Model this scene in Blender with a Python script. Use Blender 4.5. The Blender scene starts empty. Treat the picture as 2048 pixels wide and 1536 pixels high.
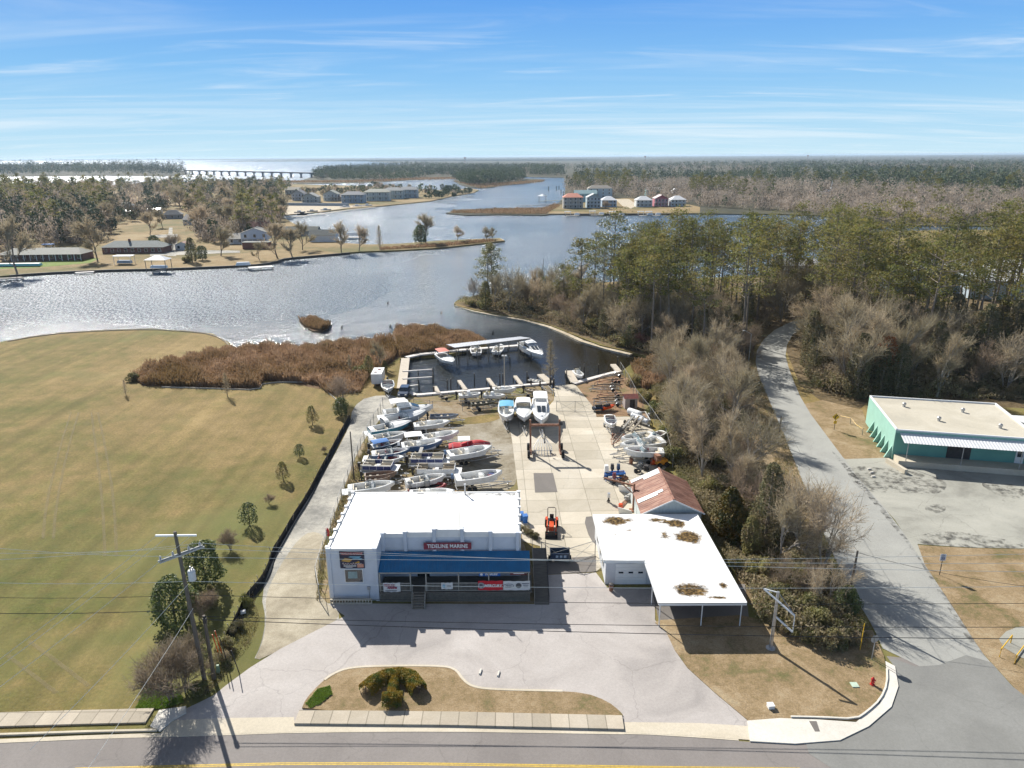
import bpy, bmesh, math, random
import numpy as np
from mathutils import Vector, Matrix
R=math.radians; PI=math.pi
S=bpy.context.scene; COL=S.collection
# ---------------- camera ----------------
H=44.0; F=1422.0; PITCH=math.atan((768-311.5)/F); ROLL=R(0.3)
cd=bpy.data.cameras.new('camera'); cam=bpy.data.objects.new('camera',cd); COL.objects.link(cam)
cd.sensor_width=36; cd.lens=36*F/2048; cd.clip_start=0.5; cd.clip_end=90000
cam.location=(0,0,H)
cam.rotation_euler=(Matrix.Rotation(PI/2-PITCH,4,'X')@Matrix.Rotation(-ROLL,4,'Z')).to_euler()
S.camera=cam
# ---------------- light ----------------
AZ=R(32.5); EL=R(35.5)      # sun stands left of the view direction
sd=bpy.data.lights.new('sun','SUN'); sd.energy=5.0; sd.angle=R(0.5); sd.color=(1,0.955,0.88)
so=bpy.data.objects.new('sun',sd); COL.objects.link(so)
sv=Vector((-math.sin(AZ)*math.cos(EL),math.cos(AZ)*math.cos(EL),math.sin(EL)))
so.rotation_euler=sv.to_track_quat('Z','Y').to_euler()
W=bpy.data.worlds.new('World'); S.world=W; W.use_nodes=True
nt=W.node_tree; nt.nodes.clear(); N=nt.nodes.new; L=nt.links.new
out=N('ShaderNodeOutputWorld'); bg=N('ShaderNodeBackground'); sky=N('ShaderNodeTexSky')
sky.sky_type='NISHITA'; sky.sun_disc=False; sky.sun_elevation=EL; sky.sun_rotation=-AZ
sky.altitude=0; sky.air_density=1.0; sky.dust_density=0.6; sky.ozone_density=2.5
bg.inputs[1].default_value=0.062
tc=N('ShaderNodeTexCoord'); sp=N('ShaderNodeSeparateXYZ'); L(tc.outputs['Generated'],sp.inputs[0])
ad=N('ShaderNodeMath'); ad.operation='MAXIMUM'; L(sp.outputs[2],ad.inputs[0]); ad.inputs[1].default_value=0.0
ad2=N('ShaderNodeMath'); ad2.operation='ADD'; L(ad.outputs[0],ad2.inputs[0]); ad2.inputs[1].default_value=0.07
dx=N('ShaderNodeMath'); dx.operation='DIVIDE'; L(sp.outputs[0],dx.inputs[0]); L(ad2.outputs[0],dx.inputs[1])
dy=N('ShaderNodeMath'); dy.operation='DIVIDE'; L(sp.outputs[1],dy.inputs[0]); L(ad2.outputs[0],dy.inputs[1])
cb=N('ShaderNodeCombineXYZ'); L(dx.outputs[0],cb.inputs[0]); L(dy.outputs[0],cb.inputs[1])
def wcloud(sx,sy,rot,scale,detail,lo,hi,dist=0.6,off=(0,0,0)):
    mp=N('ShaderNodeMapping'); L(cb.outputs[0],mp.inputs[0]); mp.inputs['Scale'].default_value=(sx,sy,1); mp.inputs['Rotation'].default_value=(0,0,rot); mp.inputs['Location'].default_value=off
    n=N('ShaderNodeTexNoise'); L(mp.outputs[0],n.inputs[0]); n.inputs['Scale'].default_value=scale; n.inputs['Detail'].default_value=detail; n.inputs['Roughness'].default_value=0.62; n.inputs['Distortion'].default_value=dist
    r=N('ShaderNodeMapRange'); L(n.outputs[0],r.inputs[0]); r.inputs[1].default_value=lo; r.inputs[2].default_value=hi; r.interpolation_type='SMOOTHSTEP'
    return r.outputs[0]
c1=wcloud(0.14,0.55,R(6),0.9,10,0.42,0.86,1.3,(3.1,1.2,0))
c2=wcloud(0.35,1.1,R(-10),1.3,12,0.50,0.92,0.9,(7,3,0))
mx=N('ShaderNodeMath'); mx.operation='MAXIMUM'; L(c1,mx.inputs[0]); L(c2,mx.inputs[1])
lowm=N('ShaderNodeMapRange'); L(sp.outputs[2],lowm.inputs[0]); lowm.inputs[1].default_value=0.22; lowm.inputs[2].default_value=0.06; lowm.inputs[3].default_value=0.38; lowm.inputs[4].default_value=1.0
mm=N('ShaderNodeMath'); mm.operation='MULTIPLY'; L(mx.outputs[0],mm.inputs[0]); L(lowm.outputs[0],mm.inputs[1])
mm2=N('ShaderNodeMath'); mm2.operation='MULTIPLY'; L(mm.outputs[0],mm2.inputs[0]); mm2.inputs[1].default_value=0.85
# low sky as photographed: blue deepening with height, pale at the horizon
gr=N('ShaderNodeValToRGB'); L(sp.outputs[2],gr.inputs[0]); KS=1/(0.062*2**0.66)/8
ge=gr.color_ramp.elements
for i,(z_,c_) in enumerate(((0.0,(0.60,0.83,0.95)),(0.05,(0.40,0.69,0.93)),(0.10,(0.26,0.56,0.92)),(0.19,(0.13,0.38,0.87)),(0.45,(0.05,0.18,0.60)))):
    q=ge[i] if i<1 else (ge[len(ge)-1] if i==4 else ge.new(z_)); q.position=z_; q.color=(c_[0]*KS,c_[1]*KS,c_[2]*KS,1)
gs=N('ShaderNodeVectorMath'); gs.operation='SCALE'; L(gr.outputs[0],gs.inputs[0]); gs.inputs['Scale'].default_value=8.0
gm=N('ShaderNodeMapRange'); L(sp.outputs[2],gm.inputs[0]); gm.inputs[1].default_value=0.5; gm.inputs[2].default_value=0.22; gm.inputs[3].default_value=0.0; gm.inputs[4].default_value=1.0
gx=N('ShaderNodeMixRGB'); hsv=N('ShaderNodeHueSaturation'); hsv.inputs['Saturation'].default_value=0.6; L(sky.outputs[0],hsv.inputs['Color']); L(gm.outputs[0],gx.inputs[0]); L(hsv.outputs[0],gx.inputs[1]); L(gs.outputs[0],gx.inputs[2])
mix=N('ShaderNodeMixRGB'); L(mm2.outputs[0],mix.inputs[0]); L(gx.outputs[0],mix.inputs[1]); mix.inputs[2].default_value=(9.6,10.2,10.6,1)
L(mix.outputs[0],bg.inputs[0]); L(bg.outputs[0],out.inputs[0])
S.view_settings.view_transform='Standard'; S.view_settings.look='None'; S.view_settings.gamma=1; S.view_settings.use_curve_mapping=False
S.view_settings.exposure=0.66
S.cycles.max_bounces=6; S.cycles.diffuse_bounces=2; S.cycles.glossy_bounces=2; S.cycles.transmission_bounces=3; S.cycles.transparent_max_bounces=10; S.cycles.volume_bounces=0
S.cycles.use_denoising=True; S.cycles.sample_clamp_indirect=6
S.cycles.use_adaptive_sampling=True; S.cycles.adaptive_threshold=0.02

# ---------------- mapping of surveyed picture points to ground ----------------
_f=Vector((0,math.cos(PITCH),-math.sin(PITCH))); _r0=Vector((1,0,0)); _u0=_r0.cross(_f)
_r=_r0*math.cos(ROLL)-_u0*math.sin(ROLL); _u=_u0*math.cos(ROLL)+_r0*math.sin(ROLL)
def G(x,y,z=0.0):
    d=_f*F+_r*(x-1024)-_u*(y-768); t=(z-H)/d.z
    return Vector((t*d.x,t*d.y,z))
def GL(pts,z=0.0): return [G(p[0],p[1],z) if len(p)==2 else Vector((p[1],p[2],z)) for p in pts]

# ---------------- materials ----------------
MATS={}
def newmat(name):
    m=bpy.data.materials.new(name); m.use_nodes=True; m.node_tree.nodes.clear(); return m
def P(name,col,rough=0.7,metal=0.0,var=0.0,scale=2.0,col2=None,bump=0.0,bscale=None,spec=0.5,objrand=0.0,detail=6,lo=0.35,hi=0.65,trans=0.0,alpha=1.0,coord='Object',stretch=None,col3=None,s3=None):
    """procedural principled: two tones mixed by noise (+ third tone by a larger noise), optional bump"""
    if name in MATS: return MATS[name]
    m=newmat(name); t=m.node_tree; n=t.nodes.new; l=t.links.new
    o=n('ShaderNodeOutputMaterial'); b=n('ShaderNodeBsdfPrincipled')
    b.inputs['Roughness'].default_value=rough; b.inputs['Metallic'].default_value=metal; b.inputs['Specular IOR Level'].default_value=spec
    tcn=n('ShaderNodeTexCoord'); vec=tcn.outputs[coord] if coord!='World' else None
    if coord=='World':
        g=n('ShaderNodeNewGeometry'); vec=g.outputs['Position']
    if stretch:
        mp=n('ShaderNodeMapping'); l(vec,mp.inputs[0]); mp.inputs['Scale'].default_value=stretch; vec=mp.outputs[0]
    no=n('ShaderNodeTexNoise'); l(vec,no.inputs[0]); no.inputs['Scale'].default_value=scale; no.inputs['Detail'].default_value=detail; no.inputs['Roughness'].default_value=0.6
    rg=n('ShaderNodeMapRange'); l(no.outputs[0],rg.inputs[0]); rg.inputs[1].default_value=lo; rg.inputs[2].default_value=hi
    mx=n('ShaderNodeMixRGB'); l(rg.outputs[0],mx.inputs[0])
    c2=col2 if col2 else tuple(max(0,c*(1-var)) for c in col)
    mx.inputs[1].default_value=(*col,1); mx.inputs[2].default_value=(*c2,1); cur=mx.outputs[0]
    if col3:
        n3=n('ShaderNodeTexNoise'); l(vec,n3.inputs[0]); n3.inputs['Scale'].default_value=s3 or scale*0.15; n3.inputs['Detail'].default_value=5; n3.inputs['Roughness'].default_value=0.65
        r3=n('ShaderNodeMapRange'); l(n3.outputs[0],r3.inputs[0]); r3.inputs[1].default_value=0.42; r3.inputs[2].default_value=0.62
        m3=n('ShaderNodeMixRGB'); l(r3.outputs[0],m3.inputs[0]); l(cur,m3.inputs[1]); m3.inputs[2].default_value=(*col3,1); cur=m3.outputs[0]
    if objrand>0:
        oi=n('ShaderNodeObjectInfo'); hs=n('ShaderNodeHueSaturation'); 
        r=n('ShaderNodeMapRange'); l(oi.outputs['Random'],r.inputs[0]); r.inputs[3].default_value=1-objrand; r.inputs[4].default_value=1+objrand
        l(r.outputs[0],hs.inputs['Value']); r2=n('ShaderNodeMapRange'); l(oi.outputs['Random'],r2.inputs[0]); r2.inputs[3].default_value=0.5+0.05*objrand; r2.inputs[4].default_value=0.5-0.05*objrand; l(r2.outputs[0],hs.inputs['Hue'])
        l(cur,hs.inputs['Color']); cur=hs.outputs[0]
    l(cur,b.inputs['Base Color'])
    if bump>0:
        nb=n('ShaderNodeTexNoise'); l(vec,nb.inputs[0]); nb.inputs['Scale'].default_value=bscale or scale*3; nb.inputs['Detail'].default_value=4
        bp=n('ShaderNodeBump'); bp.inputs['Strength'].default_value=bump; bp.inputs['Distance'].default_value=0.05; l(nb.outputs[0],bp.inputs['Height']); l(bp.outputs[0],b.inputs['Normal'])
    sh=b.outputs[0]
    if trans>0:
        tl=n('ShaderNodeBsdfTranslucent'); l(cur,tl.inputs[0]); ms=n('ShaderNodeMixShader'); ms.inputs[0].default_value=trans; l(sh,ms.inputs[1]); l(tl.outputs[0],ms.inputs[2]); sh=ms.outputs[0]
    if alpha<1:
        tp=n('ShaderNodeBsdfTransparent'); ms=n('ShaderNodeMixShader'); ms.inputs[0].default_value=alpha; l(tp.outputs[0],ms.inputs[1]); l(sh,ms.inputs[2]); sh=ms.outputs[0]
    l(sh,o.inputs[0]); MATS[name]=m; return m
def ramp_mat(name,cols,scale,rough=0.95,bump=0.5,bscale=8,fine=0.25,s2=None,coord='World',fscale=6.0):
    """ground cover: colour ramp on broad noise, multiplied by fine grain"""
    m=newmat(name); t=m.node_tree; n=t.nodes.new; l=t.links.new
    o=n('ShaderNodeOutputMaterial'); b=n('ShaderNodeBsdfPrincipled'); b.inputs['Roughness'].default_value=rough; b.inputs['Specular IOR Level'].default_value=0.15
    g=n('ShaderNodeNewGeometry'); vec=g.outputs['Position']
    a=n('ShaderNodeTexNoise'); l(vec,a.inputs[0]); a.inputs['Scale'].default_value=scale; a.inputs['Detail'].default_value=8; a.inputs['Roughness'].default_value=0.62; a.inputs['Distortion'].default_value=0.4
    c=n('ShaderNodeTexNoise'); l(vec,c.inputs[0]); c.inputs['Scale'].default_value=s2 or scale*9; c.inputs['Detail'].default_value=6; c.inputs['Roughness'].default_value=0.7
    ma=n('ShaderNodeMath'); ma.operation='MULTIPLY_ADD'; l(c.outputs[0],ma.inputs[0]); ma.inputs[1].default_value=0.5
    sb=n('ShaderNodeMath'); sb.operation='SUBTRACT'; l(a.outputs[0],sb.inputs[0]); sb.inputs[1].default_value=0.25; l(sb.outputs[0],ma.inputs[2])
    rp=n('ShaderNodeValToRGB'); l(ma.outputs[0],rp.inputs[0]); e=rp.color_ramp.elements
    k=len(cols); e[0].position=0.32; e[0].color=(*cols[0],1); e[1].position=0.68; e[1].color=(*cols[-1],1)
    for i in range(1,k-1): q=e.new(0.32+0.36*i/(k-1)); q.color=(*cols[i],1)
    fn=n('ShaderNodeTexNoise'); l(vec,fn.inputs[0]); fn.inputs['Scale'].default_value=fscale; fn.inputs['Detail'].default_value=5; fn.inputs['Roughness'].default_value=0.75
    fr=n('ShaderNodeMapRange'); l(fn.outputs[0],fr.inputs[0]); fr.inputs[1].default_value=0.3; fr.inputs[2].default_value=0.7; fr.inputs[3].default_value=1-fine; fr.inputs[4].default_value=1+fine
    mu=n('ShaderNodeVectorMath'); mu.operation='SCALE'; l(rp.outputs[0],mu.inputs[0]); l(fr.outputs[0],mu.inputs['Scale'])
    l(mu.outputs[0],b.inputs['Base Color'])
    nb=n('ShaderNodeTexNoise'); l(vec,nb.inputs[0]); nb.inputs['Scale'].default_value=bscale; nb.inputs['Detail'].default_value=4
    bp=n('ShaderNodeBump'); bp.inputs['Strength'].default_value=bump; bp.inputs['Distance'].default_value=0.08; l(nb.outputs[0],bp.inputs['Height']); l(bp.outputs[0],b.inputs['Normal'])
    l(b.outputs[0],o.inputs[0]); MATS[name]=m; return m
def pave(name,base,dark,light,rough=0.85,crack=0.5,ckscale=0.22,slab=None,rot=0.0,grain=0.12,stain=0.5,sscale=0.12):
    """paving: blotches, stains, grain, cracks (voronoi edges bent by noise) and optional slab joints"""
    m=newmat(name); t=m.node_tree; n=t.nodes.new; l=t.links.new
    o=n('ShaderNodeOutputMaterial'); b=n('ShaderNodeBsdfPrincipled'); b.inputs['Roughness'].default_value=rough; b.inputs['Specular IOR Level'].default_value=0.3
    g=n('ShaderNodeNewGeometry'); vec=g.outputs['Position']
    a=n('ShaderNodeTexNoise'); l(vec,a.inputs[0]); a.inputs['Scale'].default_value=sscale; a.inputs['Detail'].default_value=9; a.inputs['Roughness'].default_value=0.62; a.inputs['Distortion'].default_value=0.7
    rp=n('ShaderNodeValToRGB'); l(a.outputs[0],rp.inputs[0]); e=rp.color_ramp.elements; e[0].position=0.3; e[0].color=(*dark,1); e[1].position=0.66; e[1].color=(*light,1); q=e.new(0.48); q.color=(*base,1)
    cur=rp.outputs[0]
    def mul(cur,fac):
        mu=n('ShaderNodeVectorMath'); mu.operation='SCALE'; l(cur,mu.inputs[0]); l(fac,mu.inputs['Scale']); return mu.outputs[0]
    fn=n('ShaderNodeTexNoise'); l(vec,fn.inputs[0]); fn.inputs['Scale'].default_value=5; fn.inputs['Detail'].default_value=6; fn.inputs['Roughness'].default_value=0.8
    fr=n('ShaderNodeMapRange'); l(fn.outputs[0],fr.inputs[0]); fr.inputs[1].default_value=0.3; fr.inputs[2].default_value=0.7; fr.inputs[3].default_value=1-grain; fr.inputs[4].default_value=1+grain
    cur=mul(cur,fr.outputs[0])
    # oil and damp stains
    sn=n('ShaderNodeTexNoise'); l(vec,sn.inputs[0]); sn.inputs['Scale'].default_value=0.55; sn.inputs['Detail'].default_value=7; sn.inputs['Roughness'].default_value=0.7
    sr=n('ShaderNodeMapRange'); l(sn.outputs[0],sr.inputs[0]); sr.inputs[1].default_value=0.62; sr.inputs[2].default_value=0.78; sr.inputs[3].default_value=1; sr.inputs[4].default_value=1-stain*0.6
    cur=mul(cur,sr.outputs[0])
    if crack>0:
        wn=n('ShaderNodeTexNoise'); l(vec,wn.inputs[0]); wn.inputs['Scale'].default_value=0.7; wn.inputs['Detail'].default_value=5
        wv=n('ShaderNodeVectorMath'); wv.operation='MULTIPLY_ADD'; l(wn.outputs['Color'],wv.inputs[0]); wv.inputs[1].default_value=(1.6,1.6,0); l(vec,wv.inputs[2])
        vo=n('ShaderNodeTexVoronoi'); vo.feature='DISTANCE_TO_EDGE'; vo.inputs['Scale'].default_value=ckscale; l(wv.outputs[0],vo.inputs[0])
        cr=n('ShaderNodeMapRange'); l(vo.outputs['Distance'],cr.inputs[0]); cr.inputs[1].default_value=0.0; cr.inputs[2].default_value=0.006; cr.inputs[3].default_value=1-crack*0.6; cr.inputs[4].default_value=1
        cur=mul(cur,cr.outputs[0])
    if slab:
        mp=n('ShaderNodeMapping'); l(vec,mp.inputs[0]); mp.inputs['Rotation'].default_value=(0,0,rot)
        bk=n('ShaderNodeTexBrick'); l(mp.outputs[0],bk.inputs[0]); bk.offset=0.0 if slab[2]==0 else 0.5; bk.inputs['Scale'].default_value=1; bk.inputs['Brick Width'].default_value=slab[0]; bk.inputs['Row Height'].default_value=slab[1]; bk.inputs['Mortar Size'].default_value=0.05; bk.inputs['Mortar Smooth'].default_value=0.2
        bk.inputs['Color1'].default_value=(1.05,1.05,1.05,1); bk.inputs['Color2'].default_value=(0.80,0.80,0.79,1); bk.inputs['Mortar'].default_value=(0.55,0.55,0.53,1)
        mu=n('ShaderNodeVectorMath'); mu.operation='MULTIPLY'; l(cur,mu.inputs[0]); l(bk.outputs[0],mu.inputs[1]); cur=mu.outputs[0]
    l(cur,b.inputs['Base Color'])
    bp=n('ShaderNodeBump'); bp.inputs['Strength'].default_value=0.25; bp.inputs['Distance'].default_value=0.02; l(fn.outputs[0],bp.inputs['Height']); l(bp.outputs[0],b.inputs['Normal'])
    l(b.outputs[0],o.inputs[0]); MATS[name]=m; return m

# ---------------- object helpers ----------------
def tag(o,label=None,cat=None,group=None,kind=None):
    if label: o['label']=label
    if cat: o['category']=cat
    if group: o['group']=group
    if kind: o['kind']=kind
    return o
def thing(name,label,cat,loc=(0,0,0),rz=0.0,group=None):
    o=bpy.data.objects.new(name,None); o.empty_display_size=0.3; COL.objects.link(o); o.location=loc; o.rotation_euler=(0,0,rz)
    return tag(o,label,cat,group)
def link(name,me,parent=None,loc=None,rz=None,sc=None):
    o=bpy.data.objects.new(name,me); COL.objects.link(o)
    if parent: o.parent=parent
    if loc is not None: o.location=loc
    if rz is not None: o.rotation_euler=(0,0,rz)
    if sc is not None: o.scale=sc if hasattr(sc,'__len__') else (sc,sc,sc)
    return o
KIDS={}
def copy_tree(o,loc=None,rz=None,sc=None,label=None,group=None,parent=None):
    c=o.copy(); COL.objects.link(c)
    if parent is not None: c.parent=parent
    if loc is not None: c.location=loc
    if rz is not None: c.rotation_euler=(0,0,rz)
    if sc is not None: c.scale=sc if hasattr(sc,'__len__') else (sc,sc,sc)
    if label: c['label']=label
    if group: c['group']=group
    for ch in list(KIDS.get(o.name) or o.children):
        copy_tree(ch,parent=c)
    return c
class MB:
    def __init__(s): s.v=[]; s.f=[]; s.m=[]; s.k=0
    def mat(s,k): s.k=k; return s
    def poly(s,pts):
        i=len(s.v); s.v+= [tuple(p) for p in pts]; s.f.append(tuple(range(i,i+len(pts)))); s.m.append(s.k); return s
    def box(s,cx,cy,cz,sx,sy,sz,rz=0.0,tx=1.0,ty=1.0,shift=(0,0)):
        i=len(s.v); c,n=math.cos(rz),math.sin(rz)
        for z,fx,fy,q in ((-.5,1,1,0),(.5,tx,ty,1)):
            for x,y in ((-.5,-.5),(.5,-.5),(.5,.5),(-.5,.5)):
                X=x*sx*fx+shift[0]*q; Y=y*sy*fy+shift[1]*q
                s.v.append((cx+X*c-Y*n,cy+X*n+Y*c,cz+z*sz))
        for f in ((3,2,1,0),(4,5,6,7),(0,1,5,4),(1,2,6,5),(2,3,7,6),(3,0,4,7)): s.f.append(tuple(i+a for a in f)); s.m.append(s.k)
        return s
    def bar(s,p0,p1,w,h=None):
        """rectangular bar between two points"""
        p0=Vector(p0); p1=Vector(p1); d=p1-p0; h=h or w
        if d.length<1e-6: return s
        d.normalize(); a=Vector((0,0,1)) if abs(d.z)<0.95 else Vector((1,0,0)); x=d.cross(a).normalized()*w/2; y=x.cross(d).normalized()*h/2
        i=len(s.v)
        for p in (p0,p1):
            for q in (-x-y,x-y,x+y,-x+y): s.v.append(tuple(p+q))
        for f in ((3,2,1,0),(4,5,6,7),(0,1,5,4),(1,2,6,5),(2,3,7,6),(3,0,4,7)): s.f.append(tuple(i+a for a in f)); s.m.append(s.k)
        return s
    def tube(s,pts,rad,n=6,cap=True):
        pts=[Vector(p) for p in pts]; rr=rad if hasattr(rad,'__len__') else [rad]*len(pts); i=len(s.v)
        for j,p in enumerate(pts):
            d=(pts[min(j+1,len(pts)-1)]-pts[max(j-1,0)]); d=d.normalized() if d.length>1e-9 else Vector((0,0,1))
            a=Vector((0,0,1)) if abs(d.z)<0.9 else Vector((1,0,0)); x=d.cross(a).normalized(); y=d.cross(x)
            for k in range(n):
                t=2*PI*k/n; s.v.append(tuple(p+(x*math.cos(t)+y*math.sin(t))*rr[j]))
        for j in range(len(pts)-1):
            for k in range(n):
                a=i+j*n+k; b=i+j*n+(k+1)%n; s.f.append((a,b,b+n,a+n)); s.m.append(s.k)
        if cap:
            s.f.append(tuple(i+k for k in range(n-1,-1,-1))); s.m.append(s.k)
            e=i+(len(pts)-1)*n; s.f.append(tuple(e+k for k in range(n))); s.m.append(s.k)
        return s
    def lathe(s,prof,c=(0,0,0),n=16,axis='z'):
        i=len(s.v)
        for r,z in prof:
            for k in range(n):
                t=2*PI*k/n; a,b=r*math.cos(t),r*math.sin(t)
                s.v.append((c[0]+a,c[1]+b,c[2]+z) if axis=='z' else ((c[0]+a,c[1]+z,c[2]+b) if axis=='y' else (c[0]+z,c[1]+a,c[2]+b)))
        for j in range(len(prof)-1):
            for k in range(n):
                a=i+j*n+k; b=i+j*n+(k+1)%n; s.f.append((a,b,b+n,a+n)); s.m.append(s.k)
        s.f.append(tuple(i+k for k in range(n-1,-1,-1))); s.m.append(s.k)
        e=i+(len(prof)-1)*n; s.f.append(tuple(e+k for k in range(n))); s.m.append(s.k); return s
    def loft(s,secs,closed=False):
        n=len(secs[0]); i=len(s.v)
        for q in secs: s.v+=[tuple(p) for p in q]
        for j in range(len(secs)-1):
            for k in range(n if closed else n-1):
                a=i+j*n+k; b=i+j*n+(k+1)%n; s.f.append((a,b,b+n,a+n)); s.m.append(s.k)
        return s
    def prism(s,pts,z0,z1):
        n=len(pts); i=len(s.v); s.v+=[(p[0],p[1],z0) for p in pts]+[(p[0],p[1],z1) for p in pts]
        s.f.append(tuple(range(i+n,i+2*n))); s.m.append(s.k); s.f.append(tuple(range(i+n-1,i-1,-1))); s.m.append(s.k)
        for k in range(n): a=i+k; b=i+(k+1)%n; s.f.append((a,b,b+n,a+n)); s.m.append(s.k)
        return s
    def mesh(s,name,mats,smooth=False):
        me=bpy.data.meshes.new(name); me.from_pydata(s.v,[],s.f)
        for m in (mats if isinstance(mats,(list,tuple)) else [mats]): me.materials.append(m)
        if any(s.m): me.polygons.foreach_set('material_index',s.m)
        if smooth: me.polygons.foreach_set('use_smooth',[True]*len(me.polygons))
        me.update(); 
        return me
    def build(s,name,mats,parent=None,loc=None,rz=None,smooth=False,fix=False):
        me=s.mesh(name,mats,smooth)
        if fix:
            bm=bmesh.new(); bm.from_mesh(me); bmesh.ops.remove_doubles(bm,verts=bm.verts,dist=0.0005); bmesh.ops.recalc_face_normals(bm,faces=bm.faces); bm.to_mesh(me); bm.free()
        return link(name,me,parent,loc,rz)
def area2(pts): return sum(pts[i][0]*pts[(i+1)%len(pts)][1]-pts[(i+1)%len(pts)][0]*pts[i][1] for i in range(len(pts)))
def ccw(pts): return pts if area2(pts)>0 else pts[::-1]
def smooth_px(pts,it=1,closed=True):
    """round off a surveyed outline (Chaikin)"""
    for _ in range(it):
        o=[]; n=len(pts)
        for i in range(n if closed else n-1):
            a=pts[i]; b=pts[(i+1)%n]
            if len(a)==2 and len(b)==2 : o+=[(a[0]*.75+b[0]*.25,a[1]*.75+b[1]*.25),(a[0]*.25+b[0]*.75,a[1]*.25+b[1]*.75)]
            else: o+=[a]
        pts=o
    return pts
def sheet(name,px,z,mat,thick=None,kind='structure',label=None,world=False):
    pts=[Vector((p[0],p[1],z)) for p in px] if world else GL(px,z)
    pts=ccw(pts); mb=MB()
    if thick: mb.prism(pts,z-thick,z)
    else: mb.poly([(p[0],p[1],z) for p in pts])
    o=mb.build(name,mat); tag(o,kind=kind,label=label); return o
def band(pts,w):
    """offset a polyline both sides -> closed outline (world xy)"""
    Lf=[];Rt=[]
    for i,p in enumerate(pts):
        a=pts[max(i-1,0)]; b=pts[min(i+1,len(pts)-1)]; d=Vector((b[0]-a[0],b[1]-a[1])).normalized(); nrm=Vector((-d.y,d.x))*w/2
        Lf.append((p[0]+nrm.x,p[1]+nrm.y)); Rt.append((p[0]-nrm.x,p[1]-nrm.y))
    return Lf+Rt[::-1]
def inside(p,poly):
    x,y=p[0],p[1]; c=False; j=len(poly)-1
    for i in range(len(poly)):
        xi,yi=poly[i][0],poly[i][1]; xj,yj=poly[j][0],poly[j][1]
        if (yi>y)!=(yj>y) and x<(xj-xi)*(y-yi)/(yj-yi)+xi: c=not c
        j=i
    return c
def textmesh(txt,size,mat,name='lettering',extr=0.01,shear=0.0,bold=0.0,sx=1.0):
    cu=bpy.data.curves.new('t','FONT'); cu.body=txt; cu.size=size; cu.extrude=extr; cu.align_x='CENTER'; cu.align_y='CENTER'; cu.shear=shear; cu.offset=bold; cu.resolution_u=2
    o=bpy.data.objects.new('t',cu); COL.objects.link(o); dg=bpy.context.evaluated_depsgraph_get(); me=bpy.data.meshes.new_from_object(o.evaluated_get(dg)); bpy.data.objects.remove(o)
    me.name=name; me.materials.clear(); me.materials.append(mat)
    if sx!=1.0: me.transform(Matrix.Diagonal((sx,1,1,1)))
    return me
def wall_text(txt,size,mat,parent,loc,rz=0.0,**k):
    """lettering standing upright, readable from -Y when rz=0"""
    me=textmesh(txt,size,mat,**k); me.transform(Matrix.Rotation(PI/2,4,'X')); return link('lettering',me,parent,loc,rz)
# ---------------- material library ----------------
lawn=ramp_mat('lawn',[(0.105,0.112,0.03),(0.16,0.135,0.045),(0.235,0.172,0.07),(0.29,0.212,0.095)],0.022,s2=0.28,fine=0.34,fscale=3)
def streaks(m,rot,sc,amt):
    t=m.node_tree; n=t.nodes.new; l=t.links.new; b=[x for x in t.nodes if x.type=='BSDF_PRINCIPLED'][0]; src=b.inputs['Base Color'].links[0].from_socket; g=n('ShaderNodeNewGeometry'); mp=n('ShaderNodeMapping'); l(g.outputs['Position'],mp.inputs[0]); mp.inputs['Rotation'].default_value=(0,0,rot); mp.inputs['Scale'].default_value=sc
    no=n('ShaderNodeTexNoise'); l(mp.outputs[0],no.inputs[0]); no.inputs['Scale'].default_value=1; no.inputs['Detail'].default_value=5; r=n('ShaderNodeMapRange'); l(no.outputs[0],r.inputs[0]); r.inputs[1].default_value=.3; r.inputs[2].default_value=.7; r.inputs[3].default_value=1-amt; r.inputs[4].default_value=1+amt
    mu=n('ShaderNodeVectorMath'); mu.operation='SCALE'; l(src,mu.inputs[0]); l(r.outputs[0],mu.inputs['Scale']); l(mu.outputs[0],b.inputs['Base Color'])
def greener(m):
    t=m.node_tree; n=t.nodes.new; l=t.links.new; b=[x for x in t.nodes if x.type=='BSDF_PRINCIPLED'][0]; src=b.inputs['Base Color'].links[0].from_socket; g=n('ShaderNodeNewGeometry')
    no=n('ShaderNodeTexNoise'); l(g.outputs['Position'],no.inputs[0]); no.inputs['Scale'].default_value=.045; no.inputs['Detail'].default_value=7; no.inputs['Roughness'].default_value=.6; sp=n('ShaderNodeSeparateXYZ'); l(g.outputs['Position'],sp.inputs[0]); gy=n('ShaderNodeMapRange'); l(sp.outputs[1],gy.inputs[0]); gy.inputs[1].default_value=45; gy.inputs[2].default_value=110; gy.inputs[3].default_value=.13; gy.inputs[4].default_value=-.04
    ad=n('ShaderNodeMath'); ad.operation='ADD'; l(no.outputs[0],ad.inputs[0]); l(gy.outputs[0],ad.inputs[1]); r=n('ShaderNodeMapRange'); l(ad.outputs[0],r.inputs[0]); r.inputs[1].default_value=.5; r.inputs[2].default_value=.68; r.inputs[3].default_value=0; r.inputs[4].default_value=.75
    mx=n('ShaderNodeMixRGB'); l(r.outputs[0],mx.inputs[0]); l(src,mx.inputs[1]); mx.inputs[2].default_value=(.14,.15,.05,1); l(mx.outputs[0],b.inputs['Base Color'])
greener(lawn); streaks(lawn,R(12),(0.5,0.018,1),0.16)
dry=ramp_mat('dry_grass',[(0.15,0.135,0.06),(0.24,0.175,0.095),(0.31,0.23,0.135),(0.36,0.285,0.18)],0.22,s2=1.8,fine=0.3,fscale=7)
lot=ramp_mat('lot_grass',[(0.13,0.14,0.04),(0.2,0.17,0.075),(0.27,0.2,0.12),(0.33,0.28,0.2)],0.11,s2=1.0,fine=0.3)
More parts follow.
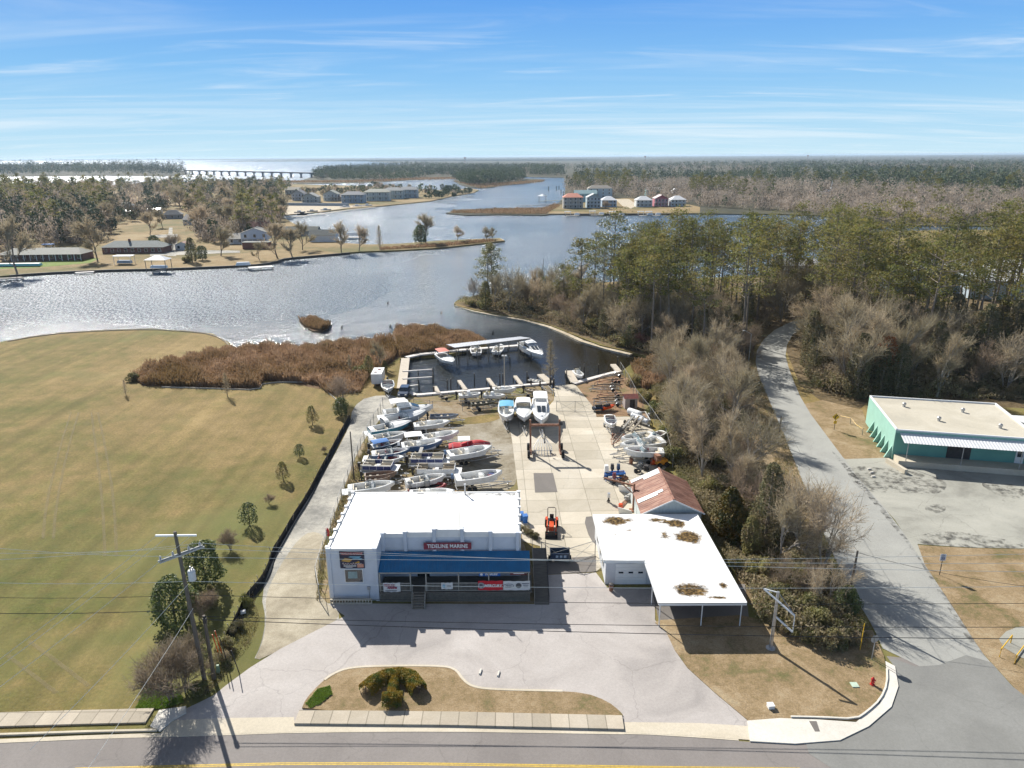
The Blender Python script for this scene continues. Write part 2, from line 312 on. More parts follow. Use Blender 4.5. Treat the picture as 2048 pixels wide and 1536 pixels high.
litter=ramp_mat('leaf_litter',[(0.07,0.055,0.03),(0.13,0.095,0.05),(0.19,0.14,0.08),(0.11,0.11,0.045)],0.12,s2=1.0,fine=0.35)
marshsoil=ramp_mat('marsh_soil',[(0.07,0.045,0.025),(0.12,0.075,0.04),(0.17,0.11,0.06)],0.2,s2=1.4)
farsoil=ramp_mat('far_soil',[(0.05,0.05,0.03),(0.08,0.075,0.045),(0.12,0.105,0.06)],0.01,s2=0.09,fscale=0.8,bscale=1)
gravel=ramp_mat('gravel',[(0.22,0.215,0.195),(0.30,0.29,0.26),(0.42,0.40,0.35),(0.5,0.47,0.4)],0.16,s2=1.3,fine=0.2,fscale=9)
sandy=ramp_mat('sandy_gravel',[(0.27,0.235,0.17),(0.38,0.335,0.25),(0.48,0.43,0.33)],0.2,s2=1.2,fine=0.16,fscale=8)
dirt=ramp_mat('yard_dirt',[(0.19,0.155,0.10),(0.29,0.255,0.19),(0.38,0.35,0.29)],0.15,s2=1.2,fine=0.25)
redsoil=ramp_mat('bare_soil',[(0.16,0.14,0.06),(0.27,0.17,0.10),(0.33,0.22,0.13)],0.25,s2=1.8,fine=0.25)
brightgrass=ramp_mat('green_grass',[(0.11,0.17,0.03),(0.17,0.23,0.05),(0.22,0.24,0.08)],0.5,s2=3,fine=0.3)
sand=ramp_mat('shore_sand',[(0.35,0.29,0.2),(0.5,0.43,0.32),(0.58,0.52,0.42)],0.8,s2=4,fine=0.2)
road_m=pave('road_asphalt',(0.225,0.205,0.19),(0.19,0.172,0.16),(0.25,0.228,0.212),crack=0.25,ckscale=0.1,stain=0.15)
side_m=pave('side_road_asphalt',(0.33,0.33,0.305),(0.28,0.28,0.26),(0.37,0.37,0.34),crack=0.35,ckscale=0.12,stain=0.25)
corner_m=pave('corner_asphalt',(0.22,0.22,0.205),(0.19,0.19,0.18),(0.25,0.25,0.235),crack=0.2,ckscale=0.1,stain=0.15)
drive_m=pave('drive_asphalt',(0.41,0.377,0.352),(0.31,0.287,0.27),(0.48,0.447,0.42),crack=0.35,ckscale=0.11,stain=0.35)
lot_m=pave('lot_asphalt',(0.34,0.335,0.29),(0.19,0.185,0.16),(0.42,0.41,0.355),crack=0.5,ckscale=0.18,stain=0.7,sscale=0.07)
conc=pave('yard_concrete',(0.53,0.475,0.38),(0.44,0.395,0.31),(0.59,0.54,0.45),crack=0.4,ckscale=0.16,slab=(4.1,3.3,0),rot=R(-1.5),stain=0.5)
walk_m=pave('walk_concrete',(0.47,0.41,0.32),(0.4,0.35,0.28),(0.54,0.48,0.39),crack=0.0,slab=(1.5,6,0),stain=0.2)
newconc=pave('new_concrete',(0.64,0.61,0.54),(0.55,0.52,0.46),(0.72,0.69,0.62),crack=0.0,stain=0.1)
curb_m=pave('curb_concrete',(0.55,0.49,0.38),(0.46,0.41,0.32),(0.62,0.56,0.46),crack=0.0,stain=0.2)
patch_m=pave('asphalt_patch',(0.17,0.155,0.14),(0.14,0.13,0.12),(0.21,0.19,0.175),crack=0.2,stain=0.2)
yellow=P('road_yellow',(0.62,0.42,0.05),0.7,var=0.35,scale=6)
white=P('white_paint',(0.80,0.80,0.78),0.45,var=0.08,scale=1.5)
roofwhite=P('roof_membrane',(0.86,0.86,0.84),0.6,var=0.12,scale=0.35,lo=0.45,hi=0.8)
bluegrey=P('stucco_pale_blue',(0.62,0.66,0.72),0.8,var=0.12,scale=0.8,bump=0.2)
gel=P('gelcoat_white',(0.86,0.86,0.83),0.25,var=0.16,scale=1.3,spec=0.6)
gelin=P('gelcoat_cream',(0.74,0.71,0.63),0.4,var=0.2,scale=3)
darkhull=P('hull_navy',(0.045,0.07,0.12),0.25,var=0.2,spec=0.6)
greyhull=P('hull_grey',(0.33,0.36,0.40),0.25,var=0.15,spec=0.6)
tealhull=P('hull_teal',(0.06,0.22,0.30),0.25,var=0.2,spec=0.6)
bluehull=P('hull_blue',(0.12,0.2,0.34),0.25,var=0.2,spec=0.6)
maroon=P('maroon_vinyl',(0.16,0.03,0.045),0.5,var=0.3)
redc=P('red_canvas',(0.52,0.02,0.03),0.8,var=0.35,scale=2,bump=0.4)
bluec=P('blue_canvas',(0.05,0.19,0.50),0.8,var=0.25,scale=1.5,bump=0.3)
skyc=P('light_blue_canvas',(0.12,0.42,0.62),0.8,var=0.2)
pinkc=P('faded_red_canvas',(0.62,0.2,0.15),0.8,var=0.2)
greyc=P('grey_canvas',(0.38,0.37,0.34),0.85,var=0.25,bump=0.3)
black=P('black_plastic',(0.015,0.015,0.017),0.4,var=0.2)
rubber=P('rubber',(0.02,0.02,0.02),0.85,var=0.2)
chrome=P('galvanised_steel',(0.52,0.53,0.54),0.42,metal=0.7,var=0.25,scale=4)
rust=P('rusty_steel',(0.20,0.075,0.035),0.8,col2=(0.36,0.2,0.13),scale=3)
darkst=P('dark_steel',(0.05,0.045,0.045),0.6,var=0.4,scale=3)
glass=P('tinted_glass',(0.02,0.03,0.04),0.05,spec=1.0)
wind=P('acrylic_screen',(0.12,0.2,0.22),0.06,spec=1.0,alpha=0.55)
wood=P('weathered_wood',(0.33,0.29,0.23),0.85,col2=(0.22,0.19,0.155),scale=1.5,stretch=(6,1,6),bump=0.3)
palewood=P('bleached_plank',(0.55,0.49,0.40),0.85,col2=(0.42,0.37,0.3),scale=1.2,stretch=(1,7,1),bump=0.2)
whitewood=P('bright_decking',(0.74,0.70,0.65),0.8,col2=(0.58,0.54,0.5),scale=1.5,stretch=(7,1,1))
darkwood=P('wet_piling',(0.035,0.03,0.025),0.7,col2=(0.1,0.08,0.06),scale=2)
creo=P('pole_timber',(0.09,0.075,0.06),0.85,col2=(0.15,0.125,0.10),scale=2,stretch=(8,8,0.6))
brownboat=P('brown_aluminium',(0.2,0.13,0.09),0.5,col2=(0.3,0.21,0.15),scale=3)
camo=P('olive_aluminium',(0.08,0.085,0.06),0.5,col2=(0.14,0.13,0.09),scale=3)
tanboat=P('tan_aluminium',(0.45,0.38,0.28),0.5,var=0.3,scale=2)
silver=P('bare_aluminium',(0.62,0.64,0.66),0.3,metal=0.6,var=0.15)
vinyl=P('cream_vinyl',(0.62,0.56,0.44),0.55,var=0.25,scale=4)
navy=P('navy_panel',(0.05,0.07,0.2),0.35,var=0.3,scale=2)
orange=P('orange_paint',(0.72,0.09,0.015),0.35,var=0.2,scale=3)
bluebin=P('blue_plastic',(0.04,0.17,0.5),0.45,var=0.2)
redp=P('red_paint',(0.5,0.02,0.02),0.35,var=0.25,scale=4)
leadred=P('banner_red',(0.62,0.015,0.03),0.55)
yelpl=P('yellow_plastic',(0.7,0.42,0.02),0.5)
brick=P('brick_brown',(0.24,0.11,0.075),0.9,col2=(0.16,0.075,0.05),scale=5)
shingle=P('grey_shingle',(0.25,0.26,0.23),0.9,col2=(0.18,0.19,0.175),scale=2)
dshingle=P('dark_shingle',(0.06,0.075,0.075),0.9,var=0.3)
tin=P('white_tin_roof',(0.74,0.75,0.76),0.35,var=0.12,scale=0.6)
trim=P('white_trim',(0.76,0.77,0.76),0.6,var=0.05)
# water
def water_mat():
    m=newmat('water'); t=m.node_tree; n=t.nodes.new; l=t.links.new
    o=n('ShaderNodeOutputMaterial'); b=n('ShaderNodeBsdfPrincipled'); b.inputs['IOR'].default_value=1.33; b.inputs['Specular IOR Level'].default_value=0.85
    g=n('ShaderNodeNewGeometry'); vec=g.outputs['Position']
    a=n('ShaderNodeTexNoise'); l(vec,a.inputs[0]); a.inputs['Scale'].default_value=0.012; a.inputs['Detail'].default_value=5; a.inputs['Distortion'].default_value=1.0
    # calm lee water close to the near shore, ripples further out
    sp=n('ShaderNodeSeparateXYZ'); l(vec,sp.inputs[0])
    cy=n('ShaderNodeMapRange'); l(sp.outputs[1],cy.inputs[0]); cy.inputs[1].default_value=172; cy.inputs[2].default_value=250
    cx=n('ShaderNodeMapRange'); l(sp.outputs[0],cx.inputs[0]); cx.inputs[1].default_value=20; cx.inputs[2].default_value=-55; cx.inputs[3].default_value=0.0; cx.inputs[4].default_value=0.4
    ca=n('ShaderNodeMath'); ca.operation='ADD'; l(cy.outputs[0],ca.inputs[0]); l(cx.outputs[0],ca.inputs[1]); ca.use_clamp=True
    pm=n('ShaderNodeMapRange'); l(a.outputs[0],pm.inputs[0]); pm.inputs[1].default_value=0.35; pm.inputs[2].default_value=0.6; pm.inputs[3].default_value=0.6; pm.inputs[4].default_value=1.0
    st=n('ShaderNodeMath'); st.operation='MULTIPLY'; l(ca.outputs[0],st.inputs[0]); l(pm.outputs[0],st.inputs[1])
    st2=n('ShaderNodeMapRange'); l(st.outputs[0],st2.inputs[0]); st2.inputs[3].default_value=0.035; st2.inputs[4].default_value=1.0
    mc=n('ShaderNodeMixRGB'); l(ca.outputs[0],mc.inputs[0]); mc.inputs[1].default_value=(0.016,0.013,0.007,1); mc.inputs[2].default_value=(0.075,0.11,0.14,1)
    l(mc.outputs[0],b.inputs['Base Color'])
    mp=n('ShaderNodeMapping'); l(vec,mp.inputs[0]); mp.inputs['Scale'].default_value=(0.8,1.25,1); mp.inputs['Rotation'].default_value=(0,0,R(25))
    w1=n('ShaderNodeTexNoise'); l(mp.outputs[0],w1.inputs[0]); w1.inputs['Scale'].default_value=0.9; w1.inputs['Detail'].default_value=7; w1.inputs['Roughness'].default_value=0.6
    mp2=n('ShaderNodeMapping'); l(vec,mp2.inputs[0]); mp2.inputs['Scale'].default_value=(1.25,.5,1); nr=n('ShaderNodeTexNoise'); l(mp2.outputs[0],nr.inputs[0]); nr.inputs['Scale'].default_value=1.5; nr.inputs['Detail'].default_value=4; nr.inputs['Roughness'].default_value=0.75; rr=n('ShaderNodeMapRange'); l(nr.outputs[0],rr.inputs[0]); rr.inputs[1].default_value=0.45; rr.inputs[2].default_value=0.55; rr.inputs[3].default_value=0.12; rr.inputs[4].default_value=0.50
    xm=n('ShaderNodeMapRange'); l(sp.outputs[0],xm.inputs[0]); xm.inputs[1].default_value=-30; xm.inputs[2].default_value=-95; rx=n('ShaderNodeMixRGB'); l(xm.outputs[0],rx.inputs[0]); rx.inputs[1].default_value=(.27,.27,.27,1); l(rr.outputs[0],rx.inputs[2])
    rm=n('ShaderNodeMixRGB'); l(st.outputs[0],rm.inputs[0]); rm.inputs[1].default_value=(.05,.05,.05,1); l(rx.outputs[0],rm.inputs[2]); l(rm.outputs[0],b.inputs['Roughness'])
    hh=n('ShaderNodeMath'); hh.operation='MULTIPLY'; l(w1.outputs[0],hh.inputs[0]); l(st2.outputs[0],hh.inputs[1])
    bp=n('ShaderNodeBump'); bp.inputs['Strength'].default_value=1.0; bp.inputs['Distance'].default_value=1.5; l(hh.outputs[0],bp.inputs['Height']); l(bp.outputs[0],b.inputs['Normal'])
    l(b.outputs[0],o.inputs[0]); return m
water=water_mat()
# ---------------- terrain ----------------
WZ=-0.7
sheet('water',[(-30000,30),(30000,30),(30000,26000),(-30000,26000)],WZ,water,world=True)
def land(name,px,mat,z=0.0,it=0):
    if it: px=smooth_px(px,it)
    pts=ccw(GL(px,z)); mb=MB().prism(pts,z-2.5,z); o=mb.build(name,mat); tag(o,kind='structure'); return o
NEAR=[('w',-400,30),(-1200,800),(-300,700),(0,684),(60,673),(120,665),(200,660),(300,657),(370,661),(425,667),(460,686),(457,700),(480,702),(560,700),(640,696),(700,690),(755,686),(782,680),(786,662),(800,656),(860,656),(920,664),(965,676),(975,690),(900,708),(830,712),(800,718),(800,775),(810,788),(830,791),(960,778),(1100,766),(1104,777),(1150,770),(1185,759),(1240,745),(1262,728),(1300,716),(1280,708),(1250,701),(1200,690),(1175,680),(1150,670),(1100,650),(1050,637),(1000,629),(950,620),(915,611),(908,606),(915,600),(960,590),(1010,584),(1100,572),(1250,562),(1400,556),(1600,548),(1650,515),(1700,478),(1760,462),(2100,458),('w',900,470),('w',900,30)]
land('ground',NEAR,lawn)
FAR=[(1090,430),(1100,428),(1250,427),(1400,427),(1560,428),(1640,431),(1700,438),(1730,450),(2100,452),('w',900,470),('w',26000,500),('w',26000,24500),('w',-6200,24500),('w',-6200,13000),('w',-3000,11000),('w',-1500,7500),(830,328),(760,332),(650,340),(632,348),(618,356),(600,361),(560,364),(600,367),(700,366),(760,364),(840,358),(858,354),(1000,353),(1128,355),(1133,370),(1128,392),(1118,405),(1085,417),(1000,418),(905,422),(892,426),(930,430),(1000,429)]
land('far_shore',FAR,farsoil)
ISLE=[(902,358),(925,372),(955,376),(985,375),(1000,370),(1050,367),(1085,362),(1092,359),(1060,357),(1000,356),(950,355)]
land('island',ISLE,farsoil,it=1)
WESTF=[(-900,362),(0,353),(100,352),(200,351),(330,352),(372,350),(376,345),(350,338),(300,333),(250,328),(-900,330)]
land('west_shore',WESTF,farsoil)
HOR=[('w',-3300,8000),('w',-600,6900),('w',900,6800),('w',900,8500),('w',-3300,10000)]
land('far_point',HOR,farsoil)
land('horizon_shore',[('w',-24000,15500),('w',-6000,14500),('w',-6300,24500),('w',-24000,24500)],farsoil)
VILL=[(-900,580),(-300,562),(0,552),(75,546),(190,540),(330,537),(500,530),(550,524),(568,516),(640,510),(720,503),(800,500),(870,496),(950,488),(1010,481),(1000,476),(950,478),(880,481),(800,487),(740,489),(690,486),(655,478),(625,462),(590,448),(572,438),(566,430),(600,427),(640,424),(700,417),(760,412),(860,402),(905,392),(948,385),(958,380),(945,377),(880,380),(845,378),(800,374),(700,371),(640,370),(560,366),(480,362),(400,362),(300,366),(200,372),(100,374),(0,370),(-900,380)]
vlawn=ramp_mat('village_lawn',[(0.12,0.12,0.045),(0.19,0.15,0.065),(0.28,0.2,0.10),(0.32,0.25,0.14)],0.02,s2=0.2,fine=0.25,fscale=2)
land('village_shore',VILL,vlawn)
land('marsh_islet',[(598,641),(608,652),(625,662),(645,662),(658,654),(662,646),(640,640),(615,637)],marshsoil,z=-0.3)
# sheets on the near ground
MARSH=[(457,700),(560,698),(640,694),(700,688),(755,684),(780,680),(788,660),(802,657),(860,658),(920,666),(962,677),(970,688),(900,704),(830,709),(796,716),(770,735),(745,752),(705,735),(650,752),(640,778),(560,762),(526,762),(518,778),(440,776),(350,774),(285,772),(262,755),(300,735),(380,715)]
sheet('marsh_ground',MARSH,0.012,marshsoil)
WOODR=[(910,607),(960,621),(1010,630),(1060,638),(1110,652),(1160,672),(1210,690),(1255,701),(1310,716),(1345,760),(1330,800),(1335,860),(1365,930),(1420,1010),(1460,1090),(1480,1190),(1560,1260),(1620,1320),(1680,1330),(1730,1310),(1715,1240),(1660,1120),(1600,990),(1560,880),(1525,790),(1505,730),(1510,690),(1560,655),(1640,640),(2200,680),(2200,560),(1700,500),(1600,552),(1250,566),(1010,588)]
sheet('forest_floor',WOODR,0.012,litter)
WOODE=[(1590,660),(1572,700),(1600,770),(1640,800),(1720,818),(1740,800),(2300,830),(2300,640),(1640,640)]
sheet('forest_floor',WOODE,0.016,litter)
LOTG=[(800,792),(960,780),(1098,768),(1108,800),(1015,835),(1037,985),(1045,1080),(1070,1150),(1085,1205),(640,1205),(632,1150),(665,1040),(715,900),(748,850),(790,812)]
sheet('lot_ground',LOTG,0.010,lot)
sheet('lot_ground',[(1152,770),(1240,748),(1262,760),(1285,800),(1300,850),(1258,832),(1192,833),(1190,818)],0.014,redsoil)
sheet('dirt_yard',smooth_px([(915,842),(1000,836),(1018,838),(1030,900),(1038,984),(930,984),(890,940),(895,880)],2),0.022,dirt)
sheet('gravel_lane',smooth_px([(735,792),(800,790),(792,812),(748,850),(716,900),(690,970),(665,1040),(640,1110),(628,1170),(640,1205),(690,1232),(640,1262),(560,1300),(505,1325),(522,1290),(532,1240),(522,1190),(545,1120),(590,1040),(640,960),(672,905),(700,850),(705,815)],1),0.024,gravel)
sheet('sandy_lane',smooth_px([(610,1060),(655,1070),(640,1110),(630,1190),(690,1228),(640,1262),(560,1300),(505,1325),(524,1290),(534,1240),(530,1190),(560,1130)],2),0.030,sandy)
DRIVE=[(372,1417),(400,1404),(428,1390),(450,1372),(500,1335),(560,1298),(630,1262),(690,1232),(655,1207),(1080,1208),(1090,1150),(1192,1145),(1215,1176),(1310,1176),(1310,1240),(1332,1262),(1350,1300),(1375,1335),(1430,1385),(1500,1440),(1505,1456),(1245,1452),(590,1446),(440,1452),(325,1462),(345,1440)]
sheet('driveway',DRIVE,0.040,drive_m)
sheet('yard_concrete',[(1108,772),(1150,768),(1190,818),(1193,834),(1258,833),(1300,852),(1335,905),(1332,935),(1300,965),(1280,1005),(1272,1040),(1195,1040),(1212,1128),(1192,1143),(1095,1149),(1080,1092),(1045,1082),(1037,985),(1024,880),(1016,836),(1086,826),(1108,800)],0.034,conc)
sheet('asphalt_patch',[(1067,946),(1106,946),(1115,984),(1070,985)],0.050,patch_m)
sheet('asphalt_patch',smooth_px([(1166,1034),(1190,1032),(1196,1065),(1200,1095),(1180,1080)],1),0.047,patch_m)
sheet('asphalt_patch',[(1090,1118),(1192,1112),(1192,1143),(1095,1149)],0.046,patch_m)
ISL=smooth_px([(602,1424),(612,1400),(640,1370),(665,1350),(700,1337),(780,1334),(870,1334),(910,1338),(928,1365),(950,1378),(1000,1382),(1100,1384),(1170,1388),(1215,1405),(1240,1425),(1248,1436),(900,1429)],1)
def curbed(name,px,z,mat,h=0.14,w=0.22):
    o=MB().prism(ccw(GL(px,0)),-0.05,z).build(name,mat); tag(o,kind='structure')
curbed('grass_island',ISL,0.15,dry)
icurb=smooth_px([(640,1370),(665,1350),(700,1337),(780,1334),(870,1334),(910,1338),(928,1365),(950,1378),(1000,1382),(1100,1384),(1140,1385)],2,False)
tag(MB().prism(ccw([Vector((a,b,0)) for a,b in band([G(*p) for p in icurb],0.22)]),-0.05,0.17).build('curb',curb_m),kind='structure')
# side road, lot, corner
side_l=[(1515,690),(1510,735),(1538,800),(1572,880),(1600,950),(1650,1075),(1700,1180),(1745,1250),(1772,1312)]
side_r=[(2048,1398),(1990,1335),(1960,1300),(1900,1205),(1850,1130),(1790,1040),(1720,960),(1660,880),(1608,810),(1580,745),(1568,700),(1592,658),(1660,640)]
sheet('side_road',smooth_px(side_l+side_r+[(1640,628),(1560,650)],1),0.036,side_m)
sheet('parking_lot',[(1655,888),(1690,918),(1790,915),(1800,935),(1830,928),(2400,950),(2400,1105),(2048,1097),(1940,1095),(1835,1088),(1850,1130),(1790,1040),(1720,960)],0.030,lot_m)
sheet('verge',[(1850,1130),(1835,1090),(1940,1096),(2048,1098),(2500,1108),(2600,1536),(2200,1536),(2048,1396),(1960,1300),(1900,1205)],0.020,dry)
sheet('verge',[(1600,810),(1645,800),(1725,820),(1740,870),(1788,918),(1690,920),(1655,880)],0.024,dry)
sheet('verge',[(1495,700),(1512,735),(1538,800),(1572,880),(1600,950),(1640,1050),(1600,1040),(1540,965),(1500,880),(1480,790),(1465,735)],0.020,dry)
sheet('corner_lawn',[(1310,1245),(1332,1262),(1350,1300),(1375,1335),(1430,1385),(1497,1441),(1560,1436),(1715,1440),(1762,1400),(1776,1360),(1768,1312),(1745,1260),(1600,1255),(1480,1230),(1320,1240)],0.10,dry,thick=0.15)
MR_T=[(-700,1520),(-300,1500),(0,1487),(200,1478),(440,1471),(600,1466),(900,1464),(1260,1468),(1400,1476),(1500,1484),(1590,1488),(1680,1481),(1740,1452),(1785,1412),(1797,1372),(1790,1335),(1772,1312)]
main_t=[('w',-200,33),('w',-90,40)]+MR_T[:]
sheet('road',smooth_px(MR_T[:15],1,False)+[(1797,1372),(1790,1335),(1773,1312),(1990,1335),(2048,1398),(2300,1560),('w',70,36),('w',70,28),('w',-90,28),('w',-60,41)],0.028,road_m)
sheet('road_corner',smooth_px([(1590,1489),(1680,1482),(1740,1453),(1785,1413),(1797,1372),(1790,1335),(1773,1312),(1850,1340),(1960,1300),(2048,1398),(2300,1560),(2048,1600),(1700,1560)],1),0.044,corner_m)
# yellow centre line
for off in (0,3.2):
    pts=[G(x,y+off) for x,y in ((150,1537),(560,1526.5),(800,1526),(1040,1529.5),(1330,1534),(1600,1537))]
    sheet('lane_marking',[(a,b) for a,b in band(pts,0.11)],0.034,yellow,world=True)
sheet('driveway_apron',[(345,1441),(440,1436),(588,1434),(590,1464),(440,1468),(318,1470)],0.052,curb_m)
sheet('driveway_apron',[(1247,1444),(1400,1446),(1497,1452),(1502,1480),(1400,1472),(1250,1465)],0.052,curb_m)
stn=P('worn_stain',(0.10,0.095,0.085),0.9,alpha=0.42,var=0.4,scale=0.8,coord='World',detail=9)
def stainmat():
    t=stn.node_tree; n=t.nodes.new; l=t.links.new; ms=[x for x in t.nodes if x.type=='MIX_SHADER'][0]; g=n('ShaderNodeNewGeometry'); no=n('ShaderNodeTexNoise'); l(g.outputs['Position'],no.inputs[0]); no.inputs['Scale'].default_value=0.8; no.inputs['Detail'].default_value=9; no.inputs['Roughness'].default_value=.7; r=n('ShaderNodeMapRange'); l(no.outputs[0],r.inputs[0]); r.inputs[1].default_value=.46; r.inputs[2].default_value=.66; r.inputs[3].default_value=0; r.inputs[4].default_value=.75; l(r.outputs[0],ms.inputs[0])
stainmat()
for i,q in enumerate(([(1655,893),(1690,925),(1740,985),(1800,1055),(1852,1135),(1905,1210),(1962,1302),(1985,1330),(1940,1290),(1880,1190),(1830,1105),(1775,1040),(1700,950)],[(1690,930),(1760,935),(1850,945),(1900,965),(1880,990),(1800,985),(1730,985),(1700,960)],[(1850,1010),(1885,1008),(1895,1020),(1870,1028),(1850,1022)],[(1830,1070),(1900,1060),(1990,1075),(2048,1085),(2048,1097),(1900,1094),(1838,1088)],[(1950,960),(2048,970),(2048,1000),(1990,990)]
    )):
    sheet('ground_stain',smooth_px(q,2),0.056+0.002*i,stn)
# gutter, kerb and pavement
def strip(name,c,w,z0,z1,mat): tag(MB().prism(ccw([Vector((a,b,0)) for a,b in band([G(*p) if len(p)==2 else p for p in c],w)]),z0,z1).build(name,mat),kind='structure')
gut=[(-500,1505),(0,1483),(200,1474),(440,1468),(600,1462),(900,1460),(1260,1464),(1400,1472),(1502,1480)]
strip('gutter',smooth_px(gut,1,False),0.42,-0.05,0.046,curb_m)
strip('curb',[(-500,1490),(0,1471),(180,1465),(315,1462)],0.20,-0.05,0.16,curb_m)
strip('pavement',[(-500,1462),(0,1441),(180,1436),(300,1433)],1.55,-0.05,0.15,walk_m)
strip('pavement',[(594,1437),(900,1440),(1246,1448)],1.45,-0.05,0.21,walk_m)
strip('gutter',[(588,1456),(900,1456.5),(1248,1462)],0.8,-0.05,0.05,curb_m)
sheet('pavement_ramp',[(300,1452),(318,1420),(372,1412),(372,1425),(345,1440),(320,1462)],0.13,newconc,thick=0.15)
sheet('pavement_ramp',[(1495,1441),(1560,1436),(1640,1439),(1712,1444),(1760,1405),(1776,1365),(1771,1322),(1790,1332),(1797,1372),(1783,1413),(1738,1452),(1680,1480),(1590,1487),(1500,1482)],0.115,newconc,thick=0.15)
strip('curb',smooth_px([(1562,1436),(1640,1437.5),(1712,1441),(1735,1425),(1760,1402),(1774,1370),(1773,1330)],1,False),0.14,0.0,0.22,newconc)
sheet('dark_ramp_patch',[(1618,1442),(1633,1442),(1640,1463),(1630,1463)],0.121,patch_m)  # small flat dark patch laid on the corner ramp
#sheet('green_patch',smooth_px([(270,1420),(300,1375),(335,1360),(365,1380),(372,1405),(330,1418)],2),0.018,brightgrass)
#sheet('green_patch',smooth_px([(620,1395),(650,1375),(668,1390),(640,1415),(608,1420)],2),0.158,brightgrass)
sheet('green_patch',smooth_px([(880,845),(990,825),(1005,838),(960,848),(890,850)],2),0.026,lawn)
# sandy creek bank
strip('sand_bank',[(912,609),(950,620.5),(1000,630),(1050,638),(1100,652),(1130,664),(1165,680),(1215,695),(1262,706)],1.3,-0.9,-0.25,sand)
# field wheel tracks (thin worn strips)
wt=P('worn_track',(0.33,0.27,0.14),0.95,alpha=0.33,var=0.3,scale=0.6,coord='World')
for tr in ([(165,800),(135,900),(112,1010),(105,1100)],[(190,800),(212,900),(228,1000),(235,1150)],[(180,800),(192,900),(205,1000),(212,1150)],[(150,800),(118,900),(92,1010),(84,1100)],[(0,1300),(60,1345),(130,1400)],[(40,1270),(110,1320),(200,1390)]):
    sheet('wheel_track',[(a,b) for a,b in band([G(*p) for p in smooth_px(tr,1,False)],0.35)],0.02+0.002*tr[0][0]/40,wt,world=True)
# ---------------- vegetation ----------------
pineleaf=P('pine_needles',(0.101,0.128,0.033),0.75,col2=(0.201,0.210,0.053),scale=0.6,objrand=0.25,trans=0.45,lo=0.3,hi=0.7,col3=(0.245,0.198,0.059),s3=0.25)
pinefar=P('pine_needles_far',(0.068,0.108,0.041),0.8,col2=(0.149,0.176,0.061),scale=0.05,objrand=0.2,trans=0.40,coord='World')
bark=P('bark',(0.17,0.135,0.105),0.9,col2=(0.28,0.235,0.19),scale=3,stretch=(4,4,0.6),objrand=0.2)
barkpale=P('pale_bark',(0.24,0.215,0.18),0.9,col2=(0.36,0.33,0.29),scale=3,stretch=(3,3,0.6),objrand=0.25)
barkdark=P('dark_bark',(0.07,0.055,0.045),0.9,col2=(0.13,0.1,0.08),scale=3,objrand=0.2)
twig=P('twigs_grey',(0.510,0.426,0.286),0.9,col2=(0.340,0.276,0.176),scale=0.8,objrand=0.25,trans=0.35)
twigr=P('twigs_brown',(0.384,0.294,0.210),0.9,col2=(0.252,0.198,0.132),scale=0.8,objrand=0.25,trans=0.35)
leafdark=P('evergreen_leaves',(0.062,0.093,0.031),0.6,col2=(0.155,0.186,0.062),scale=1.5,objrand=0.2,trans=0.35)
leafol=P('olive_leaves',(0.180,0.193,0.060),0.7,col2=(0.362,0.323,0.128),scale=1.0,objrand=0.3,trans=0.40,col3=(0.246,0.186,0.105),s3=0.35)
leafyel=P('yellow_green_leaves',(0.13,0.15,0.03),0.7,col2=(0.22,0.21,0.07),scale=1.0,objrand=0.2,trans=0.25)
leafrust=P('rust_cedar_leaves',(0.19,0.115,0.02),0.7,col2=(0.06,0.075,0.018),scale=0.7,trans=0.2,objrand=0.1,lo=0.4,hi=0.6)
leafor=P('orange_leaves',(0.36,0.14,0.05),0.7,col2=(0.24,0.12,0.05),scale=1,trans=0.3)
vine=P('dead_vines',(0.372,0.296,0.193),0.9,col2=(0.220,0.193,0.103),scale=1.0,objrand=0.3,trans=0.35,col3=(0.117,0.131,0.048),s3=0.4)
budred=P('red_buds',(0.27,0.12,0.10),0.9,col2=(0.19,0.11,0.08),scale=1,trans=0.3)
topiary=P('clipped_rusty_yew',(0.325,0.215,0.026),0.8,col2=(0.126,0.164,0.029),scale=1.6,trans=0.30,lo=0.42,hi=0.62,coord='World')
def mesh_np(name,V,Fc,mats,mi=None):
    me=bpy.data.meshes.new(name); V=np.asarray(V,dtype=np.float32).reshape(-1,3); Fc=np.asarray(Fc,dtype=np.int32); k=Fc.shape[1]
    me.vertices.add(len(V)); me.vertices.foreach_set('co',V.ravel()); me.loops.add(Fc.size); me.loops.foreach_set('vertex_index',Fc.ravel())
    me.polygons.add(len(Fc)); me.polygons.foreach_set('loop_start',np.arange(0,Fc.size,k,dtype=np.int32)); 
    try: me.polygons.foreach_set('loop_total',np.full(len(Fc),k,dtype=np.int32))
    except Exception: pass
    for m in (mats if isinstance(mats,(list,tuple)) else [mats]): me.materials.append(m)
    if mi is not None: me.polygons.foreach_set('material_index',np.asarray(mi,dtype=np.int32))
    me.update(); me.validate(); return me
def leaves(rg,C,size,flat=0.0,asp=1.0,updir=None):
    """one quad per centre in C, random facing; flat -> closer to horizontal; asp = length/width; updir -> long axis direction"""
    n=len(C); nr=rg.normal(size=(n,3)); nr[:,2]*=(1+3*flat); nr/=np.linalg.norm(nr,axis=1)[:,None]
    a=rg.normal(size=(n,3)) if updir is None else np.asarray(updir)+rg.normal(size=(n,3))*0.35
    u=a-(a*nr).sum(1)[:,None]*nr; u/=np.linalg.norm(u,axis=1)[:,None]+1e-9; v=np.cross(nr,u)
    s=(size*rg.uniform(0.6,1.35,n))[:,None]*0.5; sv_=s/asp
    V=np.stack([C-u*s-v*sv_*0.5,C+v*sv_-u*s*0.1,C+u*s+v*sv_*0.3,C-v*sv_+u*s*0.15],1).reshape(-1,3)
    return V,np.arange(4*n).reshape(-1,4)
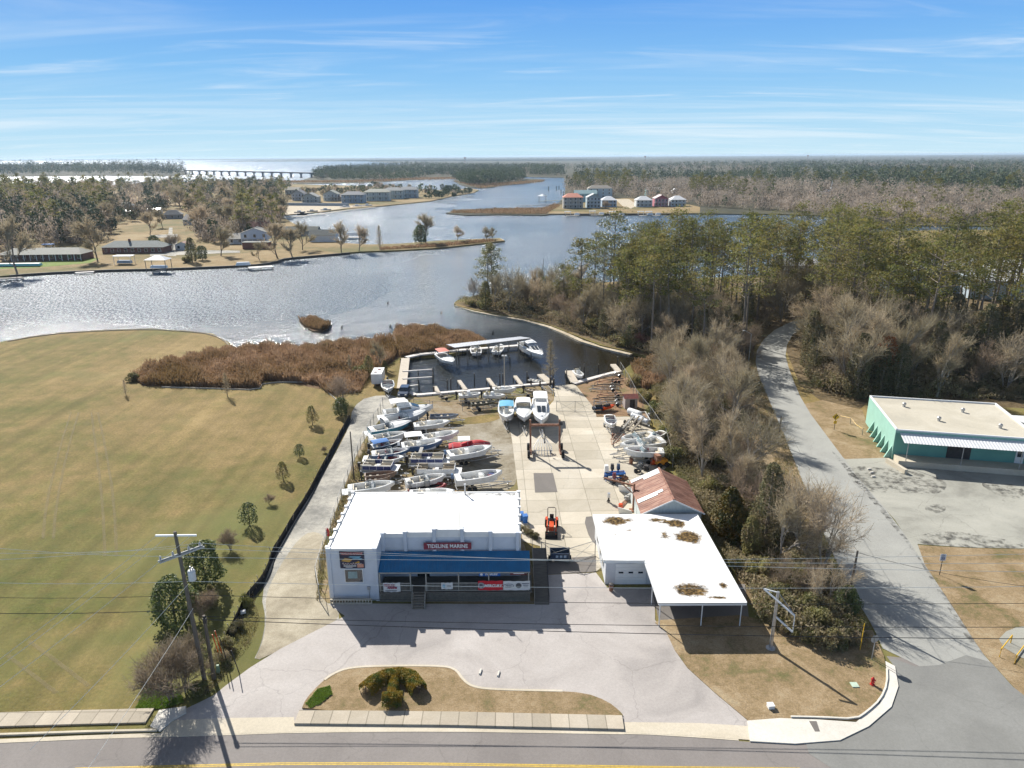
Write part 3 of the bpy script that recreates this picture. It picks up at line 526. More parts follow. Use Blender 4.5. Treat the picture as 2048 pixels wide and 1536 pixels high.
def ball(rg,n,c,r,shell=0.45):
    d=rg.normal(size=(n,3)); d/=np.linalg.norm(d,axis=1)[:,None]; q=rg.uniform(shell**3,1,n)**(1/3)
    return np.asarray(c)+d*q[:,None]*np.asarray(r)
def ribbons(rg,A,B,w0,w1):
    """thin two-sided quads from A to B (twigs)"""
    d=B-A; s=np.cross(d,rg.normal(size=d.shape)); s/=np.linalg.norm(s,axis=1)[:,None]+1e-9
    w0=np.broadcast_to(w0,(len(A),))[:,None]*0.5; w1=np.broadcast_to(w1,(len(A),))[:,None]*0.5
    V=np.stack([A-s*w0,A+s*w0,B+s*w1,B-s*w1],1).reshape(-1,3); return V,np.arange(4*len(A)).reshape(-1,4)
def cat(*vf):
    V=[];Fa=[];o=0
    for v,f in vf: V.append(v); Fa.append(f+o); o+=len(v)
    return np.concatenate(V),np.concatenate(Fa)
def pine_proto(seed,h,crown0=0.5,nb=26,nq=90,qs=0.5,spread=0.2,tr=0.3):
    rg=np.random.default_rng(seed); tk=MB(); lean=rg.normal(0,0.02,2)*h
    pts=[(lean[0]*(t**1.5)+rg.normal(0,0.05),lean[1]*(t**1.5)+rg.normal(0,0.05),t*h*0.97) for t in np.linspace(0,1,7)]; pts[0]=(0,0,-0.3)
    tk.tube(pts,[tr*(1-0.82*t) for t in np.linspace(0,1,7)],7)
    parts=[]
    for i in range(nb):
        t=crown0+(1-crown0)*(i+rg.uniform(0,1))/nb; z=h*min(t,0.99); rel=(t-crown0)/(1-crown0)
        reach=h*spread*(0.35+0.9*math.sin(PI*min(1,0.22+0.75*rel)))*rg.uniform(0.45,1.15)*(0.75 if rel>0.85 else 1)
        az=i*2.4+rg.uniform(-.5,.5); e=np.array([math.cos(az)*reach+lean[0],math.sin(az)*reach+lean[1],z+reach*rg.uniform(0.05,0.4)])
        b=(lean[0]*(t**1.5),lean[1]*(t**1.5),z-reach*0.12)
        tk.tube([b,tuple((np.array(b)+e)/2+np.array([0,0,-0.1])),tuple(e)],[0.09,0.06,0.03],4,cap=False)
        r=h*rg.uniform(0.042,0.075); parts.append(leaves(rg,ball(rg,nq,e,(r*1.3,r*1.3,r*0.6),0.2),qs,0.35,2.2))
        if rg.uniform()<0.7:
            e2=(np.array(b)+e)/2+rg.normal(0,0.5,3); parts.append(leaves(rg,ball(rg,nq//2,e2,(r,r,r*0.6),0.3),qs,0.25,2.2))
    parts.append(leaves(rg,ball(rg,nq,(lean[0],lean[1],h*0.985),(h*0.05,h*0.05,h*0.05),0.2),qs,0.2,2.2))
    V,Fa=cat(*parts); return tk.mesh('trunk',bark),mesh_np('crown',V,Fa,pineleaf)
def bare_proto(seed,h,tr=0.22,wide=0.35,ntw=2600,tw=0.045,bm=barkpale,tm=twig,multi=1,low=0.25,up=0.6,depth=4):
    rg=np.random.default_rng(seed); tk=MB(); ends=[]
    def grow(p,d,ln,r,k):
        q=p+d*ln*0.5+rg.normal(0,0.03*ln,3); e=p+d*ln+rg.normal(0,0.04*ln,3)
        tk.tube([tuple(p),tuple(q),tuple(e)],[r,r*0.82,r*0.62],6 if k<1 else 4 if k<3 else 3,cap=False)
        if k>=2: ends.append((p,e))
        if k>=depth: return
        n=3 if k<3 else 2
        for j in range(n+(k==0)):
            t=rg.uniform(0.45,1.0) if k>0 else rg.uniform(low,1.0); b=p+(e-p)*t
            nd=d*up+rg.normal(0,1,3)*wide; nd[2]=abs(nd[2])*0.8+0.12; nd/=np.linalg.norm(nd)
            grow(b,nd,ln*rg.uniform(0.55,0.8),r*rg.uniform(0.42,0.6),k+1)
        nd=d+rg.normal(0,0.22,3); nd/=np.linalg.norm(nd); grow(e,nd,ln*0.68,r*0.6,k+1)
    for m in range(multi):
        d=np.array([rg.normal(0,0.12+0.2*(multi>1)),rg.normal(0,0.12+0.2*(multi>1)),1.0]); d/=np.linalg.norm(d)
        grow(np.array([rg.normal(0,0.15*(multi>1)),rg.normal(0,0.15*(multi>1)),-0.2]),d,h*0.36,tr/(multi**0.4),0)
    A=np.array([a for a,b in ends]); B=np.array([b for a,b in ends]); idx=rg.integers(0,len(A),ntw); t=rg.uniform(0.1,1,ntw)[:,None]
    p=A[idx]+(B[idx]-A[idx])*t; dd=(B[idx]-A[idx]); dd/=np.linalg.norm(dd,axis=1)[:,None]+1e-9
    q=p+(dd*0.8+rg.normal(0,0.6,(ntw,3))+np.array([0,0,0.25]))*(h*0.055*rg.uniform(0.5,1.4,ntw))[:,None]
    q2=q+(rg.normal(0,0.5,(ntw,3))+np.array([0,0,0.3]))*(h*0.03)
    V,Fa=cat(ribbons(rg,p,q,tw,tw*0.6),ribbons(rg,q,q2,tw*0.6,tw*0.3)); return tk.mesh('trunk',bm),mesh_np('crown',V,Fa,tm)
def bush_proto(seed,r,hz,nq,qs,mat,lumps=9,stem=True,asp=1.6,tm=None,tmat=None,flat=0.1):
    rg=np.random.default_rng(seed); parts=[]
    for i in range(lumps):
        a=rg.uniform(0,2*PI); q=r*math.sqrt(rg.uniform(0,1))*0.75; z=hz*rg.uniform(0.25,0.8)*(1-0.45*(q/r)**2); rr=r*rg.uniform(0.28,0.5)
        parts.append(leaves(rg,ball(rg,nq//lumps,(q*math.cos(a),q*math.sin(a),z),(rr,rr,min(rr*0.95,z*0.98+0.1)),0.5),qs,flat,asp))
    V,Fa=cat(*parts); V[:,2]=np.maximum(V[:,2],0.02)
    tk=MB()
    for i in range(5):
        a=rg.uniform(0,2*PI); tk.tube([(0,0,-0.1),(r*0.2*math.cos(a),r*0.2*math.sin(a),hz*0.3),(r*0.5*math.cos(a),r*0.5*math.sin(a),hz*0.7)],[0.07,0.05,0.02],4)
    return tk.mesh('stem',barkdark),mesh_np('foliage',V,Fa,mat)
def oval_proto(seed,h,r,nq,qs,mat,z0=0.22,trunk=barkdark,cone=0.0,asp=1.5):
    rg=np.random.default_rng(seed); n=nq; z=rg.uniform(0,1,n); 
    prof=np.sqrt(np.clip(1-(2*z-0.85)**2/1.5,0.02,1))*(1-cone*z)
    a=rg.uniform(0,2*PI,n); lump=1+0.22*np.sin(3*a+seed+5*z)+0.12*np.sin(7*a+9*z+seed); q=r*prof*lump*rg.uniform(0.35,1,n)**0.45
    C=np.stack([q*np.cos(a),q*np.sin(a),h*(z0+(1-z0)*z)],1); V,Fa=leaves(rg,C,qs,0.1,asp)
    tk=MB().tube([(0,0,-0.2),(0.03,0,h*0.3),(0,0.04,h*0.6),(0,0,h*0.9)],[0.045*h*0.5,0.04*h*0.5,0.025*h*0.5,0.01*h],6)
    for i in range(6):
        b=i*1.05; tk.tube([(0,0,h*(0.25+0.1*i)),(r*0.6*math.cos(b),r*0.6*math.sin(b),h*(0.32+0.1*i))],[0.03,0.012],4)
    return tk.mesh('trunk',trunk),mesh_np('crown',V,Fa,mat)
def cypress_proto(seed,h,nb=60,ntw=1800,mat=twig,bm=bark,tw=0.04,spr=0.22):
    rg=np.random.default_rng(seed); tk=MB().tube([(0,0,-0.3),(0,0,h*0.4),(0.05,0,h)],[0.17*h/9,0.1*h/9,0.02],6); A=[];B=[]
    for i in range(nb):
        t=0.12+0.86*i/nb; L_=h*spr*(1.05-t)**0.8*rg.uniform(0.6,1.2); a=i*2.4+rg.uniform(-.4,.4)
        p=np.array([0,0,h*t]); e=p+np.array([math.cos(a)*L_,math.sin(a)*L_,L_*rg.uniform(0.15,0.45)]); tk.tube([tuple(p),tuple(e)],[0.035,0.01],3,cap=False); A.append(p);B.append(e)
    A=np.array(A);B=np.array(B); ix=rg.integers(0,nb,ntw); p=A[ix]+(B[ix]-A[ix])*rg.uniform(0.15,1,ntw)[:,None]; q=p+rg.normal(0,1,(ntw,3))*h*0.03
    V,Fa=ribbons(rg,p,q,tw,tw*0.4); return tk.mesh('trunk',bm),mesh_np('crown',V,Fa,mat)
PR={}
def proto(key,fn): 
    PR.setdefault(key,[]).append(fn)
for s in range(6): proto('pine',pine_proto(10+s,(27,25,29,24,28,22)[s],(0.56,0.66,0.46,0.6,0.52,0.36)[s],(20,15,26,16,20,24)[s],56,0.58,(0.18,0.14,0.19,0.15,0.21,0.17)[s],0.34))
for s in range(3): proto('pinefar',pine_proto(30+s,20,0.3,16,30,1.0,0.2,0.3))
for s in range(4): proto('bare',bare_proto(50+s,15,ntw=2200,tw=0.05,multi=(1,1,2,2)[s],wide=(.2,.3,.24,.34)[s],up=(1.0,.8,1,.8)[s],low=0.12,tr=0.24))
for s in range(2): proto('baredense',bare_proto(60+s,10,ntw=1700,tw=0.04,multi=4,low=0.15,wide=0.3,up=0.9,tm=twigr,bm=bark,tr=0.14))
for s in range(3): proto('barefar',bare_proto(70+s,16,ntw=1900,tw=0.12,wide=0.42,bm=bark,tm=twig,depth=3,tr=0.28,low=0.2,up=0.8))
for s in range(2): proto('vinetree',oval_proto(80+s,12,2.4,3800,0.38,vine,0.02,bark,0.35,2.0))
for s in range(3): proto('bush',bush_proto(90+s,2.6,3.2,3600,0.30,leafol,11))
for s in range(2): proto('deadbush',bush_proto(95+s,2.6,3.0,3600,0.34,vine,10,asp=3.5))
for s in range(2): proto('dark',oval_proto(100+s,8,3.0,3600,0.40,leafdark,0.08))
proto('dark',oval_proto(103,9,2.2,3200,0.36,leafol,0.05,cone=0.3))
for s in range(2): proto('lawnoak',oval_proto(110+s,4.4,1.6,1700,0.22,(leafdark,leafol)[s],0.16,cone=(0.2,0.5)[s]))
for s in range(2): proto('cypress',cypress_proto(115+s,8))
for s in range(2): proto('crepe',bare_proto(120+s,5.6,tr=0.13,wide=0.45,ntw=4200,tw=0.03,bm=bark,tm=twigr,multi=5,low=0.55,up=0.75))
proto('rust',oval_proto(130,6,1.8,3200,0.3,leafrust,0.03,cone=0.45)); proto('yellowbush',bush_proto(131,2.2,2.6,2600,0.3,leafyel,8))
proto('orangetree',oval_proto(132,10,1.8,500,0.42,leafor,0.5,barkpale)); proto('redbud',bare_proto(133,9,ntw=2600,tw=0.05,tm=budred,bm=bark,multi=2))
NAMES={'pine':('pine_tree','pine tree'),'pinefar':('pine_tree','pine tree'),'bare':('bare_tree','tree'),'baredense':('thicket_tree','tree'),'barefar':('bare_tree','tree'),'vinetree':('vine_covered_tree','tree'),'bush':('shrub','shrub'),'deadbush':('shrub','shrub'),'dark':('evergreen_tree','tree'),'lawnoak':('young_tree','tree'),'cypress':('bare_cypress','tree'),'crepe':('crepe_myrtle','tree'),'rust':('cedar_tree','tree'),'yellowbush':('shrub','shrub'),'orangetree':('orange_leaved_tree','tree'),'redbud':('budding_tree','tree')}
_vr=random.Random(5)
def plant(key,x,y,sc=1.0,label='',group=None,z=0.0,i=None,rz=None,scz=None,xy=None):
    p=xy if xy is not None else G(x,y,z); pr=PR[key]; tm_,cm=pr[(i if i is not None else _vr.randrange(len(pr)))%len(pr)]
    nm,ct=NAMES[key]; o=thing(nm,label,ct,(p[0],p[1],z),_vr.uniform(0,6.28) if rz is None else rz,group); o.scale=(sc,sc,scz or sc)
    b='shrub' in nm; link('stem' if b else 'trunk',tm_,o); link('foliage' if b else 'crown',cm,o); return o
def scatter(key_w,poly,n,rng,label,group,smin,smax,mind=3.0,zz=0.0,bias=None,avoid=None):
    pl=[tuple(G(*p)[:2]) for p in poly]; xs=[p[0] for p in poly]; ys=[p[1] for p in poly]; done=[]; t=0
    wp=GL(poly)
    X0,X1=min(p.x for p in wp),max(p.x for p in wp); Y0,Y1=min(p.y for p in wp),max(p.y for p in wp)
    while len(done)<n and t<n*60:
        t+=1; p=(rng.uniform(X0,X1),Y0+(Y1-Y0)*(rng.random() if bias is None else rng.random()**bias))
        if not inside(p,pl) or any((p[0]-q[0])**2+(p[1]-q[1])**2<mind**2 for q in done): continue
        done.append(p); r=rng.random(); a=0
        for k,w,lb in key_w:
            a+=w
            if r<=a: break
        plant(k,0,0,rng.uniform(smin,smax),lb or label,group+(' ('+k_name(k)+')'),zz,xy=p)
    return done
def k_name(k): return {'pine':'pines','pinefar':'pines','bare':'bare trees','baredense':'bare thickets','barefar':'bare trees','vinetree':'vine covered trees','bush':'olive shrubs','deadbush':'brown shrubs','dark':'evergreens','rust':'cedars','yellowbush':'yellow shrubs'}.get(k,k)
# --- pine wood behind the creek
rn=random.Random(11)
PW=[(1185,640),(1290,600),(1420,590),(1590,590),(1600,625),(1545,650),(1500,672),(1496,720),(1440,735),(1370,720),(1300,706),(1230,686)]
scatter([('pine',1,None)],PW,46,rn,'tall green pine with bare lower trunk in the wood between creek and side road','pine wood behind the creek',0.7,1.06,4.4)
PE=[(1632,650),(1700,615),(1900,600),(2250,620),(2300,752),(1950,742),(1750,732),(1650,700)]
scatter([('pine',1,None)],[(1180,640),(1300,600),(1420,585),(1430,640),(1300,680),(1225,668)],16,rn,'tall green pine at the creek end of the pine wood','pine wood by the creek',0.72,1.0,3.5)
scatter([('bare',.7,'tall pale bare tree behind the bend of the side road'),('vinetree',.3,'brown vine wrapped tree behind the bend of the side road')],[(1545,600),(1720,600),(1740,655),(1650,640),(1600,640),(1550,645)],22,rn,'','trees behind the road bend',0.9,1.3,3)
scatter([('pine',1,None)],[(1520,560),(1720,555),(1740,640),(1650,636),(1560,640)],18,rn,'green pine closing the view behind the bend of the side road','pines behind the road bend',0.8,1.05,4)
scatter([('pine',1,None)],PE,84,rn,'tall green pine in the wood right of the side road, behind bare trees','pine wood right of the road',0.72,1.14,4.6)
for x,y,s in ((1163,640,1.0),(1186,628,0.9),(975,602,0.78),(985,600,0.8)):
    plant('pine',x,y,s,{1163:'tall lone pine with thin crown at the left end of the pine wood',1186:'slender pine just right of the lone pine at the wood edge',975:'left of two short pines on the tip of the creek point',985:'right of two short pines on the tip of the creek point'}[x],z=0,i=5 if x<1000 else None)
# understorey along the creek
scatter([('bush',0.32,'olive green shrub in the thicket along the creek point'),('deadbush',0.2,'brown dead-looking shrub in the thicket along the creek point'),('baredense',0.26,'low bare thicket tree on the creek point'),('dark',0.12,'dark evergreen in the thicket along the creek point'),('bare',0.1,'slim pale bare tree on the creek point')],[(914,606),(960,600),(1040,590),(1200,600),(1240,680),(1160,662),(1100,645),(1040,632),(960,617)],46,rn,'','creek point thicket',0.6,1.05,2.5)
scatter([('bush',0.22,'olive green shrub under the pines beside the creek'),('deadbush',0.18,'brown shrub under the pines beside the creek'),('baredense',0.22,'bare thicket tree under the pines beside the creek'),('dark',0.16,'dark evergreen under the pines beside the creek'),('bare',0.14,'pale bare tree among the pines beside the creek'),('vinetree',0.08,'vine wrapped tree among the pines beside the creek')],[(1200,672),(1250,640),(1350,610),(1580,615),(1520,655),(1500,690),(1490,730),(1400,735),(1310,712),(1250,697)],70,rn,'','pine wood undergrowth',0.6,0.95,2.5)
scatter([('bare',.8,'tall slim bare trunked tree lining the creek side of the pine wood'),('vinetree',.2,'vine wrapped tree lining the creek side of the pine wood')],[(1120,640),(1250,610),(1450,640),(1490,735),(1400,738),(1310,714),(1240,690),(1160,662)],30,rn,'','creek side of the pine wood',0.6,0.95,2.8)
# trees right of side road
scatter([('bare',0.30,'tall pale bare tree behind the green warehouse'),('vinetree',0.28,'brown vine covered tree behind the green warehouse'),('deadbush',0.16,'brown shrub at the foot of the wood behind the green warehouse'),('bush',0.14,'olive shrub at the foot of the wood behind the green warehouse'),('dark',0.06,'dark evergreen in the bare wood behind the green warehouse'),('baredense',0.1,'bare thicket tree behind the green warehouse')],[(1605,690),(1650,680),(2250,720),(2250,800),(1960,796),(1745,797),(1660,798),(1612,755)],135,rn,'','bare wood behind the warehouse',0.8,1.25,2.2)
plant('orangetree',1760,790,1.15,'tree holding orange leaves in the bare wood behind the green warehouse')
plant('dark',1782,745,0.7,'lone bright green evergreen low in the bare wood behind the warehouse',i=2)
# brushy strip between yard and side road
scatter([('baredense',0.27,'bare brown thicket tree in the strip between yard and side road'),('bare',0.33,'slim pale bare tree in the strip between yard and side road'),('bush',0.22,'olive shrub in the strip between yard and side road'),('deadbush',0.18,'brown dead shrub in the strip between yard and side road')],[(1300,735),(1350,725),(1455,735),(1468,790),(1485,880),(1520,960),(1535,1040),(1470,1060),(1430,1000),(1375,930),(1345,860),(1335,800)],66,rn,'','strip between yard and road',0.5,0.85,2.2)
for x,y,k,s,lb in ((1290,800,'bush',0.8,'leafy olive shrub behind the small red roofed hut'),(1315,830,'yellowbush',0.9,'yellow green shrub beside the stacked aluminium pontoons'),(1330,880,'yellowbush',0.9,'yellow green shrub right of the white open boats'),(1345,925,'bush',0.85,'olive shrub at the yard fence by the orange machinery'),(1270,770,'bush',0.7,'low olive shrub by the wire fence near the creek end'),
    (1455,1075,'rust',1.1,'rust and green cedar behind the white flat roof'),(1478,1090,'rust',0.8,'smaller rusty cedar right of the larger one behind the flat roof'),(1530,1085,'vinetree',0.85,'tall vine wrapped trunk left of the side road'),(1500,1110,'dark',0.55,'dark evergreen beneath the rusty cedars'),
    (1600,1120,'bare',0.75,'bare tree with wide branches leaning over the side road'),(1645,1130,'bare',0.7,'second bare tree leaning over the side road, nearest the kerb'),(1560,1130,'bare',0.6,'bare tree among brown shrubs left of the side road'),(1585,1150,'deadbush',1.0,'round brown shrub beneath the bare leaning trees'),(1540,1165,'bush',0.8,'olive shrub beside the carport roof'),(1500,1150,'bush',0.75,'olive shrub close behind the carport corner'),
    (1480,1140,'deadbush',0.7,'brown vine shrub at the carport corner'),(1600,1180,'bush',0.85,'olive shrub in the middle of the roadside thicket'),(1640,1190,'deadbush',0.9,'brown shrub by the roadside timber pole'),(1560,1215,'bush',0.8,'olive shrub behind the empty sign frame'),(1600,1240,'bush',1.0,'broad olive shrub right of the empty sign frame'),(1650,1235,'deadbush',0.9,'brown leafy shrub behind the stop sign thicket'),(1690,1230,'dark',0.4,'small dark green shrub at the roadside pole'),
    (1640,1275,'bush',0.85,'front olive shrub of the corner thicket'),(1680,1285,'deadbush',0.75,'low brown shrub at the front of the corner thicket'),(1705,1265,'bush',0.6,'small olive shrub near the stop sign'),(1580,1265,'bush',0.55,'small olive shrub at the foot of the sign frame'),(1520,1050,'baredense',0.75,'bare thicket tree above the rusty cedars'),(1560,1060,'baredense',0.7,'bare thicket tree at the side road edge'),(1480,1020,'baredense',0.8,'bare thicket tree right of the rusty barn'),(1440,980,'deadbush',0.9,'brown shrub behind the rusty barn roof'),(1620,1100,'baredense',0.55,'low bare thicket left of the side road'),(1655,1165,'bush',0.5,'small olive shrub at the edge of the side road'),(1330,760,'redbud',0.6,'reddish budding tree at the end of the creek'),(1290,700,'redbud',0.55,'reddish budding tree on the far bank of the creek')):
    plant(k,x,y,s,lb)
# left lawn trees
for x,y,k,s,lb in ((625,850,'lawnoak',.8,'round young green tree at the head of the row beside the lane'),(600,915,'lawnoak',.5,'small young green tree, second in the row beside the lane'),(567,962,'lawnoak',.68,'loose young green tree, third in the row beside the lane'),(537,1008,'crepe',0.28,'tiny bare sapling between two green trees on the lawn'),(500,1052,'lawnoak',.72,'dense dark oval tree halfway down the lawn row'),(462,1100,'crepe',0.5,'small bare tree between the dark trees on the lawn'),(412,1168,'dark',.63,'broad dark tree beside the tall utility pole'),(352,1250,'dark',.66,'broad dark bushy tree left of the utility poles'),
    (455,793,'cypress',0.6,'small bare conical tree in front of the reeds'),(252,790,'cypress',0.4,'thin bare sapling on the left lawn'),(266,762,'bush',0.55,'grey green shrub at the left end of the reeds'),(700,745,'cypress',0.5,'bare conical tree among the reeds'),
    (345,1395,'crepe',1.12,'large bare multi-stemmed tree by the pavement ramp'),(372,1385,'crepe',0.95,'bare multi-stemmed tree just right of the largest one'),(650,905,'crepe',0.2,'tiny bare sapling beside the silt fence')):
    plant(k,x,y,s,lb,i=0 if k=='dark' else None)
plant('bush',402,1388,0.42,'rounded dark green shrub at the foot of the utility pole'); plant('yellowbush',494,1212,0.32,'small clipped yellow green shrub at the lane edge',scz=0.5)
plant('baredense',690,815,0.62,'broad bare brown shrub tree at the top of the lane'); plant('baredense',675,800,0.55,'bare brown shrub tree behind the broad one by the lane'); plant('dark',683,832,0.42,'dark green shrub at the foot of the bare shrub tree')
plant('yellowbush',722,752,0.8,'yellow green shrub left of the white trailer'); plant('dark',738,752,0.5,'dark evergreen shrub behind the white trailer'); plant('bush',655,700,0.6,'green shrub island in the middle of the reeds'); plant('cypress',1100,762,1.1,'bare cypress tree standing at the boat basin edge')
plant('bare',760,735,0.45,'grey bare tree in the reeds by the boat basin'); plant('dark',770,745,0.3,'small dark shrub beside the basin walkway')
# clipped anchor shaped hedge on the island
def hedge(name,pts,w,h,label):
    rg=np.random.default_rng(int(pts[0][0]*7)%97); P3=[np.array(G(*p,0.15)) for p in pts]; C=[]
    for a,b in zip(P3[:-1],P3[1:]):
        n=int(np.linalg.norm(b-a)*1900); t=rg.uniform(-0.08,1.08,n)[:,None]; c=a+(b-a)*t; th=rg.uniform(0,PI,n); rr=rg.uniform(0.75,1,n)**0.5
        d=(b-a)/np.linalg.norm(b-a); s=np.array([-d[1],d[0],0]); C.append(c+s*(np.cos(th)*w/2*rr)[:,None]+np.array([0,0,1])*(np.sin(th)**0.55*h*rr)[:,None])
    V,Fa=leaves(rg,np.concatenate(C),0.13,0.1,1.3)
    o=thing(name,label,'hedge',(0,0,0)); link('foliage',mesh_np('foliage',V,Fa,topiary),o); mb=MB()
    for p in P3[:]: mb.tube([(p[0],p[1],0.1),(p[0],p[1],0.15+h*0.7)],0.04,5)
    mb.build('stem',barkdark,o)
hedge('clipped_hedge',[(732,1388),(750,1372),(775,1362),(800,1358),(822,1364),(838,1386)],1.5,1.05,'curved fluke-shaped clipped hedge, the widest piece of the anchor on the grass island')
hedge('clipped_hedge',[(790,1366),(785,1398)],0.95,0.95,'straight clipped hedge forming the shaft between the curved and the short hedge')
hedge('clipped_hedge',[(768,1408),(802,1406)],1.3,1.05,'short clipped crossbar hedge nearest the street on the grass island')
# reeds
reedm=P('dry_reeds',(0.273,0.175,0.104),0.9,col2=(0.484,0.324,0.199),scale=0.5,coord='World',trans=0.35,col3=(0.232,0.152,0.068),s3=0.06,detail=9)
def reeds(poly,n,h,label,seed,w=0.09,z=0.0,lean=0.2,mat=None):
    rg=np.random.default_rng(seed); pl=[tuple(p[:2]) for p in GL(poly)]; a=np.array(pl); pts=[]
    from_=a.min(0); to=a.max(0)
    while len(pts)<n:
        q=rg.uniform(from_,to,(4000,2))
        x,y=q[:,0],q[:,1]; c=np.zeros(len(q),bool); j=len(pl)-1
        for i in range(len(pl)):
            xi,yi=pl[i]; xj,yj=pl[j]; m=((yi>y)!=(yj>y))&(x<(xj-xi)*(y-yi)/(yj-yi+1e-12)+xi); c^=m; j=i
        pts+=list(q[c])
    p=np.array(pts[:n]); A=np.c_[p,np.full(n,z)]; hh=h*rg.uniform(0.55,1.15,n)*(0.78+0.22*np.sin(p[:,0]*0.35)*np.cos(p[:,1]*0.4)+0.2*np.sin(p[:,0]*1.3+p[:,1]*.7)); B=A+np.c_[rg.normal(0,lean,(n,2))*hh[:,None],hh]
    V,Fa=ribbons(rg,A,B,w*0.6,w*1.5); C=B+rg.normal(0,min(0.12,h*.2),(n,3)); V2,F2=leaves(rg,C[::2],min(0.3,h*0.35),0,3,updir=(0,0,1))
    V,Fa=cat((V,Fa),(V2,F2)); return tag(link('reeds',mesh_np('reeds',V,Fa,mat or reedm)),label,None,None,'stuff')
reeds([(457,701),(560,699),(640,695),(700,689),(755,685),(782,680),(796,700),(790,716),(765,735),(742,748),(705,735),(655,750),(642,770),(560,762),(528,762),(519,776),(440,774),(350,773),(285,770),(264,755),(300,737),(380,717)],46000,2.0,'tall red brown dry reeds between the lawn and the river',1)
reeds([(790,662),(802,658),(860,659),(920,667),(960,678),(975,686),(900,702),(830,708),(800,714)],20000,1.7,'brown reeds behind the covered boat slips',2)
reeds([(599,641),(640,640),(660,647),(656,655),(640,660),(612,652)],2600,1.6,'dry reeds on the small marsh islet',3,z=-0.3)
reeds([(1262,735),(1320,722),(1345,745),(1330,775),(1285,780)],5200,1.9,'brown reeds at the end of the creek',4)
reeds([(640,740),(700,735),(740,752),(720,785),(660,790),(640,775)],5000,1.5,'brown reeds in front of the bare shrub tree',5)
# rough tufts of grass along edges
tuft=P('grass_tufts',(0.24,0.23,0.09),0.9,col2=(0.4,0.31,0.17),scale=0.4,coord='World',trans=0.2)
def tufts(poly,n,h,label,seed,z=0.02,w=0.05): return reeds(poly,n,h,label,seed,w,z,0.5,tuft)
tufts([(632,1200),(640,1110),(690,975),(745,860),(800,800),(820,800),(760,900),(700,985),(655,1090),(640,1205)],9000,0.28,'rough weeds along the chain-link fence of the boat lot',11)
tufts([(425,1385),(500,1290),(520,1240),(505,1180),(470,1230),(430,1340),(380,1400)],3500,0.08,'rough grass between the silt fence and the lane mouth',12)
tufts([(1500,700),(1512,735),(1538,800),(1572,880),(1600,950),(1650,1075),(1700,1180),(1765,1300),(1700,1300),(1640,1180),(1590,1050),(1540,900),(1490,760)],9000,0.25,'rough verge grass along the left side of the side road',13)
# --- far woods: one mass each
fg2=P('far_pine_light',(0.108,0.144,0.060),0.9,var=.3,scale=.05,coord='World',trans=.2); fb2=P('far_bare_pale',(0.504,0.420,0.324),0.95,var=.35,scale=.05,coord='World',trans=.2); fb3=P('far_bare_dark',(0.204,0.168,0.120),0.95,var=.35,scale=.05,coord='World',trans=.2)
fg=P('far_pine_canopy',(0.042,0.070,0.031),0.9,col2=(0.119,0.147,0.063),scale=0.03,coord='World',detail=8)
fb=P('far_bare_canopy',(0.425,0.346,0.266),0.95,col2=(0.251,0.210,0.151),scale=0.03,coord='World',trans=0.30,detail=9,col3=(0.519,0.421,0.337),s3=0.012)
def in_px(pl,x,y):
    c=np.zeros(len(x),bool); j=len(pl)-1
    for i in range(len(pl)):
        xi,yi=pl[i]; xj,yj=pl[j]; m=((yi>y)!=(yj>y))&(x<(xj-xi)*(y-yi)/(yj-yi+1e-12)+xi); c^=m; j=i
    return c
def vecnoise(P2,s,seed):
    r=np.random.default_rng(seed); v=0
    for k in range(5): a=r.uniform(0,6.28,2); w=s*r.uniform(0.6,1.6); v=v+np.sin(P2[:,0]*w*math.cos(a[0])+P2[:,1]*w*math.sin(a[0])*0.6+a[1]*3)
    return v/5
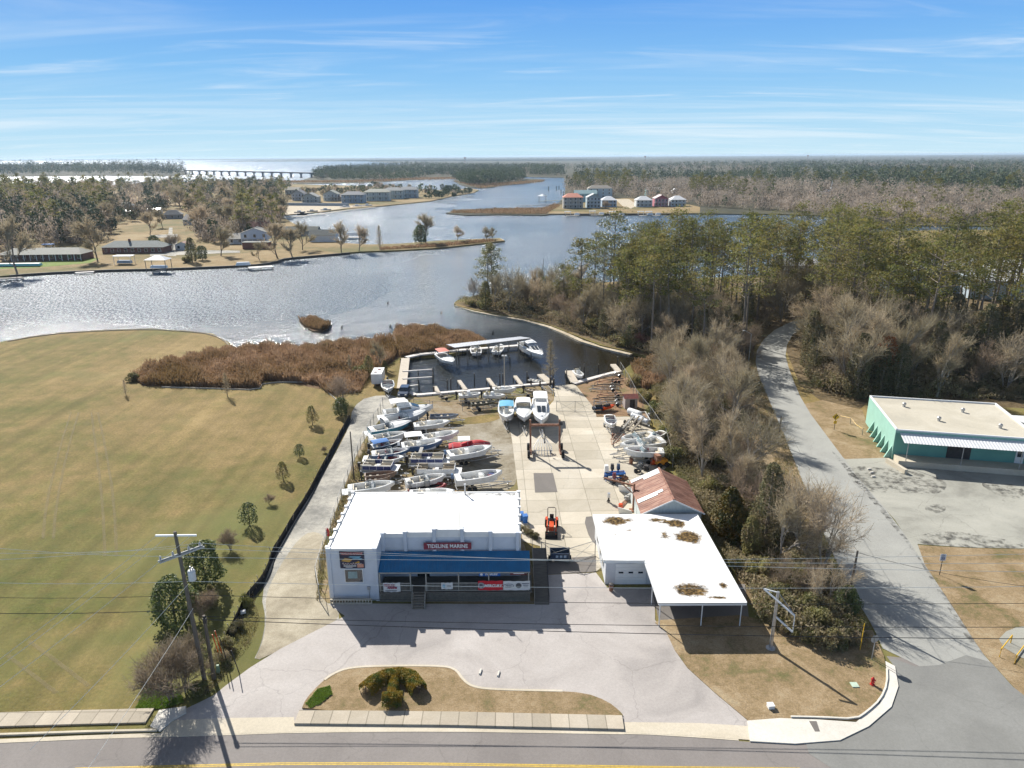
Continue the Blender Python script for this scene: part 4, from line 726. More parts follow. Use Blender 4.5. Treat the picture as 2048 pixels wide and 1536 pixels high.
def woodland(name,poly,n,label,seed,hp=19,hb=14,mixfn=None,nq=34,world=None,ys=1.0,base=0.0):
    rg=np.random.default_rng(seed); 
    if world is None:
        a=np.array(poly,float); x=rg.uniform(a[:,0].min(),a[:,0].max(),n*6); y=a[:,1].min()+(a[:,1].max()-a[:,1].min())*rg.uniform(0,1,n*6)**ys
        k=in_px(poly,x,y); x,y=x[k][:n],y[k][:n]; P2=np.array([G(u,v)[:2] for u,v in zip(x,y)])
    else:
        a=np.array(world,float); X=rg.uniform(a[:,0].min(),a[:,0].max(),n*4); Y=rg.uniform(a[:,1].min(),a[:,1].max(),n*4); k=in_px(world,X,Y); P2=np.c_[X[k][:n],Y[k][:n]]; x=np.full(len(P2),0); y=x
    n=len(P2); D=np.linalg.norm(P2,axis=1); big=np.clip(D/700,0.9,3.2)
    pf=mixfn(P2,x,y,rg) if mixfn else np.full(n,0.6); isp=rg.uniform(size=n)<pf
    Vs=[];Fs=[];ms=[];o=0
    for sel,h,mi in ((isp,hp,0),(~isp,hb,1)):
        q=P2[sel]; m=len(q)
        if m==0: continue
        hh=h*rg.uniform(0.55,1.3,m)*(1+.4*vecnoise(q,0.015,seed+9)); r=(3.4 if mi==0 else 4.2)*np.sqrt(big[sel])*rg.uniform(.7,1.5,m); 
        C=np.repeat(np.c_[q,hh],nq,0); rr=np.repeat(r,nq); d=rg.normal(size=(len(C),3)); d/=np.linalg.norm(d,axis=1)[:,None]; t=rg.uniform(0.3,1,len(C))**0.5
        depth=0.42 if mi==0 else 0.5
        C=np.c_[C[:,0]+d[:,0]*rr*t,C[:,1]+d[:,1]*rr*t,np.maximum(C[:,2]*(1-depth)+d[:,2]*C[:,2]*depth*t,0.5)]
        V,Fa=leaves(rg,C,np.repeat(1.5*np.sqrt(big[sel]),nq)*(1.0 if mi==0 else 1.25),0.1,1.4 if mi==0 else 3.2,updir=None if mi==0 else (0,0,1.2))
        Vs.append(V);Fs.append(Fa+o);o+=len(V);vn=vecnoise(q,0.012,seed+mi)+rg.normal(0,.3,m); pick=np.where(vn>.25,2+mi*1,np.where(vn<-.3,4*mi,mi)) if mi else np.where(vn>.2,2,0); ms+= list(np.repeat(pick,nq))
    o_=link(name,mesh_np(name,np.concatenate(Vs),np.concatenate(Fs),[fg,fb,fg2,fb2,fb3],ms)); return tag(o_,label,None,None,'stuff')
def mixR(P2,x,y,rg):
    m=0.5+1.3*vecnoise(P2,0.008,3); D=P2[:,1]
    return np.where(D>1250,np.clip(m+0.35,0.15,0.95),np.where(D<900,np.clip(m-0.55,0.02,0.6),np.clip(m-0.15,0.05,0.85)))
woodland('distant_woodland',[(1133,392),(1130,360),(1200,350),(2400,348),(2400,445),(1730,447),(1600,426),(1480,418),(1400,414),(1340,405),(1240,395),(1150,398)],5200,'brown and green mixed woodland beyond the river on the right',21,mixfn=mixR,nq=56,hp=19,hb=12)
woodland('distant_woodland',[(1040,353),(1130,354),(1128,340),(2400,352),(2400,322),(1600,324),(1050,338)],5200,'hazy woodland stretching towards the horizon on the right',22,mixfn=mixR,nq=22,hp=18,hb=15,ys=1.0)
woodland('distant_woodland',None,9000,'blue grey woodland along the horizon',23,mixfn=lambda P2,x,y,rg:np.full(len(P2),0.7),nq=9,hp=27,hb=24,world=[(-4500,12500),(-3000,11200),(-1200,7600),(700,5200),(4000,3400),(9000,3600),(16000,9000),(15000,14000),(0,14000)])
woodland('river_point_wood',[(630,352),(650,341),(760,333),(835,329),(900,330),(1000,333),(1100,340),(1125,350),(1000,352),(860,352),(840,357),(760,362),(700,362),(640,360),(622,356)],3200,'dark green wood on the low point left of the island',24,mixfn=lambda P2,x,y,rg:np.full(len(P2),0.85),nq=30,hp=18,hb=14)
woodland('island_wood',[(906,358),(925,368),(955,372),(990,370),(1010,366),(1045,363),(1050,358),(1000,357.3),(950,356)],520,'dark pines covering the small river island',25,mixfn=lambda P2,x,y,rg:np.full(len(P2),0.9),nq=44,hp=17,hb=12)
woodland('far_bank_wood',[(-700,359),(0,353),(150,351.5),(330,351.5),(370,350),(372,345),(345,340),(300,335),(240,331),(-700,332)],4200,'long dark wood on the far bank at the left',26,mixfn=lambda P2,x,y,rg:np.full(len(P2),0.88),nq=30,hp=30,hb=26)
woodland('far_point_wood',None,1500,'thin wooded point in front of the horizon',27,mixfn=lambda P2,x,y,rg:np.full(len(P2),0.8),nq=10,hp=19,hb=17,world=[(-3200,8100),(-600,7000),(850,6900),(850,8300),(-3200,9500)])
woodland('horizon_wood',None,1800,'wooded shore on the horizon at the left',28,mixfn=lambda P2,x,y,rg:np.full(len(P2),0.8),nq=7,hp=30,hb=26,world=[(-22000,16500),(-6200,14800),(-6400,19000),(-22000,19000)])
# --- village trees (individuals)
rv=random.Random(21)
VL=[(-120,470),(0,505),(90,500),(200,492),(235,455),(230,410),(190,392),(0,395),(-150,410)]
scatter([('barefar',0.55,'tall grey bare tree in the wood behind the left riverside houses'),('pinefar',0.33,'green pine in the wood behind the left riverside houses'),('dark',0.12,'dark evergreen in the wood behind the left riverside houses')],VL,130,rv,'','wood behind the left houses',0.95,1.45,5)
scatter([('barefar',0.72,'grey bare tree among the village houses across the river'),('pinefar',0.18,'green pine among the village houses across the river'),('dark',0.1,'dark evergreen among the village houses across the river')],[(385,470),(430,500),(560,470),(575,440),(560,405),(400,395),(330,400),(360,440)],70,rv,'','trees among the village houses',0.85,1.35,6)
scatter([('barefar',0.6,'bare tree on the far side of the village, against the bright river'),('pinefar',0.4,'pine on the far side of the village, against the bright river')],[(-80,385),(0,395),(230,392),(330,396),(560,400),(600,385),(560,372),(400,369),(200,377),(0,375)],90,rv,'','trees along the far village shore',0.85,1.25,7)
scatter([('barefar',0.7,'bare tree behind the grey riverside houses'),('dark',0.3,'evergreen behind the grey riverside houses')],[(570,400),(640,385),(760,378),(840,380),(900,384),(930,384),(880,386),(800,385),(700,390),(640,398)],34,rv,'','trees behind the grey houses',0.45,0.8,6)
for x,y,k,s,lb in ((35,548,'barefar',1.55,'large bare cypress on the bank at the far left edge'),(195,520,'barefar',1.4,'large bare tree between the two ranch houses'),(300,470,'barefar',1.0,'forked bare tree above the second ranch house'),(325,455,'barefar',0.9,'bare tree right of the forked tree in the village'),(310,500,'dark',0.9,'round green holly behind the second ranch house'),(345,500,'crepe',1.6,'slender bare tree beside the brown garage'),(385,525,'dark',1.2,'large dark cedar on the bank right of the brown garage'),(405,520,'dark',0.8,'smaller dark cedar beside the large one on the bank'),(372,525,'bush',1.0,'round shrub at the bank under the large cedar'),
    (442,512,'barefar',1.0,'bare tree on the green lawn left of the white house'),(490,480,'pinefar',1.25,'tall pale pine behind the white house'),(555,516,'barefar',1.2,'tall brown cypress right of the white house'),(585,515,'barefar',1.0,'bare leafy tree left of the dark roofed shed'),(548,470,'pinefar',1.15,'green pine above the brown cypress'),(519,520,'barefar',0.6,'small bare tree in front of the white house'),(605,500,'barefar',0.95,'bare tree beside the dark roofed shed'),
    (683,505,'barefar',1.0,'bare tree with mistletoe on the grassy point'),(718,502,'barefar',0.9,'second bare tree on the grassy point'),(760,500,'cypress',1.5,'conical bare cypress on the grassy point'),(852,487,'barefar',1.15,'widest bare tree near the end of the grassy point'),(842,487,'dark',1.2,'evergreen beside the widest bare tree on the point'),(915,483,'barefar',0.62,'thin bare sapling on the grassy point, third from its end'),(972,484,'barefar',0.6,'bare sapling at the end of the grassy point'),(985,482,'barefar',0.5,'last bare sapling at the very end of the grassy point'),
    (1935,425,'pinefar',0.9,'lone round pine at the far right field edge'),(1400,391,'pinefar',0.8,'pine clump tree behind the white river houses'),(1415,391,'pinefar',0.8,'second pine clump tree behind the white river houses'),(1385,392,'pinefar',0.75,'left pine clump tree behind the white river houses'),(1148,415,'crepe',1.5,'palm like tree beside the red roofed house'),(1210,418,'crepe',1.4,'small garden tree beside the blue porch house')):
    plant(k,x,y,s,lb)
sheet('verge',[(-60,540),(60,528),(110,520),(200,516),(180,526),(60,536)],0.03,brightgrass)
reeds([(760,500),(870,494),(950,487),(1000,481),(960,482),(880,489),(760,497)],3000,1.3,'brown reeds along the near side of the grassy point',31,w=0.2)
reeds([(905,422),(1000,418),(1085,417),(1110,408),(1120,412),(1092,428),(1000,428),(900,426)],6000,1.5,'brown marsh grass on the sandbar before the river houses',32,w=0.3)
reeds([(560,365),(700,365),(840,360),(1000,356),(1000,354.5),(850,356),(700,362),(560,362.5)],5000,2.5,'reddish marsh edging the far river point',33,w=1.0)
reeds([(905,362),(960,377),(1000,372),(1085,364),(1090,360),(1000,366),(930,366)],2600,1.8,'reddish marsh edging the river island',34,w=0.8)

rz_=random.Random(77)
scatter([('pinefar',1,None)],[(1350,410),(1500,415),(1700,430),(2100,440),(2200,400),(2100,372),(1800,362),(1500,368),(1350,385)],60,rz_,'dark pine rising above the brown woodland across the river','pines above the far brown woodland',0.9,1.3,14)
scatter([('pinefar',1,None)],[(1135,388),(1140,365),(1250,362),(1300,375),(1250,392),(1160,396)],30,rz_,'dark pine in the group behind the turquoise river house','pines behind the turquoise house',0.9,1.3,9)
scatter([('pinefar',1,None)],[(1375,392),(1440,394),(1450,386),(1385,384)],14,rz_,'pine of the dense dark clump beside the rightmost river house','dark pine clump by the river houses',0.9,1.1,6)
# --- dense undergrowth, and woodland masses nobody could count
und_g=P('undergrowth_olive',(0.179,0.172,0.067),0.9,col2=(0.299,0.247,0.135),scale=0.3,coord='World',trans=0.35,col3=(0.374,0.299,0.194),s3=0.08)
und_b=P('undergrowth_brown',(0.404,0.314,0.209),0.9,col2=(0.239,0.187,0.120),scale=0.35,coord='World',trans=0.35,col3=(0.194,0.194,0.075),s3=0.09)
def undergrowth(poly,n,h,label,seed,qs=0.4):
    rg=np.random.default_rng(seed); pl=[tuple(p[:2]) for p in GL(poly)]; a=np.array(pl); lo,hi=a.min(0),a.max(0); q=rg.uniform(lo,hi,(n*5,2)); q=q[in_px(pl,q[:,0],q[:,1])][:n]; n=len(q)
    env=h*np.clip(0.55+0.9*vecnoise(q,0.45,seed),0.12,1.3); z=env*rg.uniform(0,1,n)**0.6; C=np.c_[q,z]; k=n//2
    V1,F1=leaves(rg,C[:k],qs,0.1,1.6); V2,F2=leaves(rg,C[k:],qs*1.9,0,6,updir=(0,0,1.0)); V,Fa=cat((V1,F1),(V2,F2))
    tag(link('undergrowth',mesh_np('undergrowth',V,Fa,[und_g,und_b],[0]*len(F1)+[1]*len(F2))),label,None,None,'stuff')
undergrowth([(914,606),(960,599),(1100,582),(1300,585),(1590,590),(1600,625),(1530,660),(1502,700),(1495,740),(1400,740),(1310,714),(1250,699),(1170,672),(1060,636),(960,618)],80000,4.2,'tangled undergrowth beneath the pines along the creek',41,0.45)
undergrowth([(1602,670),(1660,655),(2300,700),(2300,805),(1960,800),(1745,800),(1660,798),(1612,760)],90000,6.0,'tangled undergrowth of the wood behind the green warehouse',42,0.45)
undergrowth([(1278,735),(1350,730),(1462,735),(1478,790),(1495,880),(1535,960),(1575,1040),(1650,1150),(1680,1210),(1725,1290),(1660,1315),(1600,1290),(1560,1262),(1505,1240),(1498,1190),(1445,1110),(1398,1030),(1352,955),(1335,890),(1325,825)],85000,2.6,'tangled undergrowth of the strip between yard and side road',43,0.3)
woodland('village_woods',[(-150,480),(0,500),(120,495),(215,480),(245,450),(235,400),(190,385),(0,385),(-150,395)],520,'dense bare woods behind the left riverside houses',44,mixfn=lambda P2,x,y,rg:np.full(len(P2),0.3),nq=150,hp=17,hb=15)
woodland('village_woods',[(380,478),(450,490),(540,470),(570,440),(555,405),(420,400),(375,425)],150,'dense bare trees around the village houses',45,mixfn=lambda P2,x,y,rg:np.full(len(P2),0.25),nq=150,hp=13,hb=12)
woodland('village_woods',[(-150,392),(0,392),(240,384),(330,392),(540,396),(590,380),(560,370),(400,368),(200,377),(0,375),(-150,378)],420,'band of woods along the far shore of the village',46,mixfn=lambda P2,x,y,rg:np.full(len(P2),0.4),nq=110,hp=14,hb=11)
woodland('village_woods',[(570,398),(640,384),(760,377),(840,381),(870,390),(800,388),(700,392),(640,396)],60,'scrubby trees behind the grey riverside houses',47,mixfn=lambda P2,x,y,rg:np.full(len(P2),0.5),nq=90,hp=10,hb=9)
woodland('village_woods',[(845,392),(870,382),(930,383),(950,388),(900,396),(860,400)],26,'green scrub at the end of the grey house row',48,mixfn=lambda P2,x,y,rg:np.full(len(P2),0.9),nq=120,hp=9,hb=8)

woodland('village_woods',[(245,452),(300,440),(330,425),(345,405),(300,398),(240,400)],70,'bare woods between the pale blue house and the village road',49,mixfn=lambda P2,x,y,rg:np.full(len(P2),0.3),nq=130,hp=13,hb=11)
woodland('village_woods',[(-120,520),(0,512),(20,505),(0,495),(-120,500)],20,'trees at the left end of the first ranch house',50,mixfn=lambda P2,x,y,rg:np.full(len(P2),0.3),nq=150,hp=15,hb=13)

gtuft=P('green_tufts',(0.16,0.26,0.03),0.9,col2=(0.24,0.33,0.06),scale=0.8,coord='World',trans=0.3)
reeds([(270,1420),(290,1380),(325,1362),(355,1378),(368,1405),(330,1418)],9000,0.12,'bright green grass at the foot of the bare multi-stemmed trees',14,0.05,0.02,0.5,gtuft)
reeds([(612,1410),(635,1382),(660,1375),(665,1392),(640,1412),(620,1420)],2500,0.1,'small green weed patch on the grass island',15,0.05,0.16,0.5,gtuft)

for x,y,k,sc_,lb in ((1560,1185,'baredense',.5,'bare brown twiggy bush rising from the roadside thicket, left'),(1612,1200,'baredense',.5,'bare brown twiggy bush in the middle of the roadside thicket'),(1655,1225,'bare',.42,'slim bare tree near the leaning roadside pole'),(1620,1265,'deadbush',.7,'pale brown tangle at the front of the roadside thicket'),(1545,1235,'deadbush',.6,'pale brown tangle behind the empty sign frame'),
    (452,1300,'bush',.4,'small shrub at the lower end of the silt fence'),(470,1262,'deadbush',.36,'low brown bush beside the silt fence'),(436,1330,'deadbush',.42,'brown brush between the silt fence and the short pole'),(398,1240,'crepe',.6,'small bare brushy tree behind the tall utility pole'),(425,1215,'dark',.3,'small dark shrub by the silt fence behind the poles'),
    (1128,622,'pine',.62,'short pine on the creek point left of the lone tall pine'),(1205,655,'pine',.8,'pine leaning over the creek bank near the pine wood'),(1250,672,'pine',.85,'pine at the water edge in front of the pine wood'),(1040,606,'bare',.7,'tall slim bare tree on the creek point'),(1072,612,'bare',.62,'second slim bare tree on the creek point'),(1110,622,'bare',.75,'bare tree beside the short pine on the creek point')):
    plant(k,x,y,sc_,lb)
# ---------------- main shop ----------------
deckm=P('old_deck_boards',(0.17,0.15,0.12),0.85,col2=(0.1,0.09,0.075),scale=1.2,stretch=(1,8,1))
latt=P('lattice',(0.24,0.22,0.18),0.85,var=0.3,scale=3)
awn=P('blue_metal_roof',(0.012,0.17,0.36),0.35,var=0.2,scale=0.8)
soffit=P('painted_beam',(0.4,0.38,0.33),0.7,var=0.2)
signred=P('sign_maroon',(0.28,0.035,0.06),0.5,var=0.3,scale=1.2)
ink=P('sign_ink',(0.02,0.02,0.05),0.6); inkr=P('sign_ink_red',(0.35,0.01,0.06),0.6); inkw=P('sign_white',(0.82,0.82,0.8),0.6)
vinylw=P('banner_white',(0.74,0.73,0.7),0.55,var=0.06,scale=1); cyan=P('sign_cyan',(0.2,0.45,0.6),0.5); gold=P('sign_gold',(0.5,0.28,0.05),0.5); evb=P('sign_blue',(0.01,0.12,0.42),0.5)
shop=thing('shop_building','white flat-roofed marine shop with pale blue front, blue awning and porch','building',(0,0,0))
X0,X1,XJ=-18.95,0.70,-13.85; YF,YR,YB=63.62,66.2,76.5
mb=MB()
mb.box((X0+XJ)/2,(YF+YB)/2,2.98,XJ-X0,YB-YF,5.96); mb.box((XJ+X1)/2-0.01,(YR+YB)/2,2.96,X1-XJ-0.02,YB-YR,5.92)
mb.build('wall',bluegrey,shop)
mb=MB().poly([(X0+.25,YF+.25,6.0),(XJ-.25,YF+.25,6.0),(XJ-.25,YR+.2,6.0),(X1-.25,YR+.2,6.0),(X1-.25,YB-.2,6.0),(X0+.25,YB-.2,6.0)])
mb.build('roof',roofwhite,shop)
MB().poly([(-9,75.4,6.004),(-3,75.6,6.004),(.3,75.3,6.004),(.35,76.2,6.004),(-9,76.2,6.004)]).poly([(-13,75.9,6.004),(-10.5,75.95,6.004),(-10.5,76.25,6.004),(-13,76.25,6.004)]).build('roof_stain',stn,shop)
mb=MB()
for x in (-16.2,-13.2,-10.2,-7.2,-4.2,-1.2): mb.bar((x,YR+.3 if x>XJ else YF+.3,6.012),(x,76.2,6.012),.1,.03)
mb.build('roof_seam',white,shop)
mb=MB()
def par(x0,y0,x1,y1,z0,z1,w=0.25): mb.bar((x0,y0,(z0+z1)/2),(x1,y1,(z0+z1)/2),w,z1-z0)
par(X0,YF+.12,XJ,YF+.12,5.9,6.12); par(X0+.12,YF+.24,X0+.12,YB,5.9,6.14); par(XJ-.12,YF+.24,XJ-.12,YR,5.9,6.11); par(X1-.12,YR+.24,X1-.12,YB,5.9,6.16); par(X0+.25,YB-.1,X1-.25,YB-.1,5.9,6.05)
fx=[XJ,-11.3,-8.25,-5.3,-2.35,X1]; hs=[6.35,6.5,6.8,6.5,6.35]
for i in range(5): mb.box((fx[i]+fx[i+1])/2,YR+.13,(5.9+hs[i])/2,fx[i+1]-fx[i]-.36,.3,hs[i]-5.9)
mb.build('parapet',white,shop)
for i,x in enumerate(fx):
    h=max(hs[max(i-1,0)],hs[min(i,4)])+0.12; x=min(max(x,XJ+.2),X1-.2)
    MB().box(x,YR-.03,(4.4+h)/2,.36,.5,h-4.4).box(x,YR-.03,h+.04,.46,.6,.1).build('pilaster',bluegrey,shop)
for k in range(8):
    y=YF+.25+k*(YB-YF-.5)/7
    MB().box(X0-.03,y,3.1,.2,.3,6.2).box(X0+.02,y,6.22,.36,.38,.08).build('pilaster',white,shop)
for k in range(6):
    y=YR+.3+k*(YB-YR-.6)/5
    MB().box(X1+.06,y,3.1,.2,.3,6.2).box(X1+.02,y,6.22,.4,.38,.08).build('pilaster',white,shop)
for x in (X0+.2,XJ-.2): MB().box(x,YF-.04,3.05,.34,.14,6.1).box(x,YF,6.16,.5,.4,.12).build('pilaster',bluegrey,shop)
# awning
aw=MB(); n=40; ax0,ax1=XJ+.05,1.75
for i in range(n):
    xa=ax0+(ax1-ax0)*i/n; xb=ax0+(ax1-ax0)*(i+1)/n; 
    aw.poly([(xa,63.55,3.36),(xb,63.55,3.36),(xb,65.95,4.38),(xa,65.95,4.38)])
    aw.bar((xa,63.55,3.38),(xa,65.95,4.40),0.06,0.05)
aw.poly([(ax0,63.56,3.30),(ax0,65.95,4.30),(ax1,65.95,4.30),(ax1,63.56,3.30)]); aw.build('awning',awn,shop)
mb=MB().poly([(ax1+.01,63.56,3.3),(ax1+.01,66.1,3.3),(ax1+.01,66.1,4.4)]).bar((ax0,63.62,3.27),(ax1,63.62,3.27),.12,.14).build('awning_beam',soffit,shop)
MB().box(-5.9,64.75,1.12,15.7,3.0,.14).build('porch_deck',deckm,shop)
for x in (XJ+.15,-10.55,-8.95,-5.6,-2.5,1.6): MB().box(x,63.5,2.2,.12,.12,2.1).build('post',soffit,shop)
def lattice(x0,x1):
    m=MB(); y=63.33; m.bar((x0,y,1.12),(x1,y,1.12),.06,.12).bar((x0,y,.1),(x1,y,.1),.06,.1); s=.16; k=x0-1.0
    while k<x1:
        for sg in (1,-1):
            a=max(x0,k); b=min(x1,k+1.0)
            if b>a:
                za=.08+(a-k) if sg>0 else 1.08-(a-k); zb=.08+(b-k) if sg>0 else 1.08-(b-k); m.bar((a,y-.02*sg,za),(b,y-.02*sg,zb),.035,.05)
        k+=s
    m.build('lattice_skirt',latt,shop)
lattice(XJ+.05,-10.3); lattice(-8.95,1.75)
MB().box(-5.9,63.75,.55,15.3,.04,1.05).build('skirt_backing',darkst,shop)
def rail(x0,x1):
    m=MB(); m.bar((x0,63.4,2.18),(x1,63.4,2.18),.06,.08).bar((x0,63.4,1.3),(x1,63.4,1.3),.05,.06); x=x0+.08
    while x<x1: m.bar((x,63.4,1.3),(x,63.4,2.16),.035); x+=.13
    m.build('railing',soffit,shop)
rail(XJ+.2,-10.5); rail(-8.9,1.6)
st=MB()
for k in range(6): st.box(-9.65,63.1-.22*k+.1,1.0-.17*k-.09,1.25,.26,.06).box(-9.65,63.2-.22*k+.02,1.0-.17*k-.17,1.25,.02,.14)
st.bar((-10.28,63.3,1.05),(-10.28,62,.1),.06,.2).bar((-9.02,63.3,1.05),(-9.02,62,.1),.06,.2); st.build('stairs',wood,shop)
MB().bar((-10.3,63.3,2.1),(-10.3,62.0,1.1),.05).bar((-9.0,63.3,2.1),(-9.0,62.0,1.1),.05).bar((-10.3,62,0),(-10.3,62,1.1),.06).bar((-9,62,0),(-9,62,1.1),.06).build('handrail',soffit,shop)
door=MB().box(-9.55,66.16,2.2,1.3,.08,2.1).build('door',glass,shop); MB().box(-9.0,66.1,2.2,.05,.06,.3).build('handle',chrome,door)
for x,w_,z in ((-12.6,1.9,2.5),(-7.1,1.5,2.4),(-4.0,2.3,2.35),(-1.0,2.0,2.4)):
    f=MB().box(x,66.17,z,w_,.05,1.3).build('window',trim,shop); MB().box(x,66.135,z,w_-.16,.05,1.14).build('pane',glass,f)
f=MB().box(-16.35,YF-.02,2.98,1.95,.06,1.6).build('window',trim,shop); MB().box(-16.35,YF-.06,2.98,1.75,.05,1.4).build('pane',glass,f); MB().box(-16.45,YF-.09,3.1,.95,.02,.8).build('window_poster',P('faded_poster',(0.3,0.42,0.42),0.6,var=0.3),f)
MB().box(-14.9,YF-.1,1.55,.3,.16,.35).bar((-14.9,YF-.06,0),(-14.9,YF-.06,1.5),.05).build('meter',chrome,shop)
MB().tube([(-11.6,75.9,6),(-11.6,75.9,7.2)],.09,8).tube([(-11.6,75.9,7.2),(-11.6,75.9,7.35)],.16,8).build('vent_pipe',chrome,shop).location.x=6.0
MB().tube([(-5.6,66.9,6),(-5.6,66.9,8.6)],.025,5).build('antenna',darkst,shop)
MB().tube([(-12.9,66.16,3.2),(-13.2,66.16,2.0)],.02,4).build('conduit',darkst,shop)
# ramp & side stair on the right
rmp=thing('wheelchair_ramp','dark timber ramp with rails along the right side of the shop porch','ramp',(0,0,0))
m=MB(); m.poly([(2.2,62.6,.03),(3.7,62.6,.03),(3.7,68.5,1.15),(2.2,68.5,1.15)]).poly([(2.2,62.6,.0),(2.2,68.5,1.1),(3.7,68.5,1.1),(3.7,62.6,.0)]).box(2.95,70.2,1.1,1.5,3.4,.12); m.build('ramp_deck',deckm,rmp)
for x in (2.2,3.7):
    m=MB().bar((x,62.6,1.0),(x,68.5,2.15),.06,.08).bar((x,68.5,2.15),(x,71.9,2.15),.06,.08)
    for k in range(24):
        t=k/24; y=62.7+9.1*t; z=.03+1.1*min(1,(y-62.6)/5.9); m.bar((x,y,z),(x,y,z+1.0),.04)
    m.build('railing',darkst if x>3 else wood,rmp)
# signs on the shop (bolted to it: parts)
b=MB().box(-6.85,YR-.36,5.05,5.0,.08,.78).box(-9.1,YR-.41,5.05,.5,.03,.6).box(-4.6,YR-.41,5.05,.5,.03,.6).build('name_sign',signred,shop); wall_text('TIDELINE MARINE',.62,inkw,b,(-6.85,YR-.43,5.05),bold=.012,sx=0.86)
s=MB().box(-16.4,YF-.06,4.87,2.5,.08,1.95).build('picture_sign',ink,shop)
wall_text('TIDELINE MARINE',.36,P('sign_rose',(0.62,0.22,0.2),0.6),s,(-16.4,YF-.115,5.6),bold=.012,sx=.78)
m=MB(); 
for i,(x,z,w_,h_) in enumerate(((-16.1,5.2,1.4,.22),(-15.9,4.98,1.2,.2),(-16.7,4.95,.5,.14))): m.poly([(x-w_/2,YF-.112,z),(x+w_*.3,YF-.112,z-h_*.4),(x+w_/2,YF-.112,z+h_*.35),(x-w_*.3,YF-.112,z+h_*.4)])
m.build('sign_picture',cyan,s)
m=MB().poly([(-17.5,YF-.113,4.75),(-16.7,YF-.113,4.6),(-16.3,YF-.113,4.95),(-17.1,YF-.113,5.1)]).poly([(-16.2,YF-.111,4.5),(-15.6,YF-.111,4.5),(-15.7,YF-.111,4.75)]).build('sign_picture',gold,s)
MB().tube([(-17.4+.08*k,YF-.12,4.42+.13*math.sin(k*1.9)*(1.3 if k in(1,2,13,14) else .6)) for k in range(25)],.035,4).build('script_line',P('sign_script',(0.75,0.6,0.55),0.6),s)
m=MB().poly([(-15.9,YF-.116,4.0),(-15.25,YF-.116,4.0),(-15.25,YF-.116,4.4),(-15.9,YF-.116,4.4)]).build('sign_panel',P('sign_salmon',(0.6,0.28,0.2),0.6),s); MB().poly([(-17.3,YF-.117,4.14),(-16.0,YF-.117,4.14),(-16.0,YF-.117,4.22),(-17.3,YF-.117,4.22)]).poly([(-17.1,YF-.117,4.0),(-16.4,YF-.117,4.0),(-16.4,YF-.117,4.05),(-17.1,YF-.117,4.05)]).build('sign_lines',inkw,s)
def wavy(x0,x1,z0,z1,mat,name,label,sag=.03):
    t=thing(name,label,'banner',((x0+x1)/2,63.3,z0)); m=MB(); n=16; w=x1-x0
    secs=[[(-w/2+w*i/n,-.03*math.sin(i*1.1),(z0-z0)-(.05*math.sin(PI*i/n))),(-w/2+w*i/n,-.03*math.sin(i*1.1+1),(z1-z0)-(sag*math.sin(PI*i/n)))] for i in range(n+1)]
    m.loft(secs); m.build('cloth',mat,t); return t,w,z1-z0
t,w,h=wavy(-13.35,-11.6,1.25,2.32,vinylw,'banner','white banner reading TIDELINE MARINE hung left of the porch steps')
wall_text('TIDELINE',.32,inkr,t,(-.25,-.07,h*.72),bold=.012,sx=.85); wall_text('MARINE',.30,inkr,t,(.05,-.07,h*.45),bold=.012,sx=.9); MB().poly([(-.7,-.07,.1),(.5,-.07,.1),(.5,-.07,.17),(-.7,-.07,.17)]).build('small_print',ink,t)
t,w,h=wavy(-7.4,-6.2,1.55,2.3,vinylw,'banner','small white banner with round emblem right of the porch steps')
MB().lathe([(.17,0),(.17,.01)],(-.3,-.07,h*.5),14,'y').build('emblem',cyan,t); MB().poly([(-.05,-.06,h*.4),(.45,-.06,h*.4),(.45,-.06,h*.55),(-.05,-.06,h*.55)]).build('small_print',ink,t)
t,w,h=wavy(-3.6,-1.05,1.4,2.5,leadred,'banner','red banner reading MERCURY on the porch railing')
wall_text('MERCURY',.42,inkw,t,(.25,-.07,h*.48),shear=.25,bold=.015,sx=.95); MB().lathe([(.36,0),(.36,.01)],(-.95,-.06,h*.5),18,'y').build('emblem',P('emblem_grey',(.35,.35,.36),.5),t); MB().bar((-1.12,-.08,h*.3),(-1.05,-.08,h*.68),.05).bar((-.8,-.08,h*.3),(-.87,-.08,h*.68),.05).bar((-1.05,-.08,h*.68),(-.96,-.08,h*.48),.05).bar((-.87,-.08,h*.68),(-.96,-.08,h*.48),.05).build('emblem_mark',ink,t)
t,w,h=wavy(-1.0,1.75,1.4,2.45,vinylw,'banner','long white banner with oval script logo and anchor badge at the right porch end')
MB().tube([(-.85+.55*math.cos(a*PI/12),-.07,h*.5+.2*math.sin(a*PI/12)) for a in range(25)],.02,4).build('emblem',ink,t); wall_text('Marine',.22,ink,t,(-.85,-.07,h*.5),shear=.3)
MB().lathe([(.3,0),(.3,.01)],(.2,-.065,h*.5),14,'y').build('emblem',P('emblem_dark',(.1,.1,.1),.5),t); MB().poly([(.55,-.07,.75),(1.3,-.07,.75),(1.3,-.07,.81),(.55,-.07,.81)]).poly([(.65,-.07,.55),(1.2,-.07,.55),(1.2,-.07,.61),(.65,-.07,.61)]).poly([(.7,-.07,.35),(1.15,-.07,.35),(1.15,-.07,.41),(.7,-.07,.41)]).build('small_print',ink,t)
t=thing('hanging_sign','blue sign reading EVINRUDE under the awning','sign',(-2.1-.3,63.75,2.75)); MB().box(0,0,.22,2.2,.06,.42).build('board',evb,t); wall_text('EVINRUDE',.28,inkw,t,(.15,-.04,.22),shear=.2,bold=.01,sx=.95); MB().lathe([(.14,0),(.14,.01)],(-.85,-.035,.22),12,'y').build('emblem',inkw,t)
